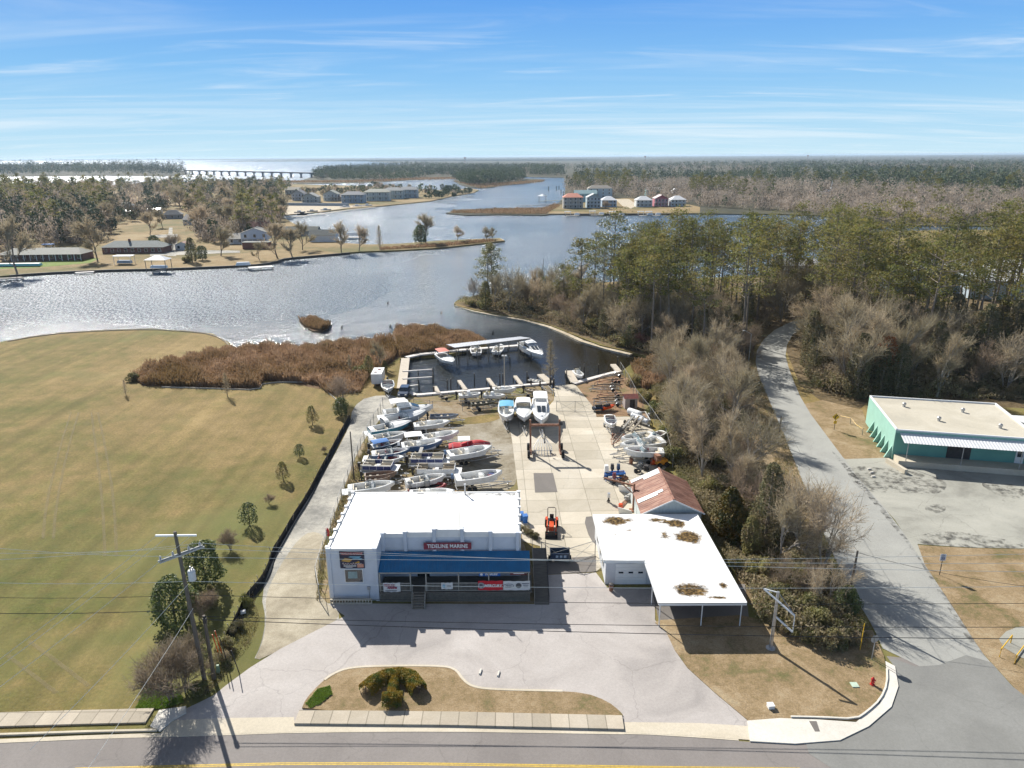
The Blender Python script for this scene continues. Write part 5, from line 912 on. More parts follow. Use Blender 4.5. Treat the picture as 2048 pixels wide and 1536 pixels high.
t=thing('hanging_sign','narrow dark red sign at the right end under the awning','sign',(.55,63.75,2.85)); MB().box(0,0,.2,1.7,.06,.34).build('board',maroon,t); MB().poly([(-.5,-.035,.16),(.6,-.035,.16),(.6,-.035,.24),(-.5,-.035,.24)]).build('lettering',inkw,t)
kb=thing('block_wall','low pale pierced block wall in front of the shop left corner','wall',(0,0,0)); m=MB(); m.box(-16.7,63.0,.55,4.3,.2,.12).box(-16.7,63.0,.08,4.3,.2,.16)
for k in range(15): m.box(-18.8+k*.3,63.0,.32,.07,.2,.34)
m.build('blocks',curb_m,kb)
# ---------------- white garage & carport ----------------
ga=thing('garage_building','white flat-roofed garage with carport and leaf-stained roof','building',(0,0,0))
m=MB().box(15.95,71.2,1.4,12.1,9.8,2.8); m.build('wall',P('garage_wall',(0.6,0.62,0.64),0.8,var=0.12,scale=.7),ga)
roofst=ramp_mat('stained_roof',[(0.86,0.86,0.85),(0.84,0.84,0.83),(0.82,0.82,0.8)],0.2,fine=0.05,bump=0.15)
def rs():
    t=roofst.node_tree; n=t.nodes.new; l=t.links.new; b=[x for x in t.nodes if x.type=='BSDF_PRINCIPLED'][0]; src=b.inputs['Base Color'].links[0].from_socket; g=n('ShaderNodeNewGeometry')
    no=n('ShaderNodeTexNoise'); l(g.outputs['Position'],no.inputs[0]); no.inputs['Scale'].default_value=1.3; no.inputs['Detail'].default_value=9; no.inputs['Roughness'].default_value=.75
    acc=None
    for (cx,cy,rx,ry,pw) in ((12.0,74.6,1.25,.95,1),(13.3,74.7,1.0,.7,.6),(17.0,74.7,1.2,.5,.7),(19.0,73.9,1.0,.9,1),(18.2,74.3,1.4,.4,.7),(19.7,70.8,1.35,1.3,1),(17.2,71.1,.7,.8,.6),(17.6,60.6,1.45,1.0,1.1),(20.9,61.3,.45,.6,.7),(19.9,59.3,.9,.3,.7),(13.3,72.4,.5,.25,.5),(11.6,71.4,.5,.2,.4),(14.9,66.9,.8,.2,.3)):
        s=n('ShaderNodeVectorMath'); s.operation='SUBTRACT'; l(g.outputs['Position'],s.inputs[0]); s.inputs[1].default_value=(cx,cy,0); m_=n('ShaderNodeVectorMath'); m_.operation='MULTIPLY'; l(s.outputs[0],m_.inputs[0]); m_.inputs[1].default_value=(.78/rx,.78/ry,0); le=n('ShaderNodeVectorMath'); le.operation='LENGTH'; l(m_.outputs[0],le.inputs[0])
        r=n('ShaderNodeMapRange'); l(le.outputs['Value'],r.inputs[0]); r.inputs[1].default_value=1.25; r.inputs[2].default_value=.2; r.inputs[3].default_value=0; r.inputs[4].default_value=pw
        if acc is None: acc=r.outputs[0]
        else: q=n('ShaderNodeMath'); q.operation='MAXIMUM'; l(acc,q.inputs[0]); l(r.outputs[0],q.inputs[1]); acc=q.outputs[0]
    ad_=n('ShaderNodeMath'); ad_.operation='MULTIPLY_ADD'; l(no.outputs[0],ad_.inputs[0]); ad_.inputs[1].default_value=1.6; l(acc,ad_.inputs[2]); th=n('ShaderNodeMapRange'); l(ad_.outputs[0],th.inputs[0]); th.inputs[1].default_value=1.02; th.inputs[2].default_value=1.36
    nc=n('ShaderNodeTexNoise'); l(g.outputs['Position'],nc.inputs[0]); nc.inputs['Scale'].default_value=4; nc.inputs['Detail'].default_value=4; cr=n('ShaderNodeValToRGB'); l(nc.outputs[0],cr.inputs[0]); e=cr.color_ramp.elements; e[0].position=.4; e[0].color=(.035,.025,.012,1); e[1].position=.66; e[1].color=(.27,.18,.07,1); q=e.new(.52); q.color=(.12,.075,.03,1)
    mx=n('ShaderNodeMixRGB'); l(th.outputs[0],mx.inputs[0]); l(src,mx.inputs[1]); l(cr.outputs[0],mx.inputs[2]); l(mx.outputs[0],b.inputs['Base Color'])
rs()
m=MB().prism(ccw([(9.65,76.2),(22.0,76.2),(22.35,58.5),(14.05,58.5),(14.0,66.0),(9.75,66.0)]),2.85,3.1); m.build('roof',roofst,ga)
m=MB().bar((14.0,58.46,2.98),(22.4,58.46,2.98),.1,.3).bar((14.0,58.5,2.98),(13.96,66.0,2.98),.1,.3).bar((9.7,65.96,2.98),(13.95,65.96,2.98),.1,.3).bar((22.38,58.5,2.98),(22.03,76.2,2.98),.1,.3).bar((9.66,66,2.98),(9.6,76.2,2.98),.1,.3); m.build('fascia',trim,ga)
for x,y in ((14.25,59.0),(18.35,59.0),(22.15,59.0),(14.2,62.6),(22.1,64.0)): MB().tube([(x,y,0),(x,y,2.85)],.055,8).build('post',trim,ga)
gd=MB(); 
for k in range(6): gd.box(12.6,66.25,.25+k*.42,3.3,.05,.40)
gd=gd.build('garage_door',trim,ga)
for x in (11.55,12.6,13.65): MB().box(x,66.21,1.5,.5,.02,.2).build('pane',glass,gd)
f=MB().box(18,66.27,1.6,1.6,.05,1.1).build('window',trim,ga); MB().box(18,66.23,1.6,1.4,.05,.9).build('pane',glass,f)
for k in (68,70.4,73): f=MB().box(9.87,k,1.7,.06,.9,.8).build('window',trim,ga); MB().box(9.83,k,1.7,.05,.75,.65).build('pane',glass,f)
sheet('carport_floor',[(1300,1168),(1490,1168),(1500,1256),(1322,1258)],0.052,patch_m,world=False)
# ---------------- rusty barn ----------------
ba=thing('rusty_barn','gabled shed with rusty tin roof patched in white behind the garage','barn',(0,0,0)); bx0,bx1,by0,by1,ze,zr=15.5,23.0,76.7,85.6,2.9,4.75; bm_=(bx0+bx1)/2
m=MB().box(bm_,(by0+by1)/2,ze/2,bx1-bx0-.4,by1-by0-.4,ze).poly([(bx0+.2,by0+.2,ze),(bx1-.2,by0+.2,ze),(bm_,by0+.2,zr-.1)]).poly([(bx0+.2,by1-.2,ze),(bx1-.2,by1-.2,ze),(bm_,by1-.2,zr-.1)]); m.build('wall',P('barn_siding',(0.55,0.60,0.58),0.8,var=.15,scale=1,stretch=(5,1,1)),ba)
rt=P('rusted_tin',(0.25,0.10,0.065),0.75,col2=(0.40,0.23,0.16),scale=0.9,stretch=(1,3.5,1),detail=9,col3=(0.17,0.07,0.045),s3=.4)
for sg in (-1,1):
    xe=bx0-.1 if sg<0 else bx1+.1; m=MB(); n=22
    for i in range(n):
        ya=by0-.15+(by1-by0+.3)*i/n; yb=by0-.15+(by1-by0+.3)*(i+1)/n; ym=(ya+yb)/2
        for (p,q,h0,h1) in ((ya,ym,0,.05),(ym,yb,.05,0)): m.poly([(xe,p,ze-.05+h0),(xe,q,ze-.05+h1),(bm_,q,zr+h1),(bm_,p,zr+h0)][::sg])
    m.build('roof_slope',rt,ba)
def onroof(x,y,d=.09): return (x,y,ze-.05+(zr-ze+.05)*(x-bx0+.1)/(bm_-bx0+.1)+d)
m=MB().poly([onroof(bx0+.1,84.9),onroof(bx0+1.6,84.9),onroof(bx0+1.6,84.3),onroof(bx0+3.6,84.3),onroof(bx0+3.6,85.6),onroof(bx0+.1,85.6)]).poly([onroof(bx0+.05,79.2),onroof(bx0+2.4,79.2),onroof(bx0+2.4,79.5),onroof(bx0+3.1,79.5),onroof(bx0+3.1,80.1),onroof(bx0+.05,80.1)]); m.build('roof_patch',tin,ba)
MB().bar((bm_,by0-.15,zr+.1),(bm_,by1+.15,zr+.1),.25,.06).build('ridge_cap',rt,ba)
MB().bar((bx0-.1,by0-.18,ze-.05),(bm_,by0-.18,zr),.05,.16).bar((bm_,by0-.18,zr),(bx1+.1,by0-.18,ze-.05),.05,.16).build('bargeboard',trim,ba)
# small hut
hu=thing('hut','small pale hut with faded red roof at the fence behind the trailers','hut',tuple(G(1262,818)),R(5)); MB().box(0,0.9,1.0,2.3,1.8,2.0).build('wall',P('hut_wall',(0.42,0.36,0.32),.8,var=.2),hu); MB().poly([(-1.35,-.15,2.0),(1.35,-.15,2.0),(1.35,.95,2.6),(-1.35,.95,2.6)]).poly([(-1.35,.95,2.6),(1.35,.95,2.6),(1.35,2.0,2.0),(-1.35,2.0,2.0)]).build('roof',P('hut_roof',(0.32,0.1,0.08),.8,var=.4,scale=2),hu); MB().box(.2,-.02,1.0,.9,.04,1.6).build('opening',darkst,hu)
# ---------------- green warehouse ----------------
green=P('sea_green_paint',(0.29,0.52,0.43),0.75,var=.1,scale=.6); green_shade=P('sea_green_shaded_front',(0.14,0.36,0.30),0.75,var=.12,scale=.5)  # second green is the same wall darkened: shade of the front painted in
gw=thing('green_warehouse','sea-green flat-roofed warehouse with sloping buttresses and metal canopy','building',(57.3,98.9,0),R(-12.6))
grf=pave('roof_gravel',(0.50,0.46,0.37),(0.42,0.39,0.32),(0.56,0.52,0.43),crack=0,stain=.3)
MB().box(9.6,7.9,2.35,19.2,15.8,4.7).build('wall',green,gw); MB().poly([(.25,.25,4.72),(19,.25,4.72),(19,15.6,4.72),(.25,15.6,4.72)]).build('roof',grf,gw)
MB().box(.12,7.9,4.8,.24,15.8,.3).box(19.1,7.9,4.8,.24,15.8,.3).box(9.6,15.7,4.8,18.7,.22,.28).box(9.6,.1,4.76,18.7,.22,.2).build('coping',trim,gw)
for k in range(6):
    y=.4+k*2.1; m=MB(); m.poly([(-.9,y,0),(0,y,0),(0,y,2.1)]).poly([(-.9,y+.3,0),(0,y+.3,2.1),(0,y+.3,0)]).poly([(-.9,y,0),(0,y,2.1),(0,y+.3,2.1),(-.9,y+.3,0)]); m.build('buttress',green,gw)
m=MB(); 
for i in range(60):
    xa=.6+i*.42; xm=xa+.21; xb=xa+.42; m.poly([(xa,-2.7,3.75),(xm,-2.7,3.79),(xm,0,4.34),(xa,0,4.3)]).poly([(xm,-2.7,3.79),(xb,-2.7,3.75),(xb,0,4.3),(xm,0,4.34)])
m.build('canopy',tin,gw)
MB().box(9.6,-.03,2.2,19,.05,4.2).build('front_wall',green_shade,gw)
for x in (1.2,8.5,16,23): MB().tube([(x,-2.55,0),(x,-2.55,3.75)],.06,6).build('post',chrome,gw)
MB().box(9,-1.35,.45,17.5,2.6,.9).build('loading_dock',curb_m,gw); MB().box(-.2,-3.4,.35,.5,4.2,.7,R(22)).build('ramp_wall',curb_m,gw)
MB().box(8.9,-.08,2.4,3.2,.04,3.0).build('doorway',darkst,gw)
dr=MB().box(16.9,-.1,1.95,1.1,.06,2.1).build('door',trim,gw); MB().box(16.9,-.14,2.35,.7,.04,.9).build('pane',glass,dr)
for x,y in ((4.2,11.5),(12.5,10.5),(7.5,5.5),(15.4,4.0)):
    MB().tube([(x,y,4.72),(x,y,5.0)],.22,10).lathe([(.12,0),(.3,.1),(.3,.35),(.1,.5)],(x,y,4.95),12).build('roof_vent',chrome,gw)
gv=thing('warehouse_annex','white-roofed green annex joined to the right of the warehouse','building',(57.3,98.9,0),R(-12.6)); MB().box(25.5,5,2.0,12.0,15,4.0).build('wall',green,gv); MB().poly([(19.4,-2.8,3.95),(32,-2.8,3.95),(32,5,5.2),(19.4,5,5.2)]).poly([(19.4,5,5.2),(32,5,5.2),(32,12.8,4.0),(19.4,12.8,4.0)]).build('roof',tin,gv)
# ---------------- docks ----------------
def dockrun(name,label,pts,w,z=0.28,mat=None,piles=True,step=2.6,group=None):
    t=thing(name,label,'dock',(0,0,0),0,group); P3=[Vector(p) if len(p)==3 else G(p[0],p[1],z) for p in pts]; m=MB(); mp=MB()
    for a,b in zip(P3[:-1],P3[1:]):
        m.bar((a.x,a.y,z-.04),(b.x,b.y,z-.04),w,.09); d=(b-a); n=max(1,int(d.length/step)); nn=Vector((-d.y,d.x,0)).normalized()
        for i in range(n+1):
            p=a+d*i/n
            for sg in (-1,1): mp.tube([(p.x+nn.x*sg*w*.46,p.y+nn.y*sg*w*.46,-2),(p.x+nn.x*sg*w*.46,p.y+nn.y*sg*w*.46,z-.05)],.11,6,False)
        m.bar((a.x+nn.x*w*.49,a.y+nn.y*w*.49,z-.2),(b.x+nn.x*w*.49,b.y+nn.y*w*.49,z-.2),.06,.25).bar((a.x-nn.x*w*.49,a.y-nn.y*w*.49,z-.2),(b.x-nn.x*w*.49,b.y-nn.y*w*.49,z-.2),.06,.25)
    m.build('walkway',mat or palewood,t)
    if piles: mp.build('pilings',darkwood,t)
    return t
dockrun('dock','weathered plank walkway along the left side of the boat basin',[(811,716),(803,776)],1.9,.3)
dockrun('dock','bright white walkway running behind the covered boat slips',[(812,714),(838,708),(900,701),(1040,690)],1.3,.32,whitewood)
dockrun('bulkhead_walk','long white-capped bulkhead walk along the yard side of the basin',[(812,781),(832,789),(960,778),(1105,764)],.95,.34,whitewood)
dockrun('dock','white walkway from the right dock to the creek fence corner',[(1147,766),(1190,754),(1240,741)],1.1,.34,whitewood)
dockrun('dock','short plank pier pointing up the creek by the wire fence',[(1238,742),(1226,728)],1.2,.36)
dockrun('dock','plank pier beside the launching ramp with a boat lifted alongside',[(1150,764),(1137,741)],1.5,.4)
dockrun('dock','short return walk at the end of the covered slips, under the cruiser',[(1040,690),(1050,702)],1.1,.3)
fs=[((806,742),(866,738)),((806,757),(866,753)),((806,773),(838,769))]
for i,(a,b) in enumerate(fs): dockrun('finger_pier',['upper','middle','lower'][i]+' narrow white finger pier on the left side of the basin',[a,b],.3,.45,whitewood,group='white finger piers')
for i,(a,b) in enumerate((((877,785),(870,772)),((932,779),(918,760)),((989,773),(976,756)),((1043,768),(1030,751)),((1102,766),(1081,748)))): dockrun('finger_pier',['stubby leftmost','second','third','fourth','wide rightmost'][i]+' plank finger pier off the yard bulkhead',[a,b],.75 if i<4 else 1.5,.42,group='plank finger piers')
pp=thing('piling','x','piling',(0,0,0)); MB().tube([(0,0,-2),(0,0,1.9)],[.13,.11],7).build('timber',darkwood,pp); MB().tube([(0,0,1.9),(0,0,2.0)],[.13,.02],7).build('cap',palewood,pp); KIDS[pp.name]=list(pp.children)
PIL=[(895,778),(902,779),(949,770),(1006,765),(1054,764),(1106,757),(1235,730),(1197,748),(1000,771),(866,752),(866,766),(838,783),(1020,730),(918,728),(876,724),(1062,722),(1133,760),(1168,755),(1168,745)]
WH=['left of the second plank pier','close beside the one left of the second plank pier','between the second and third plank piers','tall, by the basin lamp post','between the fourth and fifth plank piers','beside the bare cypress at the basin corner','at the creek end near the short pier','mid-way along the right white walkway','short, behind the lamp post','at the end of the upper white finger pier','at the end of the middle white finger pier','at the end of the lower white finger pier','in the middle of the covered slips','under the left end of the slip roof','by the red-canopied boat','under the cruiser bow','at the foot of the right pier','right of the lifted boat, nearer','right of the lifted boat, farther']
for i,(x,y) in enumerate(PIL):
    p=G(x,y,WZ); o=pp if i==0 else copy_tree(pp); o.location=(p.x,p.y,WZ+.5*(i%3)*.6); tag(o,'dark mooring pile '+WH[i],'piling','mooring piles')
# slip roof
sr=thing('slip_roof','long white metal roof on timber posts over the boat slips','roof',(0,0,0)); zt=3.3; A_=G(893,689,zt);B_=G(1040,673,zt);C_=G(1061,676,zt);D_=G(909,695,zt)
m=MB(); n=26
for i in range(n):
    a=A_.lerp(B_,i/n);b=A_.lerp(B_,(i+1)/n);c=D_.lerp(C_,(i+1)/n);d=D_.lerp(C_,i/n); m.poly([d,c,b,a]); m.bar(d+Vector((0,0,.03)),a+Vector((0,0,.03)),.06,.05)
m.build('roof_sheet',tin,sr); m=MB().bar(D_-Vector((0,0,.12)),C_-Vector((0,0,.12)),.1,.2).bar(A_-Vector((0,0,.12)),B_-Vector((0,0,.12)),.1,.2)
for i in range(10): m.bar(A_.lerp(B_,i/9)-Vector((0,0,.1)),D_.lerp(C_,i/9)-Vector((0,0,.1)),.08,.12)
m.build('rafters',wood,sr)
for i in range(8):
    for e0,e1 in ((D_,C_),(A_,B_)):
        p=e0.lerp(e1,.02+.96*i/7); MB().bar((p.x,p.y,-1.5),(p.x,p.y,zt-.15),.16).bar((p.x,p.y,zt-1),(p.x+.6,p.y+.25,zt-.2),.07).bar((p.x,p.y,zt-1),(p.x-.6,p.y-.25,zt-.2),.07).build('post',wood,sr)
# seawalls
def seawall(label,px,h=.25,mat=None,w=.2,z0=-1.2):
    P3=[G(*p) for p in smooth_px(px,1,False)]; m=MB()
    for a,b in zip(P3[:-1],P3[1:]): m.bar((a.x,a.y,(z0+h)/2),(b.x,b.y,(z0+h)/2),w,h-z0)
    o=m.build('seawall',mat or wood); tag(o,label,'seawall')
seawall('low timber bulkhead round the river edge of the left lawn',[(0,686),(60,675),(120,667),(200,662),(300,659),(370,663),(425,669),(458,688),(457,702)],.2)
seawall('long timber bulkhead below the village lawns across the river',[(0,553),(75,547),(190,541),(330,538),(500,531),(550,525),(568,517),(640,511),(720,504)],.3,darkwood,.5)
seawall('bulkhead along the river houses in the distance',[(1090,430),(1250,429),(1400,428)],.5,darkwood,.8)
seawall('pale timber edge board between the reeds and the lawn corner',[(285,774),(440,778),(518,781),(527,765),(640,765)],.22,palewood,.1,-.1)
seawall('curved timber edge board beside the bare shrub tree',[(640,765),(655,785),(675,802),(700,832)],.22,palewood,.1,-.1)
# ---------------- boats ----------------
def hull_fn(Lb,B,D,flare=1.0,full=0.5,bluff=2.4,tw=0.9):
    def b(t): return B/2*((tw+(1-tw)*min(1,t/.3)) if t<full else max(0.015,1-((t-full)/(1-full))**bluff))
    def g(t): return D*(1+.26*t*t)
    def k(t): return 0 if t<.62 else D*.85*((t-.62)/.38)**2.3
    def zc(t): return min(g(t)*.96,D*.30+D*.55*max(0,t-.3)**1.7/.55+k(t)*.35)
    return b,g,k,zc
def make_boat(label,stern,bow,kind='cc',D=0.95,ratio=0.36,hm=None,inm=None,lift=0.55,group=None,opts=(),canopy=None,name='boat',motor=True,zc0=None):
    zt=lift+D*1.1 if zc0 is None else zc0
    a=G(stern[0],stern[1],zt); c=G(bow[0],bow[1],zt); d=c-a; a=a-d*.04; Lb=max(3.2,d.length*1.08); B=min(Lb*ratio,2.9); rz=math.atan2(d.y,d.x)
    t=thing(name,label,'boat',(a.x,a.y,lift),rz,group); hm=hm or gel; inm=inm or gelin
    b,g,k,zc=hull_fn(Lb,B,D); ts=[0,.08,.2,.35,.48,.6,.7,.79,.87,.94,.985,1.0]
    m=MB(); m.loft([[(x*Lb,-b(x),g(x)),(x*Lb,-b(x)*.99,g(x)-.1),(x*Lb,-b(x)*.84,zc(x)),(x*Lb,0,k(x)),(x*Lb,b(x)*.84,zc(x)),(x*Lb,b(x)*.99,g(x)-.1),(x*Lb,b(x),g(x))] for x in ts])
    m.poly([(0,-b(0),g(0)),(0,-b(0)*.84,zc(0)),(0,0,k(0)),(0,b(0)*.84,zc(0)),(0,b(0),g(0))]); m.build('hull',hm,t,smooth=False)
    op={'cc':[(.07,.82)],'bow':[(.1,.5),(.55,.9)],'cuddy':[(.1,.5)],'jon':[(.04,.93)],'cruiser':[(.05,.28)],'ski':[(.16,.52),(.56,.88)],'dory':[(.12,.88)]}.get(kind,[])
    def isopen(x): return any(p<=x<=q for p,q in op)
    xs=sorted(set(ts+[v for p in op for v in p])); secs=[]
    fl=.32*D; w=.16 if kind!='jon' else .07
    def sec(x,o):
        bb=b(x); wi=max(0.004,bb-w); X=x*Lb
        if o: return [(X,-bb,g(x)),(X,-wi,g(x)+.02),(X,-wi*.97,fl+g(x)*.02),(X,0,fl),(X,wi*.97,fl+g(x)*.02),(X,wi,g(x)+.02),(X,bb,g(x))]
        cr=.05+.14*bb*(kind in('cuddy','cruiser','bow')); return [(X,-bb,g(x)),(X,-wi,g(x)+.03),(X,-wi*.6,g(x)+cr*.8),(X,0,g(x)+cr),(X,wi*.6,g(x)+cr*.8),(X,wi,g(x)+.03),(X,bb,g(x))]
    for x in xs:
        st_=[p for p,q in op if abs(p-x)<1e-6]; en=[q for p,q in op if abs(q-x)<1e-6]
        if st_: secs+= [sec(x,False),sec(x,True)]
        elif en: secs+= [sec(x,True),sec(x,False)]
        else: secs.append(sec(x,isopen(x)))
    MB().loft(secs).build('deck',gel if kind!='jon' else hm,t)
    # rub rail
    m=MB(); 
    for sg in (-1,1): m.tube([(x*Lb,sg*(b(x)+.01),g(x)-.03) for x in ts],.03,4)
    m.build('rub_rail',black if hm in(gel,) and 'darkrail' in opts else trim if kind!='jon' else hm,t)
    zf=fl; gz=g(.45)
    def seat(x,y,sx,sy,h,mt,back=0):
        s=MB().box(x,y,zf+h/2,sx,sy,h)
        if back: s.box(x+back*(sx/2-.06),y,zf+h+.18,.12,sy,.42)
        s.build('seat',mt,t)
    if kind=='cc':
        cx=.42*Lb; co=MB().box(cx,0,zf+.55,.75,.75,1.1,0,.8,.85,(-.05,0)).build('console',gel,t); MB().poly([(cx+.28,-.35,zf+1.05),(cx+.28,.35,zf+1.05),(cx+.08,.3,zf+1.5),(cx+.08,-.3,zf+1.5)]).build('windshield',wind,t); MB().tube([(cx-.45,.2*math.cos(a_),zf+.9+.2*math.sin(a_)) for a_ in np.linspace(0,6.28,9)],.02,4).build('steering_wheel',black,co)
        seat(cx-1.0,0,.5,.85,.75,vinyl,-1); seat(.72*Lb,0,.9,b(.72)*1.1,.32,inm); seat(.12*Lb,0,.4,B*.7,.45,gel)
        MB().tube([(.16*Lb,b(.1)-.1,gz),(.16*Lb,b(.1)-.1,gz+.85)],.035,5).tube([(.2*Lb,-b(.1)+.1,gz),(.17*Lb,-b(.1)+.1,gz+.7)],.02,5).build('rod_holder',gel,t)
    if kind in('bow','ski','cuddy'):
        x0=.5*Lb; bb=b(.5)-.14; zz=g(.5); col=wind
        m=MB().poly([(x0+.25,-bb,zz+.02),(x0+.55,-.3,zz+.1),(x0+.2,-.28,zz+.5),(x0-.15,-bb*.93,zz+.42)]).poly([(x0+.55,-.3,zz+.1),(x0+.55,.3,zz+.1),(x0+.2,.28,zz+.5),(x0+.2,-.28,zz+.5)]).poly([(x0+.25,bb,zz+.02),(x0+.55,.3,zz+.1),(x0+.2,.28,zz+.5),(x0-.15,bb*.93,zz+.42)]).poly([(x0-.9,-bb,zz+.02),(x0+.25,-bb,zz+.02),(x0-.15,-bb*.93,zz+.42)]).poly([(x0-.9,bb,zz+.02),(x0+.25,bb,zz+.02),(x0-.15,bb*.93,zz+.42)]); ws=m.build('windshield',col,t)
        MB().tube([(x0-.9,-bb,zz+.05),(x0-.15,-bb*.93,zz+.44),(x0+.2,-.28,zz+.52),(x0+.2,.28,zz+.52),(x0-.15,bb*.93,zz+.44),(x0-.9,bb,zz+.05)],.022,4).build('frame',chrome,ws)
        for sg in (-1,1): seat(x0-.55,sg*B*.22,.55,.5,.42,vinyl if 'dark' not in opts else maroon,-1)
        seat(.15*Lb,0,.5,B*.72,.42,vinyl,-1)
        if kind!='cuddy':
            for sg in (-1,1): MB().box(.7*Lb,sg*b(.7)*.52,zf+.2,1.3,.34,.4,-sg*.3).build('seat',inm,t)
        else: MB().box(.66*Lb,0,g(.66)+.17,.5,.5,.04).box(.8*Lb,0,g(.8)+.1,.3,.3,.04).build('hatch',glass,t)
        if 'platform' in opts: MB().box(-.4,0,.5*D,.8,B*.75,.08).build('swim_platform',gel,t)
    if kind in('jon','dory'):
        for x in (.18,.4,.62)[: 3 if kind=='jon' else 2]: MB().box(x*Lb,0,zf+.25,.32,2*b(x)-.14,.12).build('bench',inm,t)
        if kind=='dory':
            x0=.55*Lb; MB().box(x0,0,zf+.5,.7,.8,1.0).build('console',gel,t); m=MB(); 
            for y0,y1 in ((-.8,-.3),(-.3,.3),(.3,.8)): m.poly([(x0+.3+(.15 if abs(y0+y1)<.1 else 0),y0,g(.55)),(x0+.3+(.15 if abs(y0+y1)<.1 else 0),y1,g(.55)),(x0-.1,y1*.9,g(.55)+.55),(x0-.1,y0*.9,g(.55)+.55)])
            m.build('windshield',wind,t); MB().box(.78*Lb,.2,zf+.5,.7,.6,.5).build('stowed_gear',navy,t); MB().box(.72*Lb,-.3,zf+.6,.5,.5,.4).build('stowed_gear',maroon,t)
    if kind=='cruiser':
        x0,x1=.30*Lb,.68*Lb; h=.95; cb=lambda x:b(x/Lb)*.78
        m=MB().loft([[(x,-cb(x),g(x/Lb)),(x-.1,-cb(x)*.88,g(x/Lb)+hh),(x-.1,cb(x)*.88,g(x/Lb)+hh),(x,cb(x),g(x/Lb))] for x,hh in ((x0,h),(x0+.3*(x1-x0),h),(x0+.62*(x1-x0),h*.92),(x1+.5,.12))]); m.poly([(x0,-cb(x0),g(.3)),(x0-.1,-cb(x0)*.88,g(.3)+h),(x0-.1,cb(x0)*.88,g(.3)+h),(x0,cb(x0),g(.3))]); cab=m.build('cabin',gel,t)
        m=MB(); xa,xb=x0+.66*(x1-x0),x1+.3; 
        for y0,y1 in ((-.8,-.1),(.1,.8)): m.poly([(xa+.1,cb(xa)*y0*.8,g(.55)+h*.86),(xb,cb(xb)*y0*.8,g(.65)+.3),(xb,cb(xb)*y1*.8,g(.65)+.3),(xa+.1,cb(xa)*y1*.8,g(.55)+h*.86)])
        m.build('window',glass,cab,loc=(0,0,.03)); 
        for sg in (-1,1): MB().poly([(x0+.2,sg*(cb(x0)*.98+.02),g(.35)+.3),(xa,sg*(cb(xa)*.98+.02),g(.5)+.3),(xa-.2,sg*(cb(xa)*.91+.03),g(.5)+h*.75),(x0+.2,sg*(cb(x0)*.91+.03),g(.35)+h*.75)]).build('window',glass,cab)
        MB().tube([(.6*Lb,-b(.6)*.9,g(.6)),(.7*Lb,-b(.7)*.9,g(.7)+.45),(.9*Lb,-b(.9)*.8,g(.9)+.5),(1.0*Lb,0,g(1)+.5),(.9*Lb,b(.9)*.8,g(.9)+.5),(.7*Lb,b(.7)*.9,g(.7)+.45),(.6*Lb,b(.6)*.9,g(.6))],.025,4).build('bow_rail',chrome,t)
        MB().box(.86*Lb,0,g(.86)+.14,.45,.45,.05).build('hatch',glass,t); seat(.1*Lb,0,.5,B*.6,.5,vinyl)
        if 'fly' in opts: MB().box(x0+.8,0,g(.4)+h+.3,2.2,B*.62,.55,0,.85,.9).build('flybridge',gel,t)
    if 'platform' in opts and kind=='cruiser': MB().box(-.5,0,.45*D,1.0,B*.8,.1).build('swim_platform',gel,t)
    if 'rail' in opts and kind!='cruiser': MB().tube([(x*Lb,-b(x)*.92,g(x)+hh) for x,hh in ((.55,0),(.65,.3),(.9,.35))]+[(Lb,0,g(1)+.35)]+[(x*Lb,b(x)*.92,g(x)+hh) for x,hh in ((.9,.35),(.65,.3),(.55,0))],.022,4).build('bow_rail',chrome,t)
    if canopy:
        cm,x0,x1,hh=canopy; z=g(.4)+hh; m=MB(); w_=B*.42
        m.loft([[(x0*Lb+(x1-x0)*Lb*i/4,y*w_,z-.12*abs(y)**2-.05*abs(i/2-1)**2) for y in (-1,-.5,0,.5,1)] for i in range(5)]); m.loft([[(x0*Lb+(x1-x0)*Lb*i/4,y*w_,z-.07-.12*abs(y)**2) for y in (-1,-.5,0,.5,1)] for i in range(5)]); tt=m.build('canopy',cm,t)
        m=MB()
        for x in (x0+.03,x1-.03):
            for sg in (-1,1): m.tube([(x*Lb,sg*w_*.97,z-.12),(((x0+x1)/2+(x-(x0+x1)/2)*.5)*Lb,sg*(b(.4)*.9 if cm not in(roofwhite,) else .4),g(.4) if cm not in(roofwhite,) else zf)],.025,4)
        m.build('frame',chrome,tt)
    if motor and kind not in('cruiser','cuddy') and 'nomotor' not in opts:
        mm_=bluehull if 'bluemotor' in opts else (white if 'whitemotor' in opts else black)
        o=MB().box(-.38,0,gz+.22,.42,.4,.62,0,.75,.8,(-.05,0)).build('outboard_motor',mm_,t); MB().box(-.42,0,gz-.45,.22,.14,.8).box(-.45,0,gz-.95,.5,.08,.2).lathe([(.02,-.2),(.16,-.16),(.16,-.12),(.02,-.08)],(-.62,0,gz-.95),8,'x').build('lower_unit',darkst,o)
    t['len']=Lb; return t
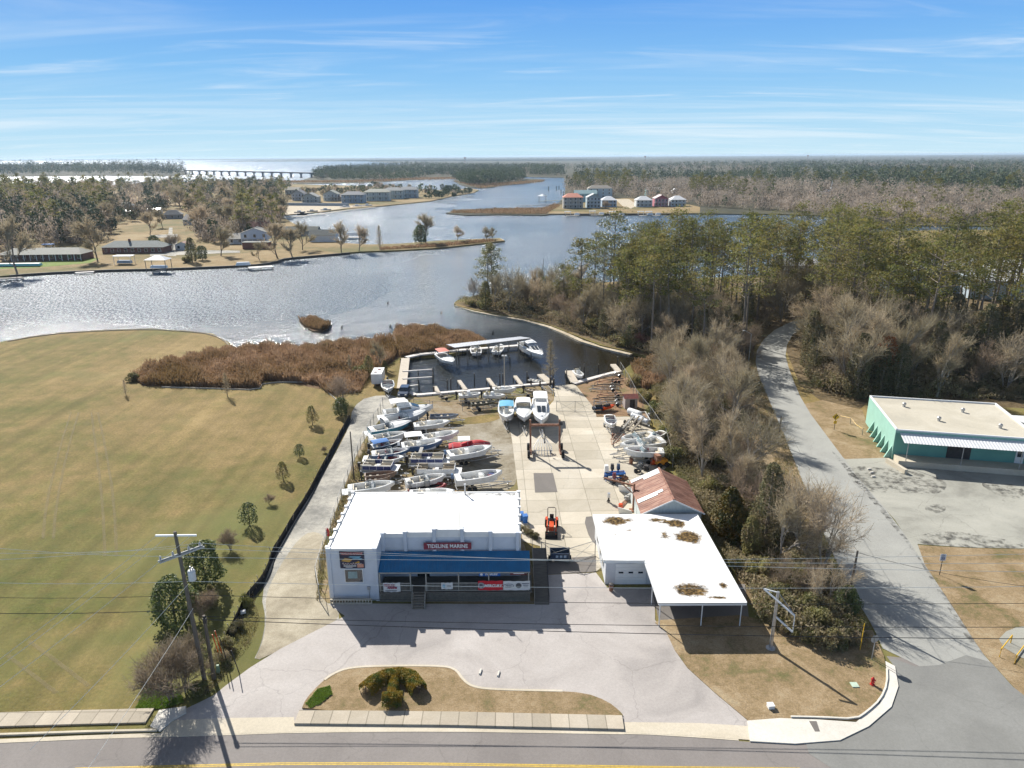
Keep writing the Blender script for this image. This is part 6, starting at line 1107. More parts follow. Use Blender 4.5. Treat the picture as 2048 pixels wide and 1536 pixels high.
def make_pontoon(label,stern,bow,panel,lift=.5,furn=vinyl,bim=None,fence=trim):
    zt=lift+1.2; a=G(*stern,zt); c=G(*bow,zt); d=c-a; Lb=d.length; B=2.4; rz=math.atan2(d.y,d.x); t=thing('pontoon_boat',label,'pontoon boat',(a.x,a.y,lift),rz)
    for sg in (-1,1):
        m=MB().lathe([(.05,0),(.3,.15),(.32,.4),(.32,Lb-1.2),(.25,Lb-.6),(.04,Lb-.1)],(0,sg*.85,.32),12,'x'); m.build('pontoon',silver,t)
    MB().box(Lb/2,0,.7,Lb-.3,B,.1).build('deck',greyc,t)
    m=MB(); p=MB(); X0_,X1_=.5,Lb-1.1
    for (u,v) in (((X0_,-B/2+.05),(X1_,-B/2+.05)),((X1_,-B/2+.05),(X1_,B/2-.05)),((X1_,B/2-.05),(X0_,B/2-.05)),((X0_,B/2-.05),(X0_,-B/2+.05))):
        for z in (.82,1.45): m.bar((u[0],u[1],z),(v[0],v[1],z),.05)
        n=max(2,int(math.hypot(v[0]-u[0],v[1]-u[1])/1.0))
        for i in range(n+1): x=u[0]+(v[0]-u[0])*i/n; y=u[1]+(v[1]-u[1])*i/n; m.bar((x,y,.75),(x,y,1.47),.045)
        p.bar((u[0],u[1],1.12),(v[0],v[1],1.12),.02,.56)
    p.build('fence_panel',panel,t); m.build('railing',fence,t)
    for x,y,sx,sy in ((1.0,-.8,1.6,.5),(1.0,.8,1.6,.5),(Lb-2.0,-.8,1.6,.5),(Lb-2.0,.8,1.6,.5),(.75,0,.45,1.2)): MB().box(x,y,1.0,sx,sy,.5).box(x,y*1.2,1.35,sx,.14,.35).build('seat',furn,t)
    MB().box(Lb*.48,-.6,1.1,.5,.6,.7).build('console',gel,t); MB().box(Lb*.42,-.6,1.05,.45,.5,.6).build('captain_seat',furn,t)
    MB().poly([(Lb-1.1,-B/2,.76),(Lb-.15,-B/2+.15,.76),(Lb-.15,B/2-.15,.76),(Lb-1.1,B/2,.76)]).build('bow_platform',trim,t)
    o=MB().box(-.25,0,1.15,.45,.4,.6).build('outboard_motor',darkst,t); MB().box(-.3,0,.5,.2,.14,.9).build('lower_unit',darkst,o)
    if bim: MB().tube([(Lb*.2,-1.1,1.4),(Lb*.3,-1.1,2.3),(Lb*.3,1.1,2.3),(Lb*.2,1.1,1.4)],.03,5).box(Lb*.3,0,2.33,.5,2.2,.15).build('folded_canopy',bim,t)
    t['len']=Lb; return t
# trailers: one master per size, copied
def trailer_master(Lt,w=1.9,axles=1,mat=chrome):
    t=thing('boat_trailer','x','trailer',(0,0,0)); m=MB(); fx_=Lt*.60
    for sg in (-1,1): m.bar((0,sg*w*.36,.45),(fx_,sg*w*.36,.45),.08,.12).bar((fx_,sg*w*.36,.45),(Lt,0,.42),.08,.12)
    for x in (.1,Lt*.25,Lt*.45,fx_): m.bar((x,-w*.42,.43),(x,w*.42,.43),.07)
    m.build('frame',mat,t); m=MB()
    for sg in (-1,1): m.bar((.1,sg*.5,.58),(fx_*.95,sg*.42,.6),.09,.07)
    m.build('bunks',wood,t); MB().bar((Lt*.86,0,.4),(Lt*.86,0,1.0),.06).box(Lt*.86-.08,0,1.0,.22,.14,.14).build('winch_post',mat,t); MB().bar((Lt*.93,.08,.05),(Lt*.93,.08,.7),.05).lathe([(.1,-.03),(.1,.03)],(Lt*.93,.08,.1),8,'y').build('jack',chrome,t)
    for a in range(axles):
        x=Lt*.22+a*.75
        for sg in (-1,1):
            wh=MB().lathe([(.17,-.09),(.3,-.1),(.33,-.05),(.33,.05),(.3,.1),(.17,.09)],(x,sg*w*.5,.33),16,'y').build('wheel',rubber,t); MB().lathe([(.03,-.07),(.17,-.08),(.17,.08),(.03,.07)],(x,sg*w*.5,.33),10,'y').build('rim',trim,wh)
            MB().loft([[(x+.42*math.cos(q),sg*w*.5-.12,.33+.42*math.sin(q)),(x+.42*math.cos(q),sg*w*.5+.12,.33+.42*math.sin(q))] for q in np.linspace(.25,PI-.25,7)]).build('fender',mat,t)
    KIDS[t.name]=list(t.children); return t
TM={}; TM_used=set()
def trailer(Lt,axles,loc,rz,label,group='boat trailers',mat=chrome,w=1.9):
    key=(round(Lt),axles,mat.name,w)
    if key not in TM: TM[key]=trailer_master(round(Lt),w,axles,mat); o=TM[key]; 
    else: o=copy_tree(TM[key])
    o.location=loc; o.rotation_euler=(0,0,rz); tag(o,label,'trailer',group); return o
def under(bt,axles=1,what='',mat=chrome):
    Lb=bt['len']; rz=bt.rotation_euler.z; d=Vector((math.cos(rz),math.sin(rz),0)); p=bt.location-d*.0
    trailer(Lb+1.3,axles,(p.x,p.y,0),rz,'trailer carrying the '+what,mat=mat)
    del bt['len']
BT=[ # label, stern, bow, kind, D, hull, opts, canopy, axles, short phrase
 ('white cabin cruiser with hardtop, topmost in the left row of stored boats',(770,822),(862,812),'cruiser',1.45,gel,('fly','platform'),(roofwhite,.14,.46,1.9),2,'white hardtop cabin cruiser'),
 ('grey-striped white cuddy boat just below the hardtop cruiser',(768,838),(850,822),'cuddy',1.3,greyhull,('dark',),None,2,'grey striped cuddy boat'),
 ('teal-hulled sports boat with white deck in the left row',(741,857),(820,843),'cuddy',1.05,tealhull,('platform',),None,2,'teal sports boat'),
 ('white open runabout below the teal-hulled boat',(740,874),(810,865),'bow',.9,gel,('nomotor',),None,1,'white open runabout'),
 ('dark runabout under a bright blue canopy in the left row',(745,891),(802,880),'bow',.8,darkhull,('dark',),(bluec,.02,.52,.75),1,'blue-canopied runabout'),
 ('maroon and white deck boat below the blue canopy',(746,905),(816,899),'bow',.85,bluehull,('dark',),None,1,'maroon deck boat'),
 ('slender purple-trimmed ski boat squeezed above the navy-panelled pontoon',(729,916),(806,914),'ski',.65,gel,('dark','nomotor'),None,1,'slender ski boat'),
 ('brown aluminium fishing boat with dark outboard in the left row',(731,948),(791,944),'jon',.7,brownboat,('x',),None,1,'brown fishing boat with outboard'),
 ('second brown aluminium boat tucked behind the lowest white bowrider',(732,957),(780,953),'jon',.6,brownboat,('nomotor',),None,1,'second brown aluminium boat'),
 ('long white bowrider at the lower left end, closest to the lane fence',(699,974),(786,965),'bow',.95,gel,('nomotor','platform'),None,2,'long white bowrider by the lane fence'),
 ('grey bass boat with black motor, top of the middle row',(862,830),(915,829),'jon',.55,greyhull,('x',),None,1,'grey bass boat'),
 ('white centre-console boat with red seat in the middle row',(830,848),(897,842),'cc',.8,gel,(),None,1,'white console boat with red seat'),
 ('white fishing boat with pipe arch pointing right in the middle row',(846,872),(915,863),'cc',.95,gel,('rail',),None,2,'white fishing boat with pipe arch'),
 ('large console boat with white hardtop and blue-grey hull',(806,888),(882,881),'cc',1.05,bluehull,('whitemotor',),(roofwhite,.08,.50,1.7),2,'blue hulled hardtop console boat'),
 ('white centre-console boat with blue-grey outboard below the red cover',(899,905),(981,893),'cc',1.0,gel,('bluemotor','rail'),None,2,'white console boat with blue outboard'),
 ('white bowrider with green windshield below the pontoon boats',(814,961),(889,950),'bow',.85,gel,('nomotor',),None,1,'white bowrider with green screen'),
 ('white boat half hidden behind the shop roof edge',(822,985),(906,982),'cc',.8,gel,('nomotor',),None,1,'boat half hidden behind the shop roof'),
 ('big white open skiff with pale outboard, rightmost near the shop roof',(914,953),(1001,943),'dory',1.1,gel,('bluemotor',),None,2,'big white open skiff'),
 ('small white skiff on a trailer, leftmost of the three beside the bulkhead',(919,788),(964,786),'cc',.65,gel,('x',),None,1,'leftmost skiff beside the bulkhead'),
 ('white console boat, front of the two by the basin lamp post',(969,787),(1009,790),'cc',.7,gel,('x',),None,1,'front console boat by the lamp post'),
 ('white console boat, rear of the two by the basin lamp post',(988,776),(1031,776),'cc',.85,gel,('x',),None,1,'rear console boat by the lamp post'),
 ('small tan aluminium boat near the launching ramp',(1052,777),(1081,782),'jon',.5,tanboat,('x',),None,1,'small tan aluminium boat'),
 ('olive camouflage jon boat on the grass below the bulkhead',(944,806),(990,802),'jon',.5,camo,('x',),None,1,'olive jon boat'),
 ('white console boat with light blue canopy facing the camera, left of three',(1013,802),(1013,835),'cc',1.15,gel,('rail','x'),(skyc,.28,.62,1.1),2,'light blue canopied boat'),
 ('white cuddy boat with white hardtop facing the camera, middle of three',(1046,799),(1049,836),'cuddy',1.25,gel,('rail',),(roofwhite,.2,.46,1.2),2,'middle of three bow-on boats'),
 ('largest white cabin boat with hardtop facing the camera, right of three',(1080,796),(1084,841),'cruiser',1.45,gel,(),(roofwhite,.06,.36,1.6),2,'largest bow-on boat'),
 ('small dark-trimmed white runabout facing the camera by the right yard',(1219,830),(1224,850),'bow',.75,gel,('dark','nomotor'),None,1,'dark trimmed runabout at the right'),
 ('white open boat with green screen, rear of the three at the right fence',(1303,866),(1244,877),'bow',.85,gel,('nomotor',),None,1,'rear white boat at the right fence'),
 ('white open boat between the two others at the right fence',(1322,878),(1243,889),'bow',.85,gel,('nomotor',),None,1,'middle white boat at the right fence'),
 ('long white open boat in front of the right fence, nearest of three',(1324,899),(1250,898),'bow',1.0,gel,('dark','nomotor'),None,2,'nearest white boat at the right fence'),
 ('short boat standing bow-up in front of the trees at the right fence',(1325,862),(1300,876),'cuddy',.9,gel,('dark',),None,1,'short boat under the trees'),
]
for (lb,s_,b_,kd,D_b,hm_,op_,cn,ax,ph) in BT:
    bt=make_boat(lb,s_,b_,kd,D_b*1.15,.39 if kd!='jon' else .3,hm_,lift=.75,opts=op_,canopy=cn,inm=(maroon if 'dark' in op_ else tanboat if kd=='jon' else None)); under(bt,ax,ph)
for lb,s_,b_,pn,fu,bm in (('pontoon boat with navy side panels at the left row near the timber pole',(722,928),(800,930),navy,vinyl,None),('pontoon boat with navy panels and cream seats in the middle row',(817,915),(902,915),navy,vinyl,greyc),('white pontoon boat full of leaves below the navy-panelled one',(829,936),(925,936),trim,tanboat,None)):
    bt=make_pontoon(lb,s_,b_,pn,.55,fu,bm); under(bt,2,lb.split(' at')[0].split(' in')[0].split(' below')[0]+(' near the pole' if 'pole' in lb else ' in the middle row'))
# red covered boat
a=G(899,892,1.5); c=G(980,889,1.5); Lb=(c-a).length; t=thing('covered_boat','boat under a bright red canvas cover with white hardtop on it','boat',(a.x,a.y,.55),math.atan2(c.y-a.y,c.x-a.x)); b,g,k,zc=hull_fn(Lb,2.5,.95)
m=MB().loft([[(x*Lb,-b(x),g(x)-.1),(x*Lb,-b(x)*.84,zc(x)),(x*Lb,0,k(x)),(x*Lb,b(x)*.84,zc(x)),(x*Lb,b(x),g(x)-.1)] for x in (0,.2,.4,.6,.75,.88,.97,1)]).build('hull',gel,t)
rr_=random.Random(3); MB().loft([[(x*Lb,y*b(x)*1.03,(g(x)-.3) if abs(y)==1 else g(x)+hh*(1-abs(y)**1.7)+rr_.uniform(-.05,.05)) for y in (-1,-.95,-.6,-.3,0,.3,.6,.95,1)] for x,hh in ((-.02,.1),(.1,.5),(.2,.35),(.32,.3),(.45,.5),(.55,.65),(.65,.75),(.78,.6),(.88,.4),(.97,.2),(1.01,.05))]).build('cover',redc,t,smooth=True)
MB().box(.36*Lb,0,2.1,.3*Lb,1.7,.12).build('hardtop',white,t); MB().bar((.28*Lb,-.7,1.2),(.28*Lb,-.7,2.05),.05).bar((.28*Lb,.7,1.2),(.28*Lb,.7,2.05),.05).bar((.45*Lb,-.7,1.2),(.45*Lb,-.7,2.05),.05).bar((.45*Lb,.7,1.2),(.45*Lb,.7,2.05),.05).build('frame',chrome,t)
t['len']=Lb; under(t,2,'red covered boat')
# red inflatable with grey motors
a=G(816,974,1.1); c=G(892,970,1.1); Lb=(c-a).length; t=thing('inflatable_boat','dark red inflatable boat with two grey-covered motors near the shop roof','boat',(a.x,a.y,.6),math.atan2(c.y-a.y,c.x-a.x))
MB().tube([(0,-1,.35),(.3*Lb,-1.05,.35),(.7*Lb,-1,.38),(.9*Lb,-.55,.45),(.98*Lb,0,.55),(.9*Lb,.55,.45),(.7*Lb,1,.38),(.3*Lb,1.05,.35),(0,1,.35)],.24,8).build('tube',maroon if False else P('red_rubber',(0.3,0.04,0.04),.5,var=.3),t,smooth=True); MB().box(.42*Lb,0,.2,.8*Lb,1.7,.2).build('floor',darkst,t)
for x in (.05,.5): MB().lathe([(.2,0),(.42,.25),(.45,.7),(.25,1.0)],(x*Lb,0,.4),10).build('covered_motor',greyc,t)
t['len']=Lb; under(t,1,'red inflatable boat')
# basin boats
def afloat(lb,s_,b_,kd,D_b,hm_,op_,cn,lf):
    bt=make_boat(lb,s_,b_,kd,D_b,.36,hm_,lift=lf,opts=op_,canopy=cn); del bt['len']; return bt
afloat('white cabin boat with faded red canopy hoisted at the left end of the covered slips',(880,706),(905,724),'cuddy',1.1,gel,('rail','x'),(pinkc,.02,.4,1.3),.2)
afloat('white outboard boat under the slip roof, left of two seen from astern',(953,706),(956,722),'cc',.8,gel,('whitemotor',),None,-.5).rotation_euler.z+=PI
afloat('small white outboard boat under the slip roof, right of two',(993,704),(1002,719),'cc',.75,gel,('whitemotor',),None,-.4).rotation_euler.z+=PI*.9
afloat('large white cabin cruiser with blue windscreen at the right end of the covered slips',(1046,684),(1084,710),'cruiser',1.7,gel,('fly','platform'),(gel,.15,.5,1.5),-.3)
afloat('small white skiff moored at the yard bulkhead beside the wide pier',(1060,758),(1090,764),'jon',.5,gel,('x',),None,-.75)
afloat('white console boat on a lift beside the right pier',(1152,740),(1164,752),'cc',.8,gel,('x',),None,.3)
# spare trailers on the bare ground
for i,(x0,y0,x1,y1,lb) in enumerate(((1245,752,1200,757,'rusty trailer nearest the white walkway'),(1247,764,1190,768,'trailer with upturned wheels near the wire fence corner'),(1240,774,1178,776,'third empty trailer on the bare ground'),(1238,781,1182,782,'fourth empty trailer on the bare ground'),(1245,792,1192,794,'long empty trailer above the wire gate line'),(1248,801,1186,802,'flat trailer beside the small hut'),(1246,810,1195,810,'low trailer loaded with planks by the hut'))):
    a=G(x0,y0);c=G(x1,y1); trailer((c-a).length,1+(i==1),(a.x,a.y,0),math.atan2(c.y-a.y,c.x-a.x),lb,mat=(chrome,rust,darkst)[i%3],w=1.7)
for x0,y0,x1,y1,lb,mt in ((1090,776,1106,792,'empty galvanised trailer pointing to the camera by the ramp',chrome),(880,800,915,793,'small trailer with a crated engine by the bulkhead',darkst),(1283,828,1298,856,'white trailer frame leaning against the trees at the right fence',trim),(1265,845,1240,868,'dark trailer with raised bunks right of the boat hoist',darkst),(1240,872,1224,893,'rusty trailer tongue crossing in front of the right-hand boats',rust)):
    a=G(x0,y0);c=G(x1,y1); trailer(max(4,(c-a).length),1,(a.x,a.y,0),math.atan2(c.y-a.y,c.x-a.x),lb,mat=mt)
for i,(x,y,dx) in enumerate(((1243,862,.0),(1254,862,.2),(1262,866,.3))):
    p=G(x,y); t=thing('cradle_bunk',('tall left','tall middle','short right')[i]+' dark sloping bunk of the upturned trailer heap','trailer part',(p.x,p.y,0)); MB().bar((0,0,.2),(2.4,2.6,1.7),.3,.16).build('plank',wood if i else greyc,t); MB().bar((.3,.3,0),(.3,.3,.5),.1).bar((2,2.2,0),(2,2.2,1.4),.1).build('stand',darkst,t)
# silver pontoon tubes
for i,(x,y) in enumerate(((1268,832),(1275,842),(1284,848))):
    p=G(x,y); t=thing('float_tube',('white upright','grey middle','grey lower')[i]+' float tube stacked at the right fence','float',(p.x,p.y,0),R(-50)); MB().lathe([(.1,0),(.55,.15),(.6,.4),(.6,2.6),(.5,2.9),(.1,3.0)],(-1.4,0,.65),14,'x').build('shell',trim if i==0 else silver,t,smooth=False); MB().box(0,0,.1,2.2,.9,.2).build('cradle',wood,t)
# jet skis by the gate
for i,(x,y,mt,lb) in enumerate(((1200,822,darkhull,'dark personal watercraft at the edge of the bare ground'),(1216,821,orange,'orange and black kayak shaped skiff beside the personal watercraft'))):
    p=G(x,y); t=thing('watercraft',lb,'watercraft',(p.x,p.y,.25),R(10+20*i)); b,g,k,zc=hull_fn(2.9,1.1,.55)
    MB().loft([[(q*2.9-1.4,-b(q),g(q)),(q*2.9-1.4,-b(q)*.8,zc(q)),(q*2.9-1.4,0,k(q)),(q*2.9-1.4,b(q)*.8,zc(q)),(q*2.9-1.4,b(q),g(q)),(q*2.9-1.4,0,g(q)+.12),(q*2.9-1.4,-b(q),g(q))] for q in (0,.3,.6,.8,.93,1)]).build('hull',mt,t); MB().box(-.3,0,.8,1.3,.4,.35).build('seat',black,t); MB().bar((.4,0,.6),(.25,0,1.05),.15).bar((.25,-.35,1.05),(.25,.35,1.05),.06).build('handlebar',black,t)
    MB().bar((-1.2,-.4,-.1),(1.0,-.4,-.1),.1).bar((-1.2,.4,-.1),(1.0,.4,-.1),.1).bar((-1.0,-.4,-.18),(-1.0,.4,-.18),.14).build('chock',wood,t)
# ---------------- boat hoist ----------------
h=thing('boat_hoist','rusty portal boat hoist with big tyres over the concrete yard','hoist',(0,0,0)); LX,RX,HY=2.85,7.35,102.0
for x in (LX,RX):
    MB().bar((x,HY,.3),(x-.1,HY-.3,5.6),.28).bar((x,HY-2.2,.7),(x,HY+1.2,.7),.24,.3).bar((x,HY-1.9,.7),(x-.06,HY-.15,3.2),.14).build('leg',rust,h)
    for dy in (-1.9,1.0):
        w=MB().lathe([(.28,-.18),(.55,-.2),(.6,-.1),(.6,.1),(.55,.2),(.28,.18)],(x+(.35 if x>5 else -.35),HY+dy,.6),16,'x').build('wheel',rubber,h); MB().lathe([(.05,-.12),(.28,-.14),(.28,.14),(.05,.12)],(x+(.35 if x>5 else -.35),HY+dy,.6),10,'x').build('rim',darkst,w)
MB().bar((LX-.1,HY-.25,4.7),(RX-.1,HY-.25,4.7),.26,.34).build('cross_beam',rust,h); MB().box(RX+.1,HY-.3,5.0,.5,.5,.5).build('hoist_motor',darkst,h)
MB().tube([(5.0,HY-.25,4.6),(5.0,HY-.25,1.9)],.025,4).box(5.0,HY-.25,1.85,.2,.15,.3).build('hook_line',darkst,h)
p=G(1086,912); cr_=thing('boat_cradle','white pipe boat cradle standing under the rusty hoist','cradle',(p.x,p.y,0)); m=MB()
for i in range(6):
    x=-1.1+.45*i; m.tube([(x,0,0),(x*.9,.9,1.2-.1*abs(i-2.5)),(x*.5,2.2,1.9)],.05,5)
m.tube([(-1.3,.4,.3),(-1.4,1.4,.9),(-.7,2.6,1.6),(0,3.2,2.2),(.7,2.6,1.6),(1.4,1.4,.9),(1.3,.4,.3)],.06,5).tube([(-1.5,.8,.6),(1.5,.8,.6)],.05,5).tube([(0,3.1,2.2),(0,3.3,3.0)],.05,5); m.build('pipe_frame',trim,cr_)
for x in (-1.2,1.2): MB().lathe([(.05,-.1),(.3,-.1),(.3,.1),(.05,.1)],(x,1,.3),12,'x').build('wheel',rubber,cr_)
# ---------------- tractor ----------------
p=G(1103,1060); t=thing('tractor','orange compact tractor with roll bar and front loader on the concrete','tractor',(p.x,p.y,0),R(-94)) # faces camera
MB().box(.5,0,.85,1.5,.62,.55,0,.92,.85).build('hood',orange,t); MB().box(-.75,0,.75,.9,.9,.5).build('platform',black,t); MB().box(-.75,0,1.15,.5,.5,.2).box(-.98,0,1.42,.12,.5,.5).build('seat',black,t)
MB().tube([(-1.15,-.5,.8),(-1.15,-.5,2.35),(-1.15,-.4,2.5),(-1.15,.4,2.5),(-1.15,.5,2.35),(-1.15,.5,.8)],.045,6).build('roll_bar',darkst,t)
for sg in (-1,1):
    w=MB().lathe([(.25,-.14),(.52,-.16),(.58,-.08),(.58,.08),(.52,.16),(.25,.14)],(-.85,sg*.68,.58),18,'y').build('wheel',rubber,t); MB().lathe([(.04,-.1),(.26,-.1),(.26,.1),(.04,.1)],(-.85,sg*.68,.58),12,'y').build('rim',orange,w)
    w=MB().lathe([(.15,-.1),(.34,-.11),(.36,0),(.34,.11),(.15,.1)],(.85,sg*.55,.36),16,'y').build('wheel',rubber,t); MB().lathe([(.03,-.07),(.15,-.07),(.15,.07),(.03,.07)],(.85,sg*.55,.36),10,'y').build('rim',orange,w)
    MB().box(-.8,sg*.62,1.18,.8,.3,.06).build('mudguard',orange,t); MB().bar((-.1,sg*.52,1.25),(1.0,sg*.55,1.05),.12).bar((1.0,sg*.55,1.05),(1.75,sg*.55,.4),.12).build('loader_arm',orange,t)
MB().loft([[(1.7,y,.75),(1.75,y,.1),(2.35,y,.05)] for y in (-.75,.75)]).poly([(1.7,-.75,.75),(1.75,-.75,.1),(2.35,-.75,.05)]).poly([(1.7,.75,.75),(2.35,.75,.05),(1.75,.75,.1)]).build('bucket',darkst,t)
MB().tube([(-.2,.18*math.cos(q),1.4+.18*math.sin(q)) for q in np.linspace(0,6.28,9)],.025,4).build('steering_wheel',black,t)
# bins
for i,(x,y) in enumerate(((1042,1040),(1050,1045))):
    p=G(x,y); t=thing('wheelie_bin',('left','right')[i]+' blue wheeled bin beside the shop wall','bin',(p.x,p.y,0),R(10*i)); MB().box(0,0,.5,.5,.6,1.0,0,1.25,1.2).build('body',bluebin,t); MB().box(0,-.02,1.04,.66,.78,.07).build('lid',bluebin,t); MB().lathe([(.1,-.26),(.1,.26)],(0,.32,.1),8,'x').build('wheel',rubber,t)
# dump trailer behind the gate
p=G(1120,1127); t=thing('dump_trailer','dark blue dump trailer parked at the yard gate','trailer',(p.x,p.y,0)); m=MB().box(0,1.2,.95,2.2,.08,.75).box(0,-.05,.95,2.2,.08,.75).box(-1.08,.6,.95,.08,1.3,.75).box(1.08,.6,.95,.08,1.3,.75).box(0,.6,.6,2.1,1.2,.06); m.build('bed',darkhull,t)
m=MB(); 
for x in (-.35,.1,.55): m.box(x,-.1,.95,.28,.03,.3)
m.build('reflector',P('pale_blue_sign',(0.35,0.45,0.55),.5),t)
for sg in (-1,1): MB().lathe([(.05,-.1),(.33,-.1),(.33,.1),(.05,.1)],(sg*1.2,.6,.33),12,'x').build('wheel',rubber,t)
# outboards on a rack and junk by the barn
def outboard(x,y,mt,lb,z=.75,rz=0,s=1.0):
    p=G(x,y); t=thing('outboard_motor',lb,'outboard motor',(p.x,p.y,0),rz); t.scale=(s,s,s); MB().box(0,0,1.35*1,.5,.6,.75,0,.8,.75).build('cowling',mt,t); MB().box(0,0,.75,.25,.3,.6).box(0,.05,.3,.5,.1,.25).build('leg',darkst,t); MB().bar((-.3,-.3,.03),(.3,.3,.03),.08).bar((-.3,.3,.03),(.3,-.3,.03),.08).bar((0,0,0),(0,0,.9),.08).build('stand',darkst,t)
outboard(1212,958,gel,'tall white outboard motor on a stand left of the blue rack',s=1.25); outboard(1224,950,darkst,'black outboard motor at the upper left of the blue rack'); outboard(1236,950,darkhull,'navy outboard motor at the upper right of the blue rack'); outboard(1228,968,maroon,'purple grey outboard motor in front of the blue rack'); outboard(1217,1005,silver,'grey outboard motor lying alone on the concrete',s=.8)
p=G(1231,962); t=thing('motor_rack','blue steel rack for outboard motors beside the rusty barn','rack',(p.x,p.y,0),R(8)); m=MB()
for z in (.5,1.1): m.bar((-1.4,0,z),(1.4,0,z),.1,.14).bar((-1.4,.8,z),(1.4,.8,z),.1,.14)
for x in (-1.4,0,1.4): m.bar((x,0,0),(x,0,1.2),.09).bar((x,.8,0),(x,.8,1.2),.09).bar((x,0,1.1),(x,.8,1.1),.08)
m.box(0,.4,.95,2.8,.8,.06); m.build('frame',evb,t)
p=G(1266,1022); t=thing('jib_crane','rusty post crane with long boom beside the barn','crane',(p.x,p.y,0)); MB().bar((0,0,0),(0,0,3.9),.22).box(0,0,.1,.9,.9,.2).build('post',rust,t); MB().bar((0,0,3.6),(-3.6,2.2,3.7),.16,.2).bar((0,0,2.4),(-1.6,1,3.6),.1).build('boom',rust,t)
rj=random.Random(8); jl=['black engine block','rusty drum','coil of hose','white sheet','grey tarpaulin heap','pile of rusty pipe','stack of old tyres','pale crate','brown crate','broken fibreglass panel','orange gas cylinder','dark toolbox']
JP=[(1290,940),(1262,928),(1275,945),(1252,985),(1255,1000),(1246,1010),(1275,1005),(1245,960),(1258,972),(1252,1030),(1241,1020),(1280,935)]
for (x,y),lb in zip(JP,jl):
    p=G(x,y); mt=(rust,darkst,greyc,vinyl,trim,brownboat)[rj.randrange(6)]; t=thing(lb.replace(' ','_'),lb+' in the clutter beside the rusty barn','junk',(p.x,p.y,0),rj.uniform(0,3)); m=MB()
    if 'tyre' in lb:
        for q in range(3): m.lathe([(.2,-.1),(.38,-.1),(.42,0),(.38,.1),(.2,.1)],(0,0,.12+.22*q),12)
        m.build('body',rubber,t); continue
    if 'drum' in lb or 'cylinder' in lb: m.lathe([(.28,0),(.3,.05),(.28,.3),(.3,.32),(.28,.6),(.3,.85),(.26,.9)],(0,0,0),12); m.build('body',orange if 'cyl' in lb else rust,t); continue
    if 'hose' in lb:
        m.tube([(.5*math.cos(q),.5*math.sin(q),.08+.02*q) for q in np.linspace(0,18,40)],.06,5); m.build('body',black,t); continue
    if 'panel' in lb or 'sheet' in lb: m.box(0,0,.5,1.9,.08,1.3,0,1,1,(0,.6)); m.build('body',trim,t); MB().bar((-.6,.5,0),(-.6,.1,.7),.06).build('prop',wood,t); continue
    if 'pipe' in lb:
        for q in range(7): m.tube([(-1.2+rj.uniform(-.2,.2),-.3+.1*q,.08+.05*(q%3)),(1.2,-.2+.08*q,.1)],.05,5)
        m.build('body',rust,t); continue
    for q in range(6): m.box(rj.uniform(-.35,.35),rj.uniform(-.3,.3),.15+.13*q*.8,rj.uniform(.3,.8),rj.uniform(.3,.7),rj.uniform(.15,.35),rj.uniform(0,3))
    m.build('body',mt,t)
p=G(1322,932); t=thing('yard_loader','orange and black forklift-like loader beside the trees','loader',(p.x,p.y,0),R(20)); MB().box(0,0,.8,1.8,1.1,.7,0,.85,.9).build('body',P('orange_yellow',(0.7,0.28,0.02),.4,var=.2),t); MB().box(-.7,0,1.5,.7,1.0,.9).build('counterweight',rust,t)
for sx in (-.6,.6):
    for sg in (-1,1): MB().lathe([(.05,-.12),(.4,-.12),(.4,.12),(.05,.12)],(sx,sg*.6,.4),12,'y').build('wheel',rubber,t)
p=G(1309,930); t=thing('yard_compressor','rusty orange compressor frame left of the orange loader','compressor',(p.x,p.y,0)); MB().box(0,0,.6,.9,.7,.5).lathe([(.2,0),(.25,.1),(.25,1.1),(.2,1.2)],(-.6,0,.3),10,'x').build('tank',orange,t); MB().bar((-.5,-.4,0),(-.5,-.4,1.4),.08).bar((.5,-.4,0),(.5,-.4,1.4),.08).bar((-.5,-.4,1.4),(.5,-.4,1.4),.08).bar((-.5,.4,0),(-.5,.4,1.4),.08).bar((.5,.4,0),(.5,.4,1.4),.08).bar((-.5,.4,1.4),(.5,.4,1.4),.08).build('frame',rust,t)
# ---------------- vehicles ----------------
def car(x,y,rz,label,body,van=False):
    p=G(x,y); t=thing('parked_car',label,'car',(p.x,p.y,0),rz); Lc,w=4.6,1.85; P_=[(-2.3,.45),(-2.3,1.0),(-2.1,1.15),(-1.7,1.62),(.3,1.65),(1.0,1.1),(2.1,.95),(2.3,.7),(2.3,.4)]
    MB().loft([[(a,y_*(1 if b_<1.12 else .84),b_) for a,b_ in P_] for y_ in (-w/2,w/2)]).poly([(a,-w/2*(1 if b_<1.12 else .84),b_) for a,b_ in P_]).poly([(a,w/2*(1 if b_<1.12 else .84),b_) for a,b_ in P_][::-1]).build('body',body,t)
    MB().poly([(.98,-.78,1.14),(.98,.78,1.14),(.34,.72,1.6),(.34,-.72,1.6)]).build('windshield',glass,t,loc=(.03,0,.03)); MB().poly([(-2.08,-.76,1.2),(-2.08,.76,1.2),(-1.74,.7,1.58),(-1.74,-.7,1.58)]).build('rear_window',glass,t,loc=(-.03,0,.02))
    for sg in (-1,1):
        MB().poly([(-1.9,sg*.86,1.15),(.8,sg*.86,1.15),(.25,sg*.8,1.58),(-1.65,sg*.8,1.58)]).build('side_window',glass,t,loc=(0,sg*.03,0)); MB().box(2.25,sg*.65,.78,.12,.35,.16).build('headlight',trim,t)
        for ax in (-1.4,1.4): w_=MB().lathe([(.2,-.1),(.33,-.1),(.34,0),(.33,.1),(.2,.1)],(ax,sg*.84,.34),14,'y').build('wheel',rubber,t); MB().lathe([(.03,-.1),(.2,-.11),(.2,.11),(.03,.1)],(ax,sg*.84,.34),10,'y').build('rim',chrome,w_)
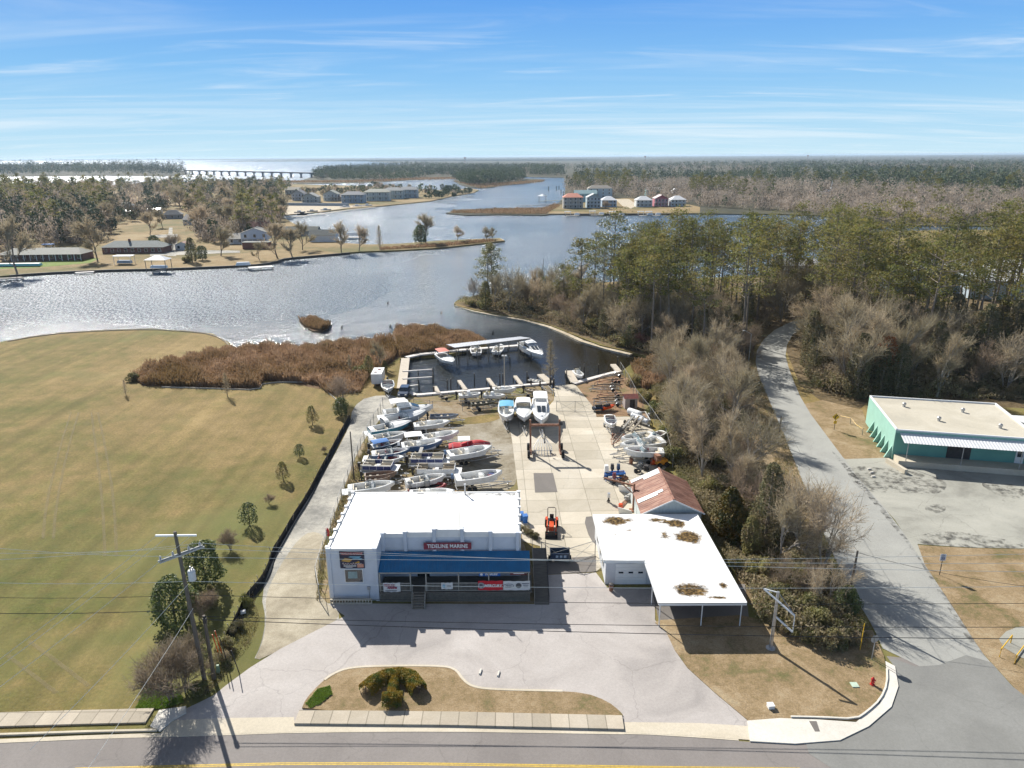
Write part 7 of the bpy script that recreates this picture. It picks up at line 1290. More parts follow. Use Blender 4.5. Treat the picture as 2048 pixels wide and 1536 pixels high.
car(809,790,R(-92),'dark blue SUV facing the camera at the end of the lane by the dock',darkhull)
p=G(754,773); t=thing('cargo_trailer','white enclosed box trailer parked at the top of the lane','trailer',(p.x,p.y,0),R(-88)); MB().box(-2.2,0,1.55,4.6,2.1,2.0).build('box',white,t); MB().box(-2.2,0,2.6,4.7,2.14,.08).build('roof',trim,t); MB().bar((.1,-.6,.5),(1.2,0,.45),.08).bar((.1,.6,.5),(1.2,0,.45),.08).build('tongue',darkst,t); MB().box(-3,.2,2.68,.8,.5,.1).box(-1.2,-.3,2.68,.5,.5,.1).build('roof_vent',maroon,t)
for sg in (-1,1): MB().lathe([(.05,-.1),(.35,-.1),(.35,.1),(.05,.1)],(-2.4,sg*1.05,.35),12,'y').build('wheel',rubber,t)
bt=make_boat('small black and white boat on a trailer beside the white box trailer',(775,761),(776,779),'bow',.7,.4,gel,lift=.6,opts=('dark',)); under(bt,1,'small boat beside the white box trailer')
# ---------------- poles, wires, signs, fences ----------------
ins=P('insulator',(0.45,0.45,0.46),0.3,var=.1)
fgrey=P('crossarm_grey',(0.4,0.4,0.39),.7,var=.2)
def upole(x,y,h,label,r=.17,lean=(0,0)):
    p=G(x,y); t=thing('utility_pole',label,'utility pole',(p.x,p.y,0)); MB().tube([(0,0,-.5),(lean[0]*.5,lean[1]*.5,h*.5),(lean[0],lean[1],h)],[r,r*.85,r*.65],10).build('post',creo,t); return t,p
t,bp=upole(413,1378,15.4,'tall timber utility pole with crossarms and transformer by the driveway mouth',.2,(-.45,0))
MB().bar((-2.0,-.1,15.1),(1.2,.1,15.0),.11,.14).build('crossarm',trim,t); MB().bar((-1.55,-1.2,13.4),(1.0,1.25,13.4),.09,.12).bar((-1.4,-1.25,13.3),(1.15,1.2,13.3),.09,.12).build('crossarm',fgrey,t)
for k in (-1.1,-.4,.5,1.15): MB().lathe([(.08,0),(.12,.05),(.05,.12),(.11,.18),(.05,.25),(.02,.32)],(k-.3,k*.95,13.5),8).build('insulator',ins,t)
tr=MB().lathe([(.26,0),(.3,.05),(.3,.85),(.24,.95),(.08,1.0)],(.35,.0,10.9),14).build('transformer',P('transformer_grey',(0.55,0.57,0.58),.4,var=.1),t); MB().tube([(.3,.0,11.9),(.3,0,12.2)],.05,6).tube([(.48,0,11.85),(.48,0,12.1)],.05,6).build('bushing',ins,tr)
t2,bp2=upole(428,1358,6.6,'short dark timber pole just right of the tall utility pole',.19); MB().box(.1,-.15,6.2,.3,.2,.5).build('junction_box',darkst,t2)
t3,bp3=upole(1692,1222,6.8,'leaning timber pole at the left kerb of the side road',.15,(.3,.2)); t4,bp4=upole(1556,890,4.9,'short timber pole at the bend of the side road',.14); MB().bar((-.5,0,4.6),(.5,0,4.6),.08).build('crossarm',creo,t4)
t5,bp5=upole(708,958,7.3,'slim timber pole on the lane edge beside the boat lot',.12)
t6=thing('yard_lamp','tall pale lamp post with twin floodlights at the boat basin','lamp post',tuple(G(1009,771))); MB().tube([(0,0,0),(0,0,6.2)],[.11,.08],8).build('post',palewood,t6)
for sg in (-1,1): l_=MB().box(sg*.3,-.1,6.25,.42,.3,.22).build('lamp_head',trim,t6)
MB().bar((-.35,0,6.15),(.35,0,6.15),.06).build('bracket',chrome,t6)
t7=thing('street_lamp','thin lamp post leaning over the side road bend','lamp post',tuple(G(1497,725))); MB().tube([(0,0,0),(0,0,6.5),(-1.5,0,7.3)],[.1,.08,.05],7).build('post',chrome,t7); MB().box(-1.7,0,7.3,.5,.2,.12).build('lamp_head',trim,t7)
wirem=P('wire_aluminium',(0.8,0.78,0.7),0.5,metal=0); wired=P('wire_dark',(0.03,0.03,0.03),0.5)
def wire(a,b,sag,label,mt=wirem,r=.018):
    a=Vector(a);b=Vector(b); pts=[a.lerp(b,i/24)-Vector((0,0,sag*4*(i/24)*(1-i/24))) for i in range(25)]
    o=MB().tube(pts,r,4).build('power_line',mt); tag(o,label,'power line','overhead wires along the street')
tx,ty=bp.x,bp.y
def far(y,z,x=2120): return G(x,y,z)
def farl(y,z,x=-60): return G(x,y,z)
for i,(dx,dy,z,yr,yl) in enumerate(((-1.4,-1.0,13.75,1098,1091),(.0,.3,13.75,1118,1106),(.85,1.1,13.7,1136,1122))):
    wire((tx+dx,ty+dy,z),far(yr+8,z-.3),.5,['first','second','third'][i]+' pale wire from the tall pole to the right, counted from the top',r=.016); wire((tx+dx,ty+dy,z),farl(yl,z-.2),.2,['first','second','third'][i]+' pale wire from the tall pole to the left edge, counted from the top',r=.016)
wire((tx,ty,10.8),far(1172,10.4),.4,'fourth pale wire to the right, below the crossarm wires'); wire((tx,ty,10.8),farl(1164,10.5),.2,'fourth pale wire to the left edge, below the crossarm wires')
wire((tx,ty,9.5),far(1206,9.2),.4,'first dark cable to the right, below the pale wires',wired,.025); wire((tx,ty,9.5),farl(1194,9.2),.2,'first dark cable to the left edge',wired,.02)
wire((bp2.x,bp2.y,6.5),far(1254,6.3),.35,'upper of the two dark cables above the driveway',wired,.03); wire((bp2.x,bp2.y,6.2),far(1278,6.0),.4,'lower of the two dark cables above the driveway',wired,.035)
wire((tx,ty,8.1),farl(1226,7.9),.2,'lowest cable from the tall pole to the left edge',wired,.03)
for i,(dx,yy,z) in enumerate(((-1.9,1318,14.4),(-.9,1332,14.4),(.9,1374,14.4))): wire((tx+dx,ty,15.1),G(-40,yy+30,z),.15,['left','middle','right'][i]+' of three wires slanting down left from the top crossarm',r=.016)
wire((tx,ty,10.6),G(60,1500,10.0),.2,'long slanting wire below the three crossarm wires',r=.02); wire((tx,ty,8.2),G(160,1560,7.6),.2,'lowest slanting wire towards the street',r=.018)
wire((bp3.x+.3,bp3.y+.2,6.7),(bp4.x,bp4.y,4.8),.3,'dark wire between the two poles of the side road',wired,.02); wire((bp3.x+.3,bp3.y+.2,6.6),G(2120,1180,6.0),.5,'dark wire from the leaning pole over the parking lot',wired,.02)
# guy wire guards
for i,(x,y,h_) in enumerate(((441,1318,2.6),(448,1322,3.2),(456,1330,3.0),(478,1345,2.3))): p=G(x,y); t=thing('guy_guard',['left orange','second orange','tall dark','rightmost thin'][i]+' guy wire guard beside the short pole','guy guard',(p.x,p.y,0)); MB().tube([(0,0,0),(-.45,.1,h_)],.045,5).build('sleeve',(orange if i<2 else darkst),t)
# empty sign frame
p=G(1541,1298); t=thing('sign_frame','tall empty white sign frame on a grey post by the carport','sign frame',(p.x,p.y,0)); MB().tube([(0,0,0),(.05,0,6.2)],[.17,.13],10).lathe([(.45,0),(.45,.15)],(0,0,0),8).build('post',chrome,t)
MB().bar((-1.1,.5,6.2),(1.1,-1.6,4.8),.13).bar((.05,0,3.6),(1.15,-1.5,3.0),.13).bar((-1.1,.5,6.2),(.1,0,6.1),.08).bar((1.1,-1.6,4.8),(1.15,-1.5,3.0),.06).build('frame',trim,t); MB().bar((.1,0,6.1),(1.1,-1.6,4.8),.04).build('stay',chrome,t)
# stop sign seen from behind
p=G(1743,1320); t=thing('stop_sign','octagonal road sign seen from behind at the street corner','road sign',(p.x,p.y,0),R(10)); MB().bar((0,0,0),(0,0,2.6),.06).build('post',chrome,t); MB().poly([(.42*math.cos(R(22.5+45*k)),.05,2.25+.42*math.sin(R(22.5+45*k))) for k in range(8)]).poly([(.42*math.cos(R(22.5+45*k)),.035,2.25+.42*math.sin(R(22.5+45*k))) for k in range(8)][::-1]).build('sign_plate',P('sign_back',(0.33,0.33,0.32),.5,metal=.3),t)
# yellow road sign
p=G(1668,860); t=thing('warning_sign','yellow diamond curve sign on the verge left of the green warehouse','road sign',(p.x,p.y,0),R(-6)); MB().bar((0,0,0),(0,0,3.0),.07).build('post',darkst,t); MB().poly([(0,-.06,1.75),(.6,-.06,2.35),(0,-.06,2.95),(-.6,-.06,2.35)]).build('sign_plate',yelpl,t); MB().box(0,-.06,1.4,.5,.02,.5).build('speed_plate',yelpl,t); MB().bar((-.1,-.08,2.0),(-.1,-.08,2.4),.09).bar((-.1,-.08,2.4),(.15,-.08,2.6),.09).poly([(.05,-.09,2.6),(.25,-.09,2.5),(.22,-.09,2.75)]).build('arrow',ink,t)
# speed limit sign
p=G(1879,1150); t=thing('speed_sign','white SPEED LIMIT 25 sign on the grass right of the side road','road sign',(p.x,p.y,0),R(-4)); MB().bar((0,.03,0),(0,.03,2.6),.06).build('post',darkst,t); MB().box(0,0,2.2,.6,.03,.8).build('sign_plate',P('sign_pale',(0.6,0.63,0.7),.5),t); wall_text('25',.42,navy,t,(0,-.03,2.08),bold=.01); wall_text('SPEED',.14,navy,t,(0,-.03,2.5)); wall_text('LIMIT',.14,navy,t,(0,-.03,2.36))
# hydrant
p=G(1744,1371); t=thing('fire_hydrant','red fire hydrant on the corner lawn','hydrant',(p.x,p.y,.1)); MB().lathe([(.2,0),(.2,.06),(.13,.08),(.13,.5),(.16,.52),(.16,.58),(.12,.66),(.05,.74),(.03,.8)],n=12).build('barrel',redp,t)
for a_ in (0,PI/2,PI): MB().tube([(0,0,.42),(.24*math.cos(a_-PI/2),.24*math.sin(a_-PI/2),.42)],.07,8).build('outlet',redp,t)
t=thing('utility_cover','pale green square utility cover in the corner lawn','cover',tuple(G(1709,1370,.1))); MB().box(0,0,.03,.6,.6,.06).build('lid',P('pale_green',(0.5,0.62,0.5),.6,var=.2),t)
t=thing('utility_box','small white and grey utility box near the street ramp','utility box',tuple(G(1541,1415,.1)),R(5)); MB().box(0,0,.15,.5,.45,.3).build('box',trim,t); MB().box(0,0,.32,.54,.5,.04).build('lid',white,t)
t=thing('marker_post','thin yellow marker post in front of the stop sign','marker',tuple(G(1720,1300,.1))); MB().bar((0,0,0),(0,0,2.9),.05).build('post',yelpl,t)
t=thing('utility_pedestal','small green utility pedestal at the foot of the short pole','utility box',tuple(G(437,1345))); MB().box(0,0,.4,.25,.25,.8,0,.9,.9).build('box',P('pedestal_green',(0.2,0.3,0.2),.6),t)
t=thing('white_marker','small white marker lying at the lane edge shrub','marker',tuple(G(487,1228))); MB().box(0,0,.25,.5,.3,.3,.4).build('box',trim,t)
for i,(x,y) in enumerate(((961,1345),(997,1349))): p=G(x,y); t=thing('wheel_stop',['left','right'][i]+' small white concrete block on the driveway behind the island','block',(p.x,p.y,.04),R(80)); MB().box(0,0,.07,.7,.18,.14,0,.9,.7).build('block',newconc,t)
p=G(1222,1182); t=thing('trash_can','small brown bin at the corner of the white garage','bin',(p.x,p.y,0)); MB().lathe([(.2,0),(.26,.75),(.28,.8)],n=12).build('body',rust,t); MB().lathe([(.28,.8),(.25,.88),(.05,.92)],n=12).build('lid',darkst,t)
p=G(657,1085); t=thing('life_ring','orange and white life-ring shaped sign on the lane fence','ring',(p.x,p.y,1.4),R(-60)); MB().tube([(.42*math.cos(q),0,.42*math.sin(q)) for q in np.linspace(0,6.283,17)],.13,6).build('ring',redp,t); MB().box(0,0,0,.25,.08,.6).build('board',trim,t)
# parking lot debris & yellow frame
p=G(2010,1300); t=thing('cycle_rack','low yellow pipe frame on the concrete pad at the right edge','frame',(p.x,p.y,0),R(40)); MB().tube([(-1.5,0,0),(-1.5,0,.9),(1.5,0,.9),(1.5,0,0)],.05,6).tube([(-1.5,-1.2,0),(-1.5,-1.2,.9),(1.5,-1.2,.9),(1.5,-1.2,0)],.05,6).build('pipe',yelpl,t)
sheet('concrete_pad',smooth_px([(1990,1285),(2020,1255),(2080,1250),(2200,1290),(2150,1340),(2060,1325)],1),.045,lot_m)
for i,(x,y) in enumerate(((1738,939),(1743,946),(1746,954))): t=thing('kerb_block',['upper','middle','lower'][i]+' of three white blocks at the parking lot edge','block',tuple(G(x,y))); MB().box(0,0,.1,.6,.3,.2,.2,.9,.8).build('block',newconc,t)
rp=thing('rope_fence','sagging rope fence with short posts beside the green warehouse','fence',(0,0,0)); a,b,c=[G(*q) for q in ((1700,848),(1724,870),(1745,875))]
for q in (a,b): MB().bar((q.x,q.y,0),(q.x,q.y,1.2),.1).build('post',wood,rp)
q0=G(1680,838); MB().tube([(q0.x,q0.y,.6),(a.x,a.y,1.1)],.03,4).tube([(a.x,a.y,1.1),((a.x+b.x)/2,(a.y+b.y)/2,.8),(b.x,b.y,1.1)],.03,4).tube([(b.x,b.y,1.1),(c.x,c.y,.9)],.03,4).build('rope',yelpl,rp)
# chain link fences
def netmat():
    m=newmat('chain_link'); t=m.node_tree; n=t.nodes.new; l=t.links.new; o=n('ShaderNodeOutputMaterial'); b=n('ShaderNodeBsdfPrincipled'); b.inputs['Base Color'].default_value=(.22,.22,.21,1); b.inputs['Roughness'].default_value=.6; tp=n('ShaderNodeBsdfTransparent'); mx=n('ShaderNodeMixShader')
    tc_=n('ShaderNodeTexCoord'); v=n('ShaderNodeTexNoise'); l(tc_.outputs['Object'],v.inputs[0]); v.inputs['Scale'].default_value=14; r=n('ShaderNodeMapRange'); l(v.outputs[0],r.inputs[0]); r.inputs[1].default_value=.3; r.inputs[2].default_value=.7; r.inputs[3].default_value=.03; r.inputs[4].default_value=.13; l(r.outputs[0],mx.inputs[0]); l(tp.outputs[0],mx.inputs[1]); l(b.outputs[0],mx.inputs[2]); l(mx.outputs[0],o.inputs[0]); return m
net=netmat(); fpipe=P('fence_pipe',(0.3,0.3,0.29),.6,var=.2)
def chain(label,px,h=1.9,step=3.0,gate=False,name='chain_link_fence'):
    P3=[G(*p) for p in px]; t=thing(name,label,'fence' if not gate else 'gate',(0,0,0)); nm=MB(); rm=MB()
    for a,b in zip(P3[:-1],P3[1:]):
        n=max(1,round((b-a).length/step)); nm.poly([(a.x,a.y,.05),(b.x,b.y,.05),(b.x,b.y,h),(a.x,a.y,h)]); rm.bar((a.x,a.y,h),(b.x,b.y,h),.05); 
        if gate: rm.bar((a.x,a.y,.15),(b.x,b.y,.15),.05)
        for i in range(n+1):
            if i==n and b is not P3[-1]: continue
            p=a.lerp(b,i/n); MB().tube([(p.x,p.y,0),(p.x,p.y,h+.08)],.045,6).build('fence_post',fpipe,t)
            if gate and i<n: q=a.lerp(b,(i+1)/n); rm.bar((p.x,p.y,.15),(q.x,q.y,h),.03).bar((q.x,q.y,.15),(p.x,p.y,h),.03)
    nm.build('netting',net,t); rm.build('rail',fpipe,t); return t
chain('chain-link fence between the gravel lane and the boat lot',[(640,1204),(633,1165),(655,1090),(690,985),(722,900),(748,850),(757,838)],2.0)
chain('short chain-link fence across the top of the boat lot',[(757,838),(766,815),(860,820)],1.9,3.4); chain('chain-link fence across the grass above the parked boats',[(866,822),(925,822),(1008,822)],1.9,4)
chain('chain-link fence right of the creek-side trailers',[(1240,742),(1256,768),(1272,800)],2.0); chain('pale chain-link fence in front of the roadside thicket',[(1272,800),(1300,835),(1330,880),(1345,935)],2.0,4)
chain('double chain-link gate in front of the launching ramp',[(1113,823),(1150,824),(1188,825)],2.0,2.6,True,'chain_link_gate'); chain('low chain-link panel right of the ramp gate',[(1187,820),(1240,822)],1.8,2.6)
chain('left leaf of the double yard gate beside the shop',[(1083,1115),(1138,1128)],2.0,2.6,True,'chain_link_gate'); chain('right leaf of the double yard gate beside the garage',[(1138,1128),(1190,1112)],2.0,2.6,True,'chain_link_gate')
# silt fence
sf=thing('silt_fence','black silt fence on leaning stakes along the left side of the lane','fence',(0,0,0)); SP=[G(*p) for p in smooth_px([(705,828),(684,862),(662,905),(640,945),(612,1000),(585,1040),(560,1085),(543,1110),(535,1142),(520,1168),(505,1185),(492,1200),(480,1225),(462,1262),(440,1302)],1,False)]
m=MB(); rs2=random.Random(4)
for a,b in zip(SP[:-1],SP[1:]): m.poly([(a.x,a.y,0),(b.x,b.y,0),(b.x+.12,b.y,.85),(a.x+.12,a.y,.85)]).poly([(a.x,a.y,0),(a.x+.6,a.y-.2,.03),(b.x+.6,b.y-.2,.03),(b.x,b.y,0)])
m.build('fabric',P('silt_fabric',(0.018,0.018,0.02),.7,var=.5,scale=2),sf)
for a,b in zip(SP[:-1],SP[1:]):
    n=max(1,int((b-a).length/1.8))
    for i in range(n): p=a.lerp(b,(i+.5)/n); dx,dy=rs2.uniform(-.2,.3),rs2.uniform(-.2,.2); MB().bar((p.x,p.y,-.05),(p.x+dx,p.y+dy,rs2.uniform(.9,1.15)),.06).build('stake',palewood if rs2.random()<.5 else wood,sf)
# shrubs/junk beside the ramp
for i,(x,y) in enumerate(((1048,1062),(1058,1070),(1068,1076))): plant('deadbush',x,y,.3,['left','middle','right'][i]+' scraggy dead plant by the shop ramp rail')
t=thing('anchor_post','pair of dark mooring posts with rope beside the launching ramp','bollard',tuple(G(1103,772))); MB().tube([(-.2,0,0),(-.2,0,1.9)],.22,8).tube([(.4,-.3,0),(.4,-.3,1.6)],.2,8).build('post',darkwood,t)
for i,(x,y) in enumerate(((1062,772),(1080,773),(868,785))): t=thing('bollard',['left','right','lone'][i]+' short timber bollard on the bulkhead edge','bollard',tuple(G(x,y))); MB().tube([(0,0,0),(0,0,1.2)],.16,8).build('post',darkwood,t); MB().lathe([(.18,0),(.18,.06),(.05,.1)],(0,0,1.2),8).build('cap',wood,t)
for i,(x,y) in enumerate(((683,657),(780,655),(985,668),(995,682),(775,608),(598,520),(882,628))): t=thing('stump',['beside the marsh islet','at the reed tip','in the creek mouth','behind the slip roof','out in the river','by the far bank','mid-river left of the point'][i].join(['dark waterlogged stump ','']),'stump',(*G(x,y,WZ)[:2],WZ-.3)); MB().tube([(0,0,0),(.1,0,.7),(.3,.1,1.2)],[.3,.22,.05],6).build('trunk',darkwood,t)
for i,(x,y,h_) in enumerate(((1084,575,10),(1036,585,8),(1043,585,7),(1099,575,3))): p=G(x,y); t=thing('dead_snag',['tallest leaning bare','left thin bare','right thin bare','short bare'][i]+' dead trunk on the creek point','tree',(p.x,p.y,0)); MB().tube([(0,0,-.3),(.1,0,h_*.5),(.5 if i==0 else .1,0,h_)],[.2,.14,.05],6).build('trunk',barkdark,t); MB().tube([(.1,0,h_*.6),(.6,.2,h_*.7)],.04,4).tube([(.1,0,h_*.75),(-.4,.2,h_*.85)],.03,4).build('limb',barkdark,t)
rk=random.Random(9); rocks=MB()
for i in range(260):
    t_=rk.random(); a,b=((612,658),(660,650)) if i<60 else ((800,718),(786,775)) if i<160 else ((1060,640),(1180,684)); p=G(a[0]+(b[0]-a[0])*t_+rk.gauss(0,2),a[1]+(b[1]-a[1])*t_+rk.gauss(0,1),-.5); s_=rk.uniform(.2,.5); rocks.box(p.x,p.y,-.45,s_,s_*.8,s_*.7,rk.uniform(0,3),.6,.6)
tag(rocks.build('shore_rubble',P('pale_rubble',(0.5,0.45,0.38),.9,var=.3,scale=1)),'pale broken rubble along the waterline',None,None,'stuff')
for i,(x,y) in enumerate(((1000,400),)): pass
# ---------------- far houses ----------------
HW=[0]
def house(label,x,y,w,d,h,col,roofc,style='gable',rz=0.0,rh=None,porch=0,floors=1,nwin=4,chim=None,name='house',z=0.0,stilts=0.0,axis=0,cat_='house',zpx=0):
    p=G(x,y,z); t=thing(name,label,cat_,(p.x,p.y,z),rz); rh=rh or w*.16 if axis else (rh or d*.22)
    wm=P('wall_%s'%'_'.join('%.2f'%c for c in col),col,.8,var=.12,scale=.4) ; rm=P('roof_%s'%'_'.join('%.2f'%c for c in roofc),roofc,.8,var=.18,scale=.5) if not hasattr(roofc,'name') else roofc
    s=stilts; MB().box(0,d/2,s+h/2,w,d,h).build('wall',wm,t)
    if s:
        for i in range(max(2,int(w/2.5))+1): xx=-w/2+.2+(w-.4)*i/max(2,int(w/2.5)); MB().box(xx,.15,s/2,.28,.28,s).build('stilt',trim,t)
        MB().box(0,d*.6,s/2,w*.7,d*.6,s).build('ground_floor',wm,t)
    e=.5; m=MB(); z0=s+h; z1=z0+rh; f0,b0=-e-(porch if porch else 0),d+e
    if style=='gable' and not axis: m.poly([(-w/2-e,f0,z0-.05-(.25 if porch else 0)),(w/2+e,f0,z0-.05-(.25 if porch else 0)),(w/2+e,d/2,z1),(-w/2-e,d/2,z1)]).poly([(-w/2-e,b0,z0-.05),(-w/2-e,d/2,z1),(w/2+e,d/2,z1),(w/2+e,b0,z0-.05)]); 
    elif style=='gable': m.poly([(-w/2-e,f0,z0-.05),(0,f0,z1),(0,b0,z1),(-w/2-e,b0,z0-.05)]).poly([(w/2+e,f0,z0-.05),(w/2+e,b0,z0-.05),(0,b0,z1),(0,f0,z1)])
    else: r=min(w,d)*.42; m.poly([(-w/2-e,f0,z0-.05),(w/2+e,f0,z0-.05),(max(0,w/2-r),d/2,z1),(min(0,-w/2+r),d/2,z1)]).poly([(w/2+e,b0,z0-.05),(-w/2-e,b0,z0-.05),(min(0,-w/2+r),d/2,z1),(max(0,w/2-r),d/2,z1)]).poly([(w/2+e,f0,z0-.05),(w/2+e,b0,z0-.05),(max(0,w/2-r),d/2,z1)]).poly([(-w/2-e,b0,z0-.05),(-w/2-e,f0,z0-.05),(min(0,-w/2+r),d/2,z1)])
    ro=m.build('roof',rm,t)
    if style=='gable':
        g=MB(); 
        if axis: g.poly([(-w/2,0,z0),(w/2,0,z0),(0,0,z1-.1)]).poly([(w/2,d,z0),(-w/2,d,z0),(0,d,z1-.1)])
        else: g.poly([(-w/2,0,z0),(-w/2,d/2,z1-.1),(-w/2,d,z0)]).poly([(w/2,0,z0),(w/2,d,z0),(w/2,d/2,z1-.1)])
        g.build('gable',wm,t)
    if chim: MB().box(chim,d*.45,z1+.1,.9,.8,1.6).build('chimney',brick,ro)
    fh=h/floors
    for f in range(floors):
        for i in range(nwin):
            xx=-w/2+w*(i+.5)/nwin; zz=s+fh*(f+.5)+.1; ww=min(1.2,w/nwin*.45)
            fr=MB().box(xx,-.03,zz,ww+.25,.06,fh*.5+.2).build('window',trim,t); MB().box(xx,-.08,zz,ww,.05,fh*.5).build('pane',glass,fr)
    if porch:
        for f in range(floors):
            if s+fh*f>0.5: MB().box(0,-porch/2,s+fh*f,w,porch,.15).build('balcony',trim,t)
        n=max(2,int(w/2.6))
        for i in range(n+1): MB().box(-w/2+.15+(w-.3)*i/n,-porch+.1,(s+h)/2,.22,.22,s+h-.15).build('column',trim,t)
        if s or floors>1:
            for f in range(floors):
                if s+fh*f>0.5: m=MB().bar((-w/2,-porch+.1,s+fh*f+1.0),(w/2,-porch+.1,s+fh*f+1.0),.1).bar((-w/2,-porch+.1,s+fh*f+.55),(w/2,-porch+.1,s+fh*f+.55),.06).build('balcony_rail',trim,t)
    return t
BR=(0.2,0.1,0.075); PW_=(0.66,0.67,0.66); GRR=(0.2,0.2,0.18); BL=(0.42,0.5,0.6)
house('long low brick ranch house with white porch columns at the far left bank',86,521,36,9,3.0,BR,(0.21,0.215,0.185),'hip',R(3),2.2,porch=2.2,nwin=9)
t=thing('awning_shelter','small blue roofed shelter behind the left ranch house','shelter',tuple(G(95,503))); MB().box(0,1.5,3.4,5,3,.25).build('roof',bluec,t); MB().bar((-2.3,.2,0),(-2.3,.2,3.3),.15).bar((2.3,.2,0),(2.3,.2,3.3),.15).bar((-2.3,2.8,0),(-2.3,2.8,3.3),.15).bar((2.3,2.8,0),(2.3,2.8,3.3),.15).build('post',trim,t)
house('brick ranch house with grey hipped roof and chimney behind the boat lift',266,507,29,10,3.0,BR,(0.2,0.23,0.22),'hip',R(1),2.6,nwin=9,chim=-3)
house('small white garage with brown doors right of the ranch house',365,500,7,6,2.6,PW_,(0.3,0.16,0.12),'gable',0,1.4,nwin=2,axis=1)
house('white upper storey house on a brick base behind the curved pier',511,490,14,10,3.2,(0.55,0.63,0.72),GRR,'gable',R(8),2.6,floors=1,nwin=3,stilts=3.0,axis=1)
t=thing('brick_extension','low brown brick extension with one white window in front of the white house','house',tuple(G(512,498))); MB().box(0,2,1.6,13,5,3.2).build('wall',brick,t); f=MB().box(1.5,-.55,1.9,1.8,.06,1.7).build('window',trim,t); MB().box(1.5,-.6,1.9,1.4,.05,1.3).build('pane',glass,f); MB().box(0,2,3.3,13.6,5.6,.2).build('roof',shingle,t)
house('red brown roofed house behind the white riverside house',520,470,16,12,3.5,(0.5,0.42,0.36),(0.33,0.17,0.13),'gable',R(35),4.0,nwin=4,chim=2)
house('white shed with black roof on the grassy point',645,484,14,9,3.6,(0.72,0.73,0.72),(0.02,0.04,0.045),'gable',0,2.6,nwin=0)
house('long dark roofed outbuilding behind the white shed',600,472,20,8,3.0,(0.35,0.35,0.33),(0.04,0.06,0.055),'gable',0,2.2,nwin=3)
house('pale blue house with white lower roof deep in the village',246,425,12,9,6.0,(0.42,0.5,0.58),GRR,'hip',0,2.2,floors=2,nwin=4)
house('low white building in front of the pale blue village house',243,432,13,7,3.0,PW_,tin,'gable',0,1.5,nwin=3)
house('small white flat roofed house in the middle of the village',306,428,10,7,3.2,PW_,tin,'gable',0,1.3,nwin=3)
house('grey roofed cottage between the village trees',345,438,13,9,3.2,(0.33,0.33,0.33),(0.2,0.2,0.2),'hip',R(15),3.2,nwin=3)
house('grey gabled house behind the dense village trees',385,450,14,10,3.5,(0.45,0.47,0.48),(0.24,0.24,0.24),'gable',R(-12),3.4,nwin=3)
house('white roofed house at the right side of the village trees',455,428,15,9,3.4,(0.6,0.6,0.58),(0.42,0.42,0.4),'gable',0,2.4,nwin=4)
house('low pale house with bright roof near the marina',450,415,18,9,3.0,(0.6,0.58,0.52),(0.4,0.38,0.33),'gable',0,2.2,nwin=4)
house('white porch house facing the village road',480,488,12,8,3.2,PW_,(0.26,0.25,0.22),'gable',R(10),2.2,porch=1.6,nwin=3)
# grey riverside houses behind the marina
for i,(x,y,w,h,fl,col,rc,st,ax,lb) in enumerate(((597,401,13,7,2,(0.5,0.52,0.55),(0.16,0.16,0.17),'gable',1,'tall grey gabled house left of the marina pair'),(620,405,16,5.5,2,(0.5,0.54,0.52),(0.3,0.31,0.3),'gable',1,'pale gabled house with garage behind the long blue marina fence'),(662,402,15,7,2,(0.52,0.56,0.57),(0.3,0.31,0.27),'gable',1,'light grey two-storey house with white balconies'),(585,388,18,5,1,(0.45,0.43,0.36),(0.3,0.28,0.22),'gable',0,'tan house at the far shore behind the marina'),
    (675,402,14,4,1,(0.36,0.3,0.25),(0.25,0.2,0.17),'gable',0,'low brown building between the grey houses'),(706,406,22,8,2,(0.34,0.43,0.52),(0.17,0.18,0.2),'hip',0,'blue grey house with white sunroom at the marina end'),(754,402,26,9,2,(0.5,0.55,0.52),(0.32,0.32,0.26),'hip',0,'pale green apartment house with grey hipped roof'),(786,398,22,9,2,(0.42,0.5,0.5),(0.24,0.25,0.25),'hip',0,'grey blue apartment house in the middle of the row'),(815,396,22,9,2,(0.45,0.52,0.57),(0.2,0.21,0.22),'hip',0,'rightmost apartment house of the grey row, with stairs'))):
    house(lb,x,y,w,12,h,col,rc,st,0,4.0 if ax else 3.0,porch=1.8 if fl==2 else 0,floors=fl,nwin=4,axis=ax)
t=thing('marina_fence','long pale blue fence behind the sandy marina ground','fence',(0,0,0)); a=G(566,411);b=G(698,412); MB().bar((a.x,a.y,1.2),(b.x,b.y,1.2),.3,2.4).build('panel',P('fence_blue',(0.35,0.42,0.48),.7,var=.2,scale=.3),t); MB().bar((a.x,a.y,2.5),(b.x,b.y,2.5),.5,.2).build('rail',trim,t)
sheet('marina_ground',[(566,430),(640,423),(700,415),(750,411),(700,411),(566,410)],.05,sand)
for i,(x,y) in enumerate(((600,427),(625,425),(652,422),(690,416),(715,414),(735,413),(606,430))):
    p=G(x,y,WZ); t=thing('moored_boat',['leftmost dark','second dark','third small','fourth white','fifth white','rightmost white','covered black'][i]+' boat along the distant marina quay','boat',(p.x,p.y,WZ),R(5)); b,g,k,zc=hull_fn(9,3,1.3)
    MB().loft([[(q*9-4.5,-b(q),g(q)),(q*9-4.5,0,k(q)-.2),(q*9-4.5,b(q),g(q)),(q*9-4.5,0,g(q)+.1),(q*9-4.5,-b(q),g(q))] for q in (0,.3,.6,.85,1)]).build('hull',(darkhull,darkhull,greyhull,gel,gel,gel,darkst)[i],t); MB().box(-.5,0,1.9,3.2,2,1.3,0,.8,.85).build('cabin',gel if i!=6 else darkst,t)
dockrun('marina_quay','long pale quay along the distant marina',[(560,436),(640,428),(700,419),(750,414)],3,.5,palewood,False)
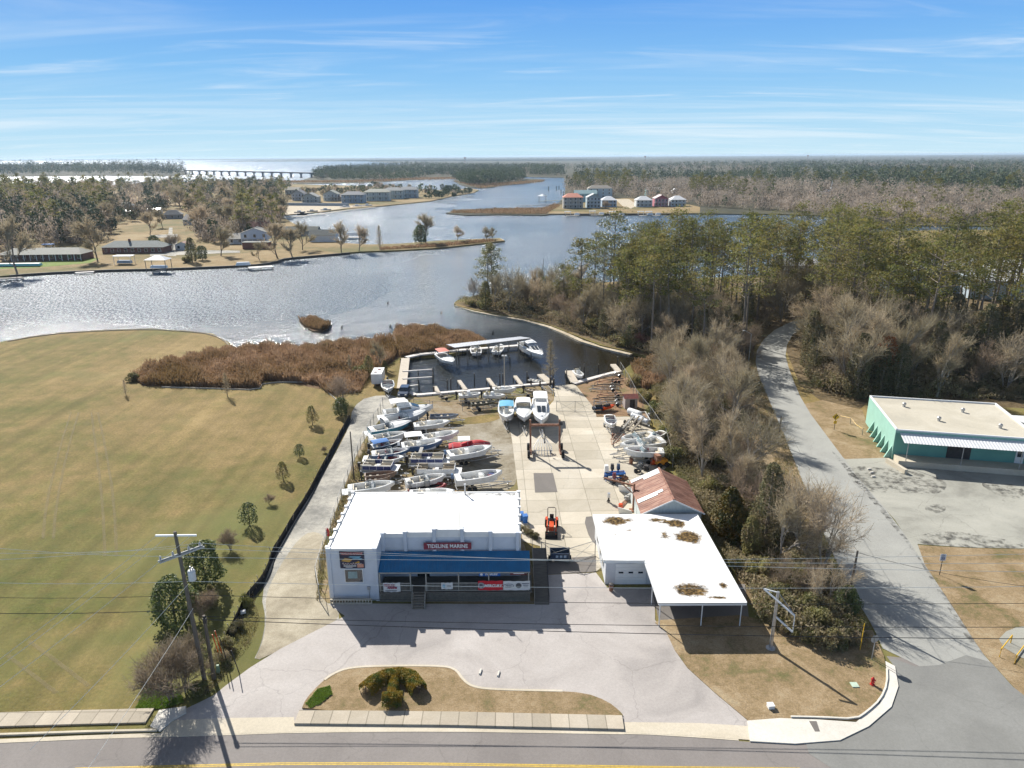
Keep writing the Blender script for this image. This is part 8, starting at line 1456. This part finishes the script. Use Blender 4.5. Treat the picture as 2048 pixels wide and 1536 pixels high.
# colourful river houses on the right
RH=[(1146,417,17,9.5,3,(0.45,0.42,0.36),(0.62,0.25,0.17),'hip',2.0,0,'three-storey house with orange-red roof and white balconies'),(1171,404,22,8,2,(0.32,0.52,0.55),(0.35,0.5,0.5),'gable',0,0,'long turquoise house behind the red-roofed one'),(1200,396,26,10,3,(0.46,0.56,0.6),(0.42,0.37,0.3),'hip',0,0,'large grey blue house at the back of the river houses'),(1187,416,12,9,3,(0.45,0.55,0.6),(0.5,0.52,0.52),'gable',2.0,1,'narrow light blue house with stacked balconies'),(1218,414,13,6,2,(0.36,0.46,0.58),(0.66,0.68,0.7),'hip',2.0,0,'blue porch house with white pyramid roof'),(1288,414,14,6,2,(0.6,0.62,0.6),(0.66,0.67,0.68),'hip',2.0,0,'white porch house left of the pink one'),(1322,413,12,7,2,(0.48,0.16,0.2),(0.56,0.5,0.48),'gable',2.0,1,'pink red house with white balcony'),(1356,413,13,6,2,(0.6,0.66,0.66),(0.68,0.69,0.7),'hip',2.0,0,'white porch house with steps, rightmost of the river houses'),(1310,391,20,6,1,(0.25,0.45,0.45),(0.55,0.46,0.38),'gable',0,0,'teal house standing apart behind the river houses'),(1352,390,8,4,1,(0.6,0.6,0.6),(0.66,0.66,0.66),'gable',0,1,'tiny white cottage behind the river houses')]
for (x,y,w,h,fl,col,rc,st,po,ax,lb) in RH: house(lb,x,y,w,11,h,col,rc,st,0,3.2,porch=po,floors=fl,nwin=4,axis=ax)
sheet('house_lawns',[(1095,427),(1400,426),(1400,414),(1340,400),(1250,396),(1150,400),(1120,408),(1105,418)],.05,vlawn); sheet('sandy_road',[(1230,398),(1258,398),(1275,410),(1262,417),(1245,412)],.09,sand)
for i,(x,y) in enumerate(((1146,429),(1195,428),(1235,429),(1292,429),(1308,429))):
    t=dockrun('dock','small dock '+['below the red-roofed house','below the light blue house','below the blue porch house','left of two below the pink house','right of two below the pink house'][i],[(x-14,y+1.5),(x+12,y+1.5)],3,.6,palewood,True,6); p=G(x,y+2); MB().box(p.x-4,p.y,3.0,5,3,.3).bar((p.x-6,p.y,.5),(p.x-6,p.y,3),.3).bar((p.x-2,p.y,.5),(p.x-2,p.y,3),.3).build('shelter',trim,t); MB().box(p.x+3,p.y-1,1.3,4.5,2,1.4,0,.7,.7).build('stored_boat',gel,t)
dockrun('long_pier','long dark pier reaching from the sandbar into the channel',[(1035,412),(1100,409),(1140,404)],2.5,1.2,darkwood,True,6); dockrun('long_pier','second pier with white boathouse behind the dark one',[(1078,402),(1125,400)],2.5,1.2,palewood,True,6)
t=thing('boathouse','white pyramid-roofed boathouse on the far pier','boathouse',tuple(G(1085,402))); MB().lathe([(5.5,0),(.3,2)],(0,0,5),4).build('roof',tin,t); MB().bar((-3.5,-3,-1),(-3.5,-3,5),.3).bar((3.5,-3,-1),(3.5,-3,5),.3).bar((-3.5,3,-1),(-3.5,3,5),.3).bar((3.5,3,-1),(3.5,3,5),.3).build('post',darkwood,t)
# channel markers
for i,(x,y) in enumerate(((1097,382),(1113,381),(1118,380),(1122,389),(1127,393))): p=G(x,y,WZ); t=thing('channel_piling',['leftmost','second','third','fourth','rightmost'][i]+' dark piling in the far channel','piling',(p.x,p.y,-2)); MB().tube([(0,0,0),(0,0,7)],.5,6).build('timber',darkwood,t)
# docks of the near village bank
t=dockrun('boat_lift','white hip-roofed boat lift standing in front of the second ranch house',[(312,541),(326,541)],6,.5,palewood,True,3); p=G(319,541); MB().poly([(p.x-4.5,p.y-3,4.6),(p.x+4.5,p.y-3,4.6),(p.x+1,p.y,6.2),(p.x-1,p.y,6.2)]).poly([(p.x+4.5,p.y+3,4.6),(p.x-4.5,p.y+3,4.6),(p.x-1,p.y,6.2),(p.x+1,p.y,6.2)]).poly([(p.x+4.5,p.y-3,4.6),(p.x+4.5,p.y+3,4.6),(p.x+1,p.y,6.2)]).poly([(p.x-4.5,p.y+3,4.6),(p.x-4.5,p.y-3,4.6),(p.x-1,p.y,6.2)]).build('roof',tin,t)
for sx in (-4,4):
    for sy in (-2.6,2.6): MB().bar((p.x+sx,p.y+sy,-1),(p.x+sx,p.y+sy,4.6),.2).build('post',wood,t)
MB().box(p.x,p.y,1.6,6.5,2.2,1.0,0,.9,.8).build('stored_boat',gel,t)
t=thing('lawn_shelter','small white canopy with a dark boat on the brown lawn','shelter',tuple(G(250,528))); MB().box(0,0,3.6,8,4,.2).build('roof',tin,t); MB().box(0,0,1.0,6,2.2,1.2,0,.9,.9).build('stored_boat',greyhull,t)
for sx in (-3.6,3.6):
    for sy in (-1.8,1.8): MB().bar((sx,sy,0),(sx,sy,3.5),.15).build('post',trim,t)
t=dockrun('dock','white pier with shade frame and boat in front of the white house',[(497,535),(545,532)],4,.6,whitewood,True,4); p=G(503,534); MB().box(p.x-3,p.y-1,1.6,6,2.4,1.2,R(15),.8,.8).build('stored_boat',gel,t)
dockrun('dock','low dark plank dock at the far left bank',[(-20,558),(45,554)],2.5,.3,palewood,True,4); dockrun('dock','small pale dock left of the timber bulkhead',[(150,545),(188,543)],2,.2,whitewood,True,4)
t=dockrun('dock','white boats and dock behind the grassy point',[(685,474),(730,474)],4,.5,whitewood,True,5); p=G(705,474); MB().box(p.x,p.y,1.8,9,3,1.8,0,.7,.7).build('stored_boat',gel,t)
t=thing('water_slide','turquoise covered pool or slide at the far left bank','pool',tuple(G(25,533)),R(3)); MB().box(0,0,.8,24,2.5,1.0,0,.97,.8).build('shell',P('turquoise',(0.2,0.5,0.52),.5),t)
sheet('village_road',[(335,512),(352,512),(355,480),(345,470),(345,455),(338,455),(336,475)],.05,gravel); sheet('village_road',[(300,470),(355,468),(355,474),(305,476)],.06,gravel); sheet('village_road',[(300,512),(480,505),(480,501),(360,500),(300,507)],.07,gravel)
# white church far right and blue building behind the pines
p=G(1650,392); t=thing('church','white church with spire and long bright roof far off in the brown wood','church',(p.x,p.y,0),R(10)); t.scale=(.45,.45,.5); MB().box(0,0,4,30,12,8).build('wall',trim,t); MB().poly([(-16,-7,8),(16,-7,8),(16,0,15),(-16,0,15)]).poly([(16,7,8),(-16,7,8),(-16,0,15),(16,0,15)]).build('roof',tin,t); MB().box(15,0,9,5,5,18).lathe([(2.5,0),(.1,16)],(15,0,18),4).build('steeple',trim,t)
house('long blue grey boat shed seen between the pine trunks at the right',1925,585,46,18,7,(0.35,0.45,0.52),(0.72,0.73,0.74),'gable',R(-8),3,nwin=6)
house('white roofed building behind the right-hand pines',2040,600,30,16,6,(0.4,0.48,0.54),(0.72,0.73,0.74),'gable',R(-8),3,nwin=4)
house('pale house by the water seen between the pines',1590,552,16,9,4,(0.6,0.62,0.62),(0.5,0.5,0.5),'gable',R(-5),2,nwin=4)
dockrun('dock','dark railed dock behind the pines at the water',[(1540,548),(1625,546)],2.5,.8,darkwood,True,4)
# bridge
a=G(352,349,WZ); b=G(640,356,WZ); br=thing('road_bridge','long concrete road bridge crossing the bright river in the distance','bridge',(0,0,0)); a=Vector((-1010,2150,0)); b=Vector((-440,1830,0)); a=Vector((G(372,348).x,G(372,348).y,0)); b=Vector((G(645,356).x,G(645,356).y,0))
n=16; MB().bar((a.x,a.y,9.5),(b.x,b.y,9.5),11,1.6).build('deck',P('bridge_concrete',(0.16,0.17,0.18),.8),br); MB().bar((a.x,a.y,10.8),(b.x,b.y,10.8),11.4,.7).build('parapet',P('bridge_pale',(0.2,0.21,0.22),.8),br)
for i in range(n+1):
    q=a.lerp(b,i/n); MB().bar((q.x,q.y,-2),(q.x,q.y,9),4.2,3).box(q.x,q.y,8.2,9,3,1.4).box(q.x,q.y,-.2,7,7,1.6).build('pier',P('bridge_concrete',(0.16,0.17,0.18),.8),br)
for i,(x,y) in enumerate(((930,317),(1290,314),(1615,311))):
    p=G(x,y+9); s_=p.y/3000; t=thing('water_tower',['left small','middle','right'][i]+' distant water tower above the horizon woods','water tower',(p.x,p.y,0)); MB().lathe([(4,0),(1.5,4),(1.5,26),(7,30),(8,34),(6,37),(1,38)],(0,0,0),12).build('tank',P('tower_rust',(0.3,0.2,0.18),.7),t)
# ---------------- haze ----------------
hm=newmat('haze'); t_=hm.node_tree; o_=t_.nodes.new('ShaderNodeOutputMaterial'); v_=t_.nodes.new('ShaderNodeVolumePrincipled'); v_.inputs['Color'].default_value=(0.62,0.80,0.98,1); v_.inputs['Density'].default_value=0.00006; v_.inputs['Anisotropy'].default_value=0.2; t_.links.new(v_.outputs[0],o_.inputs['Volume'])
hz_=MB().box(0,12000,22,56000,26500,52).build('haze',hm); tag(hz_,kind='stuff',label='pale blue distant haze over river and woods')
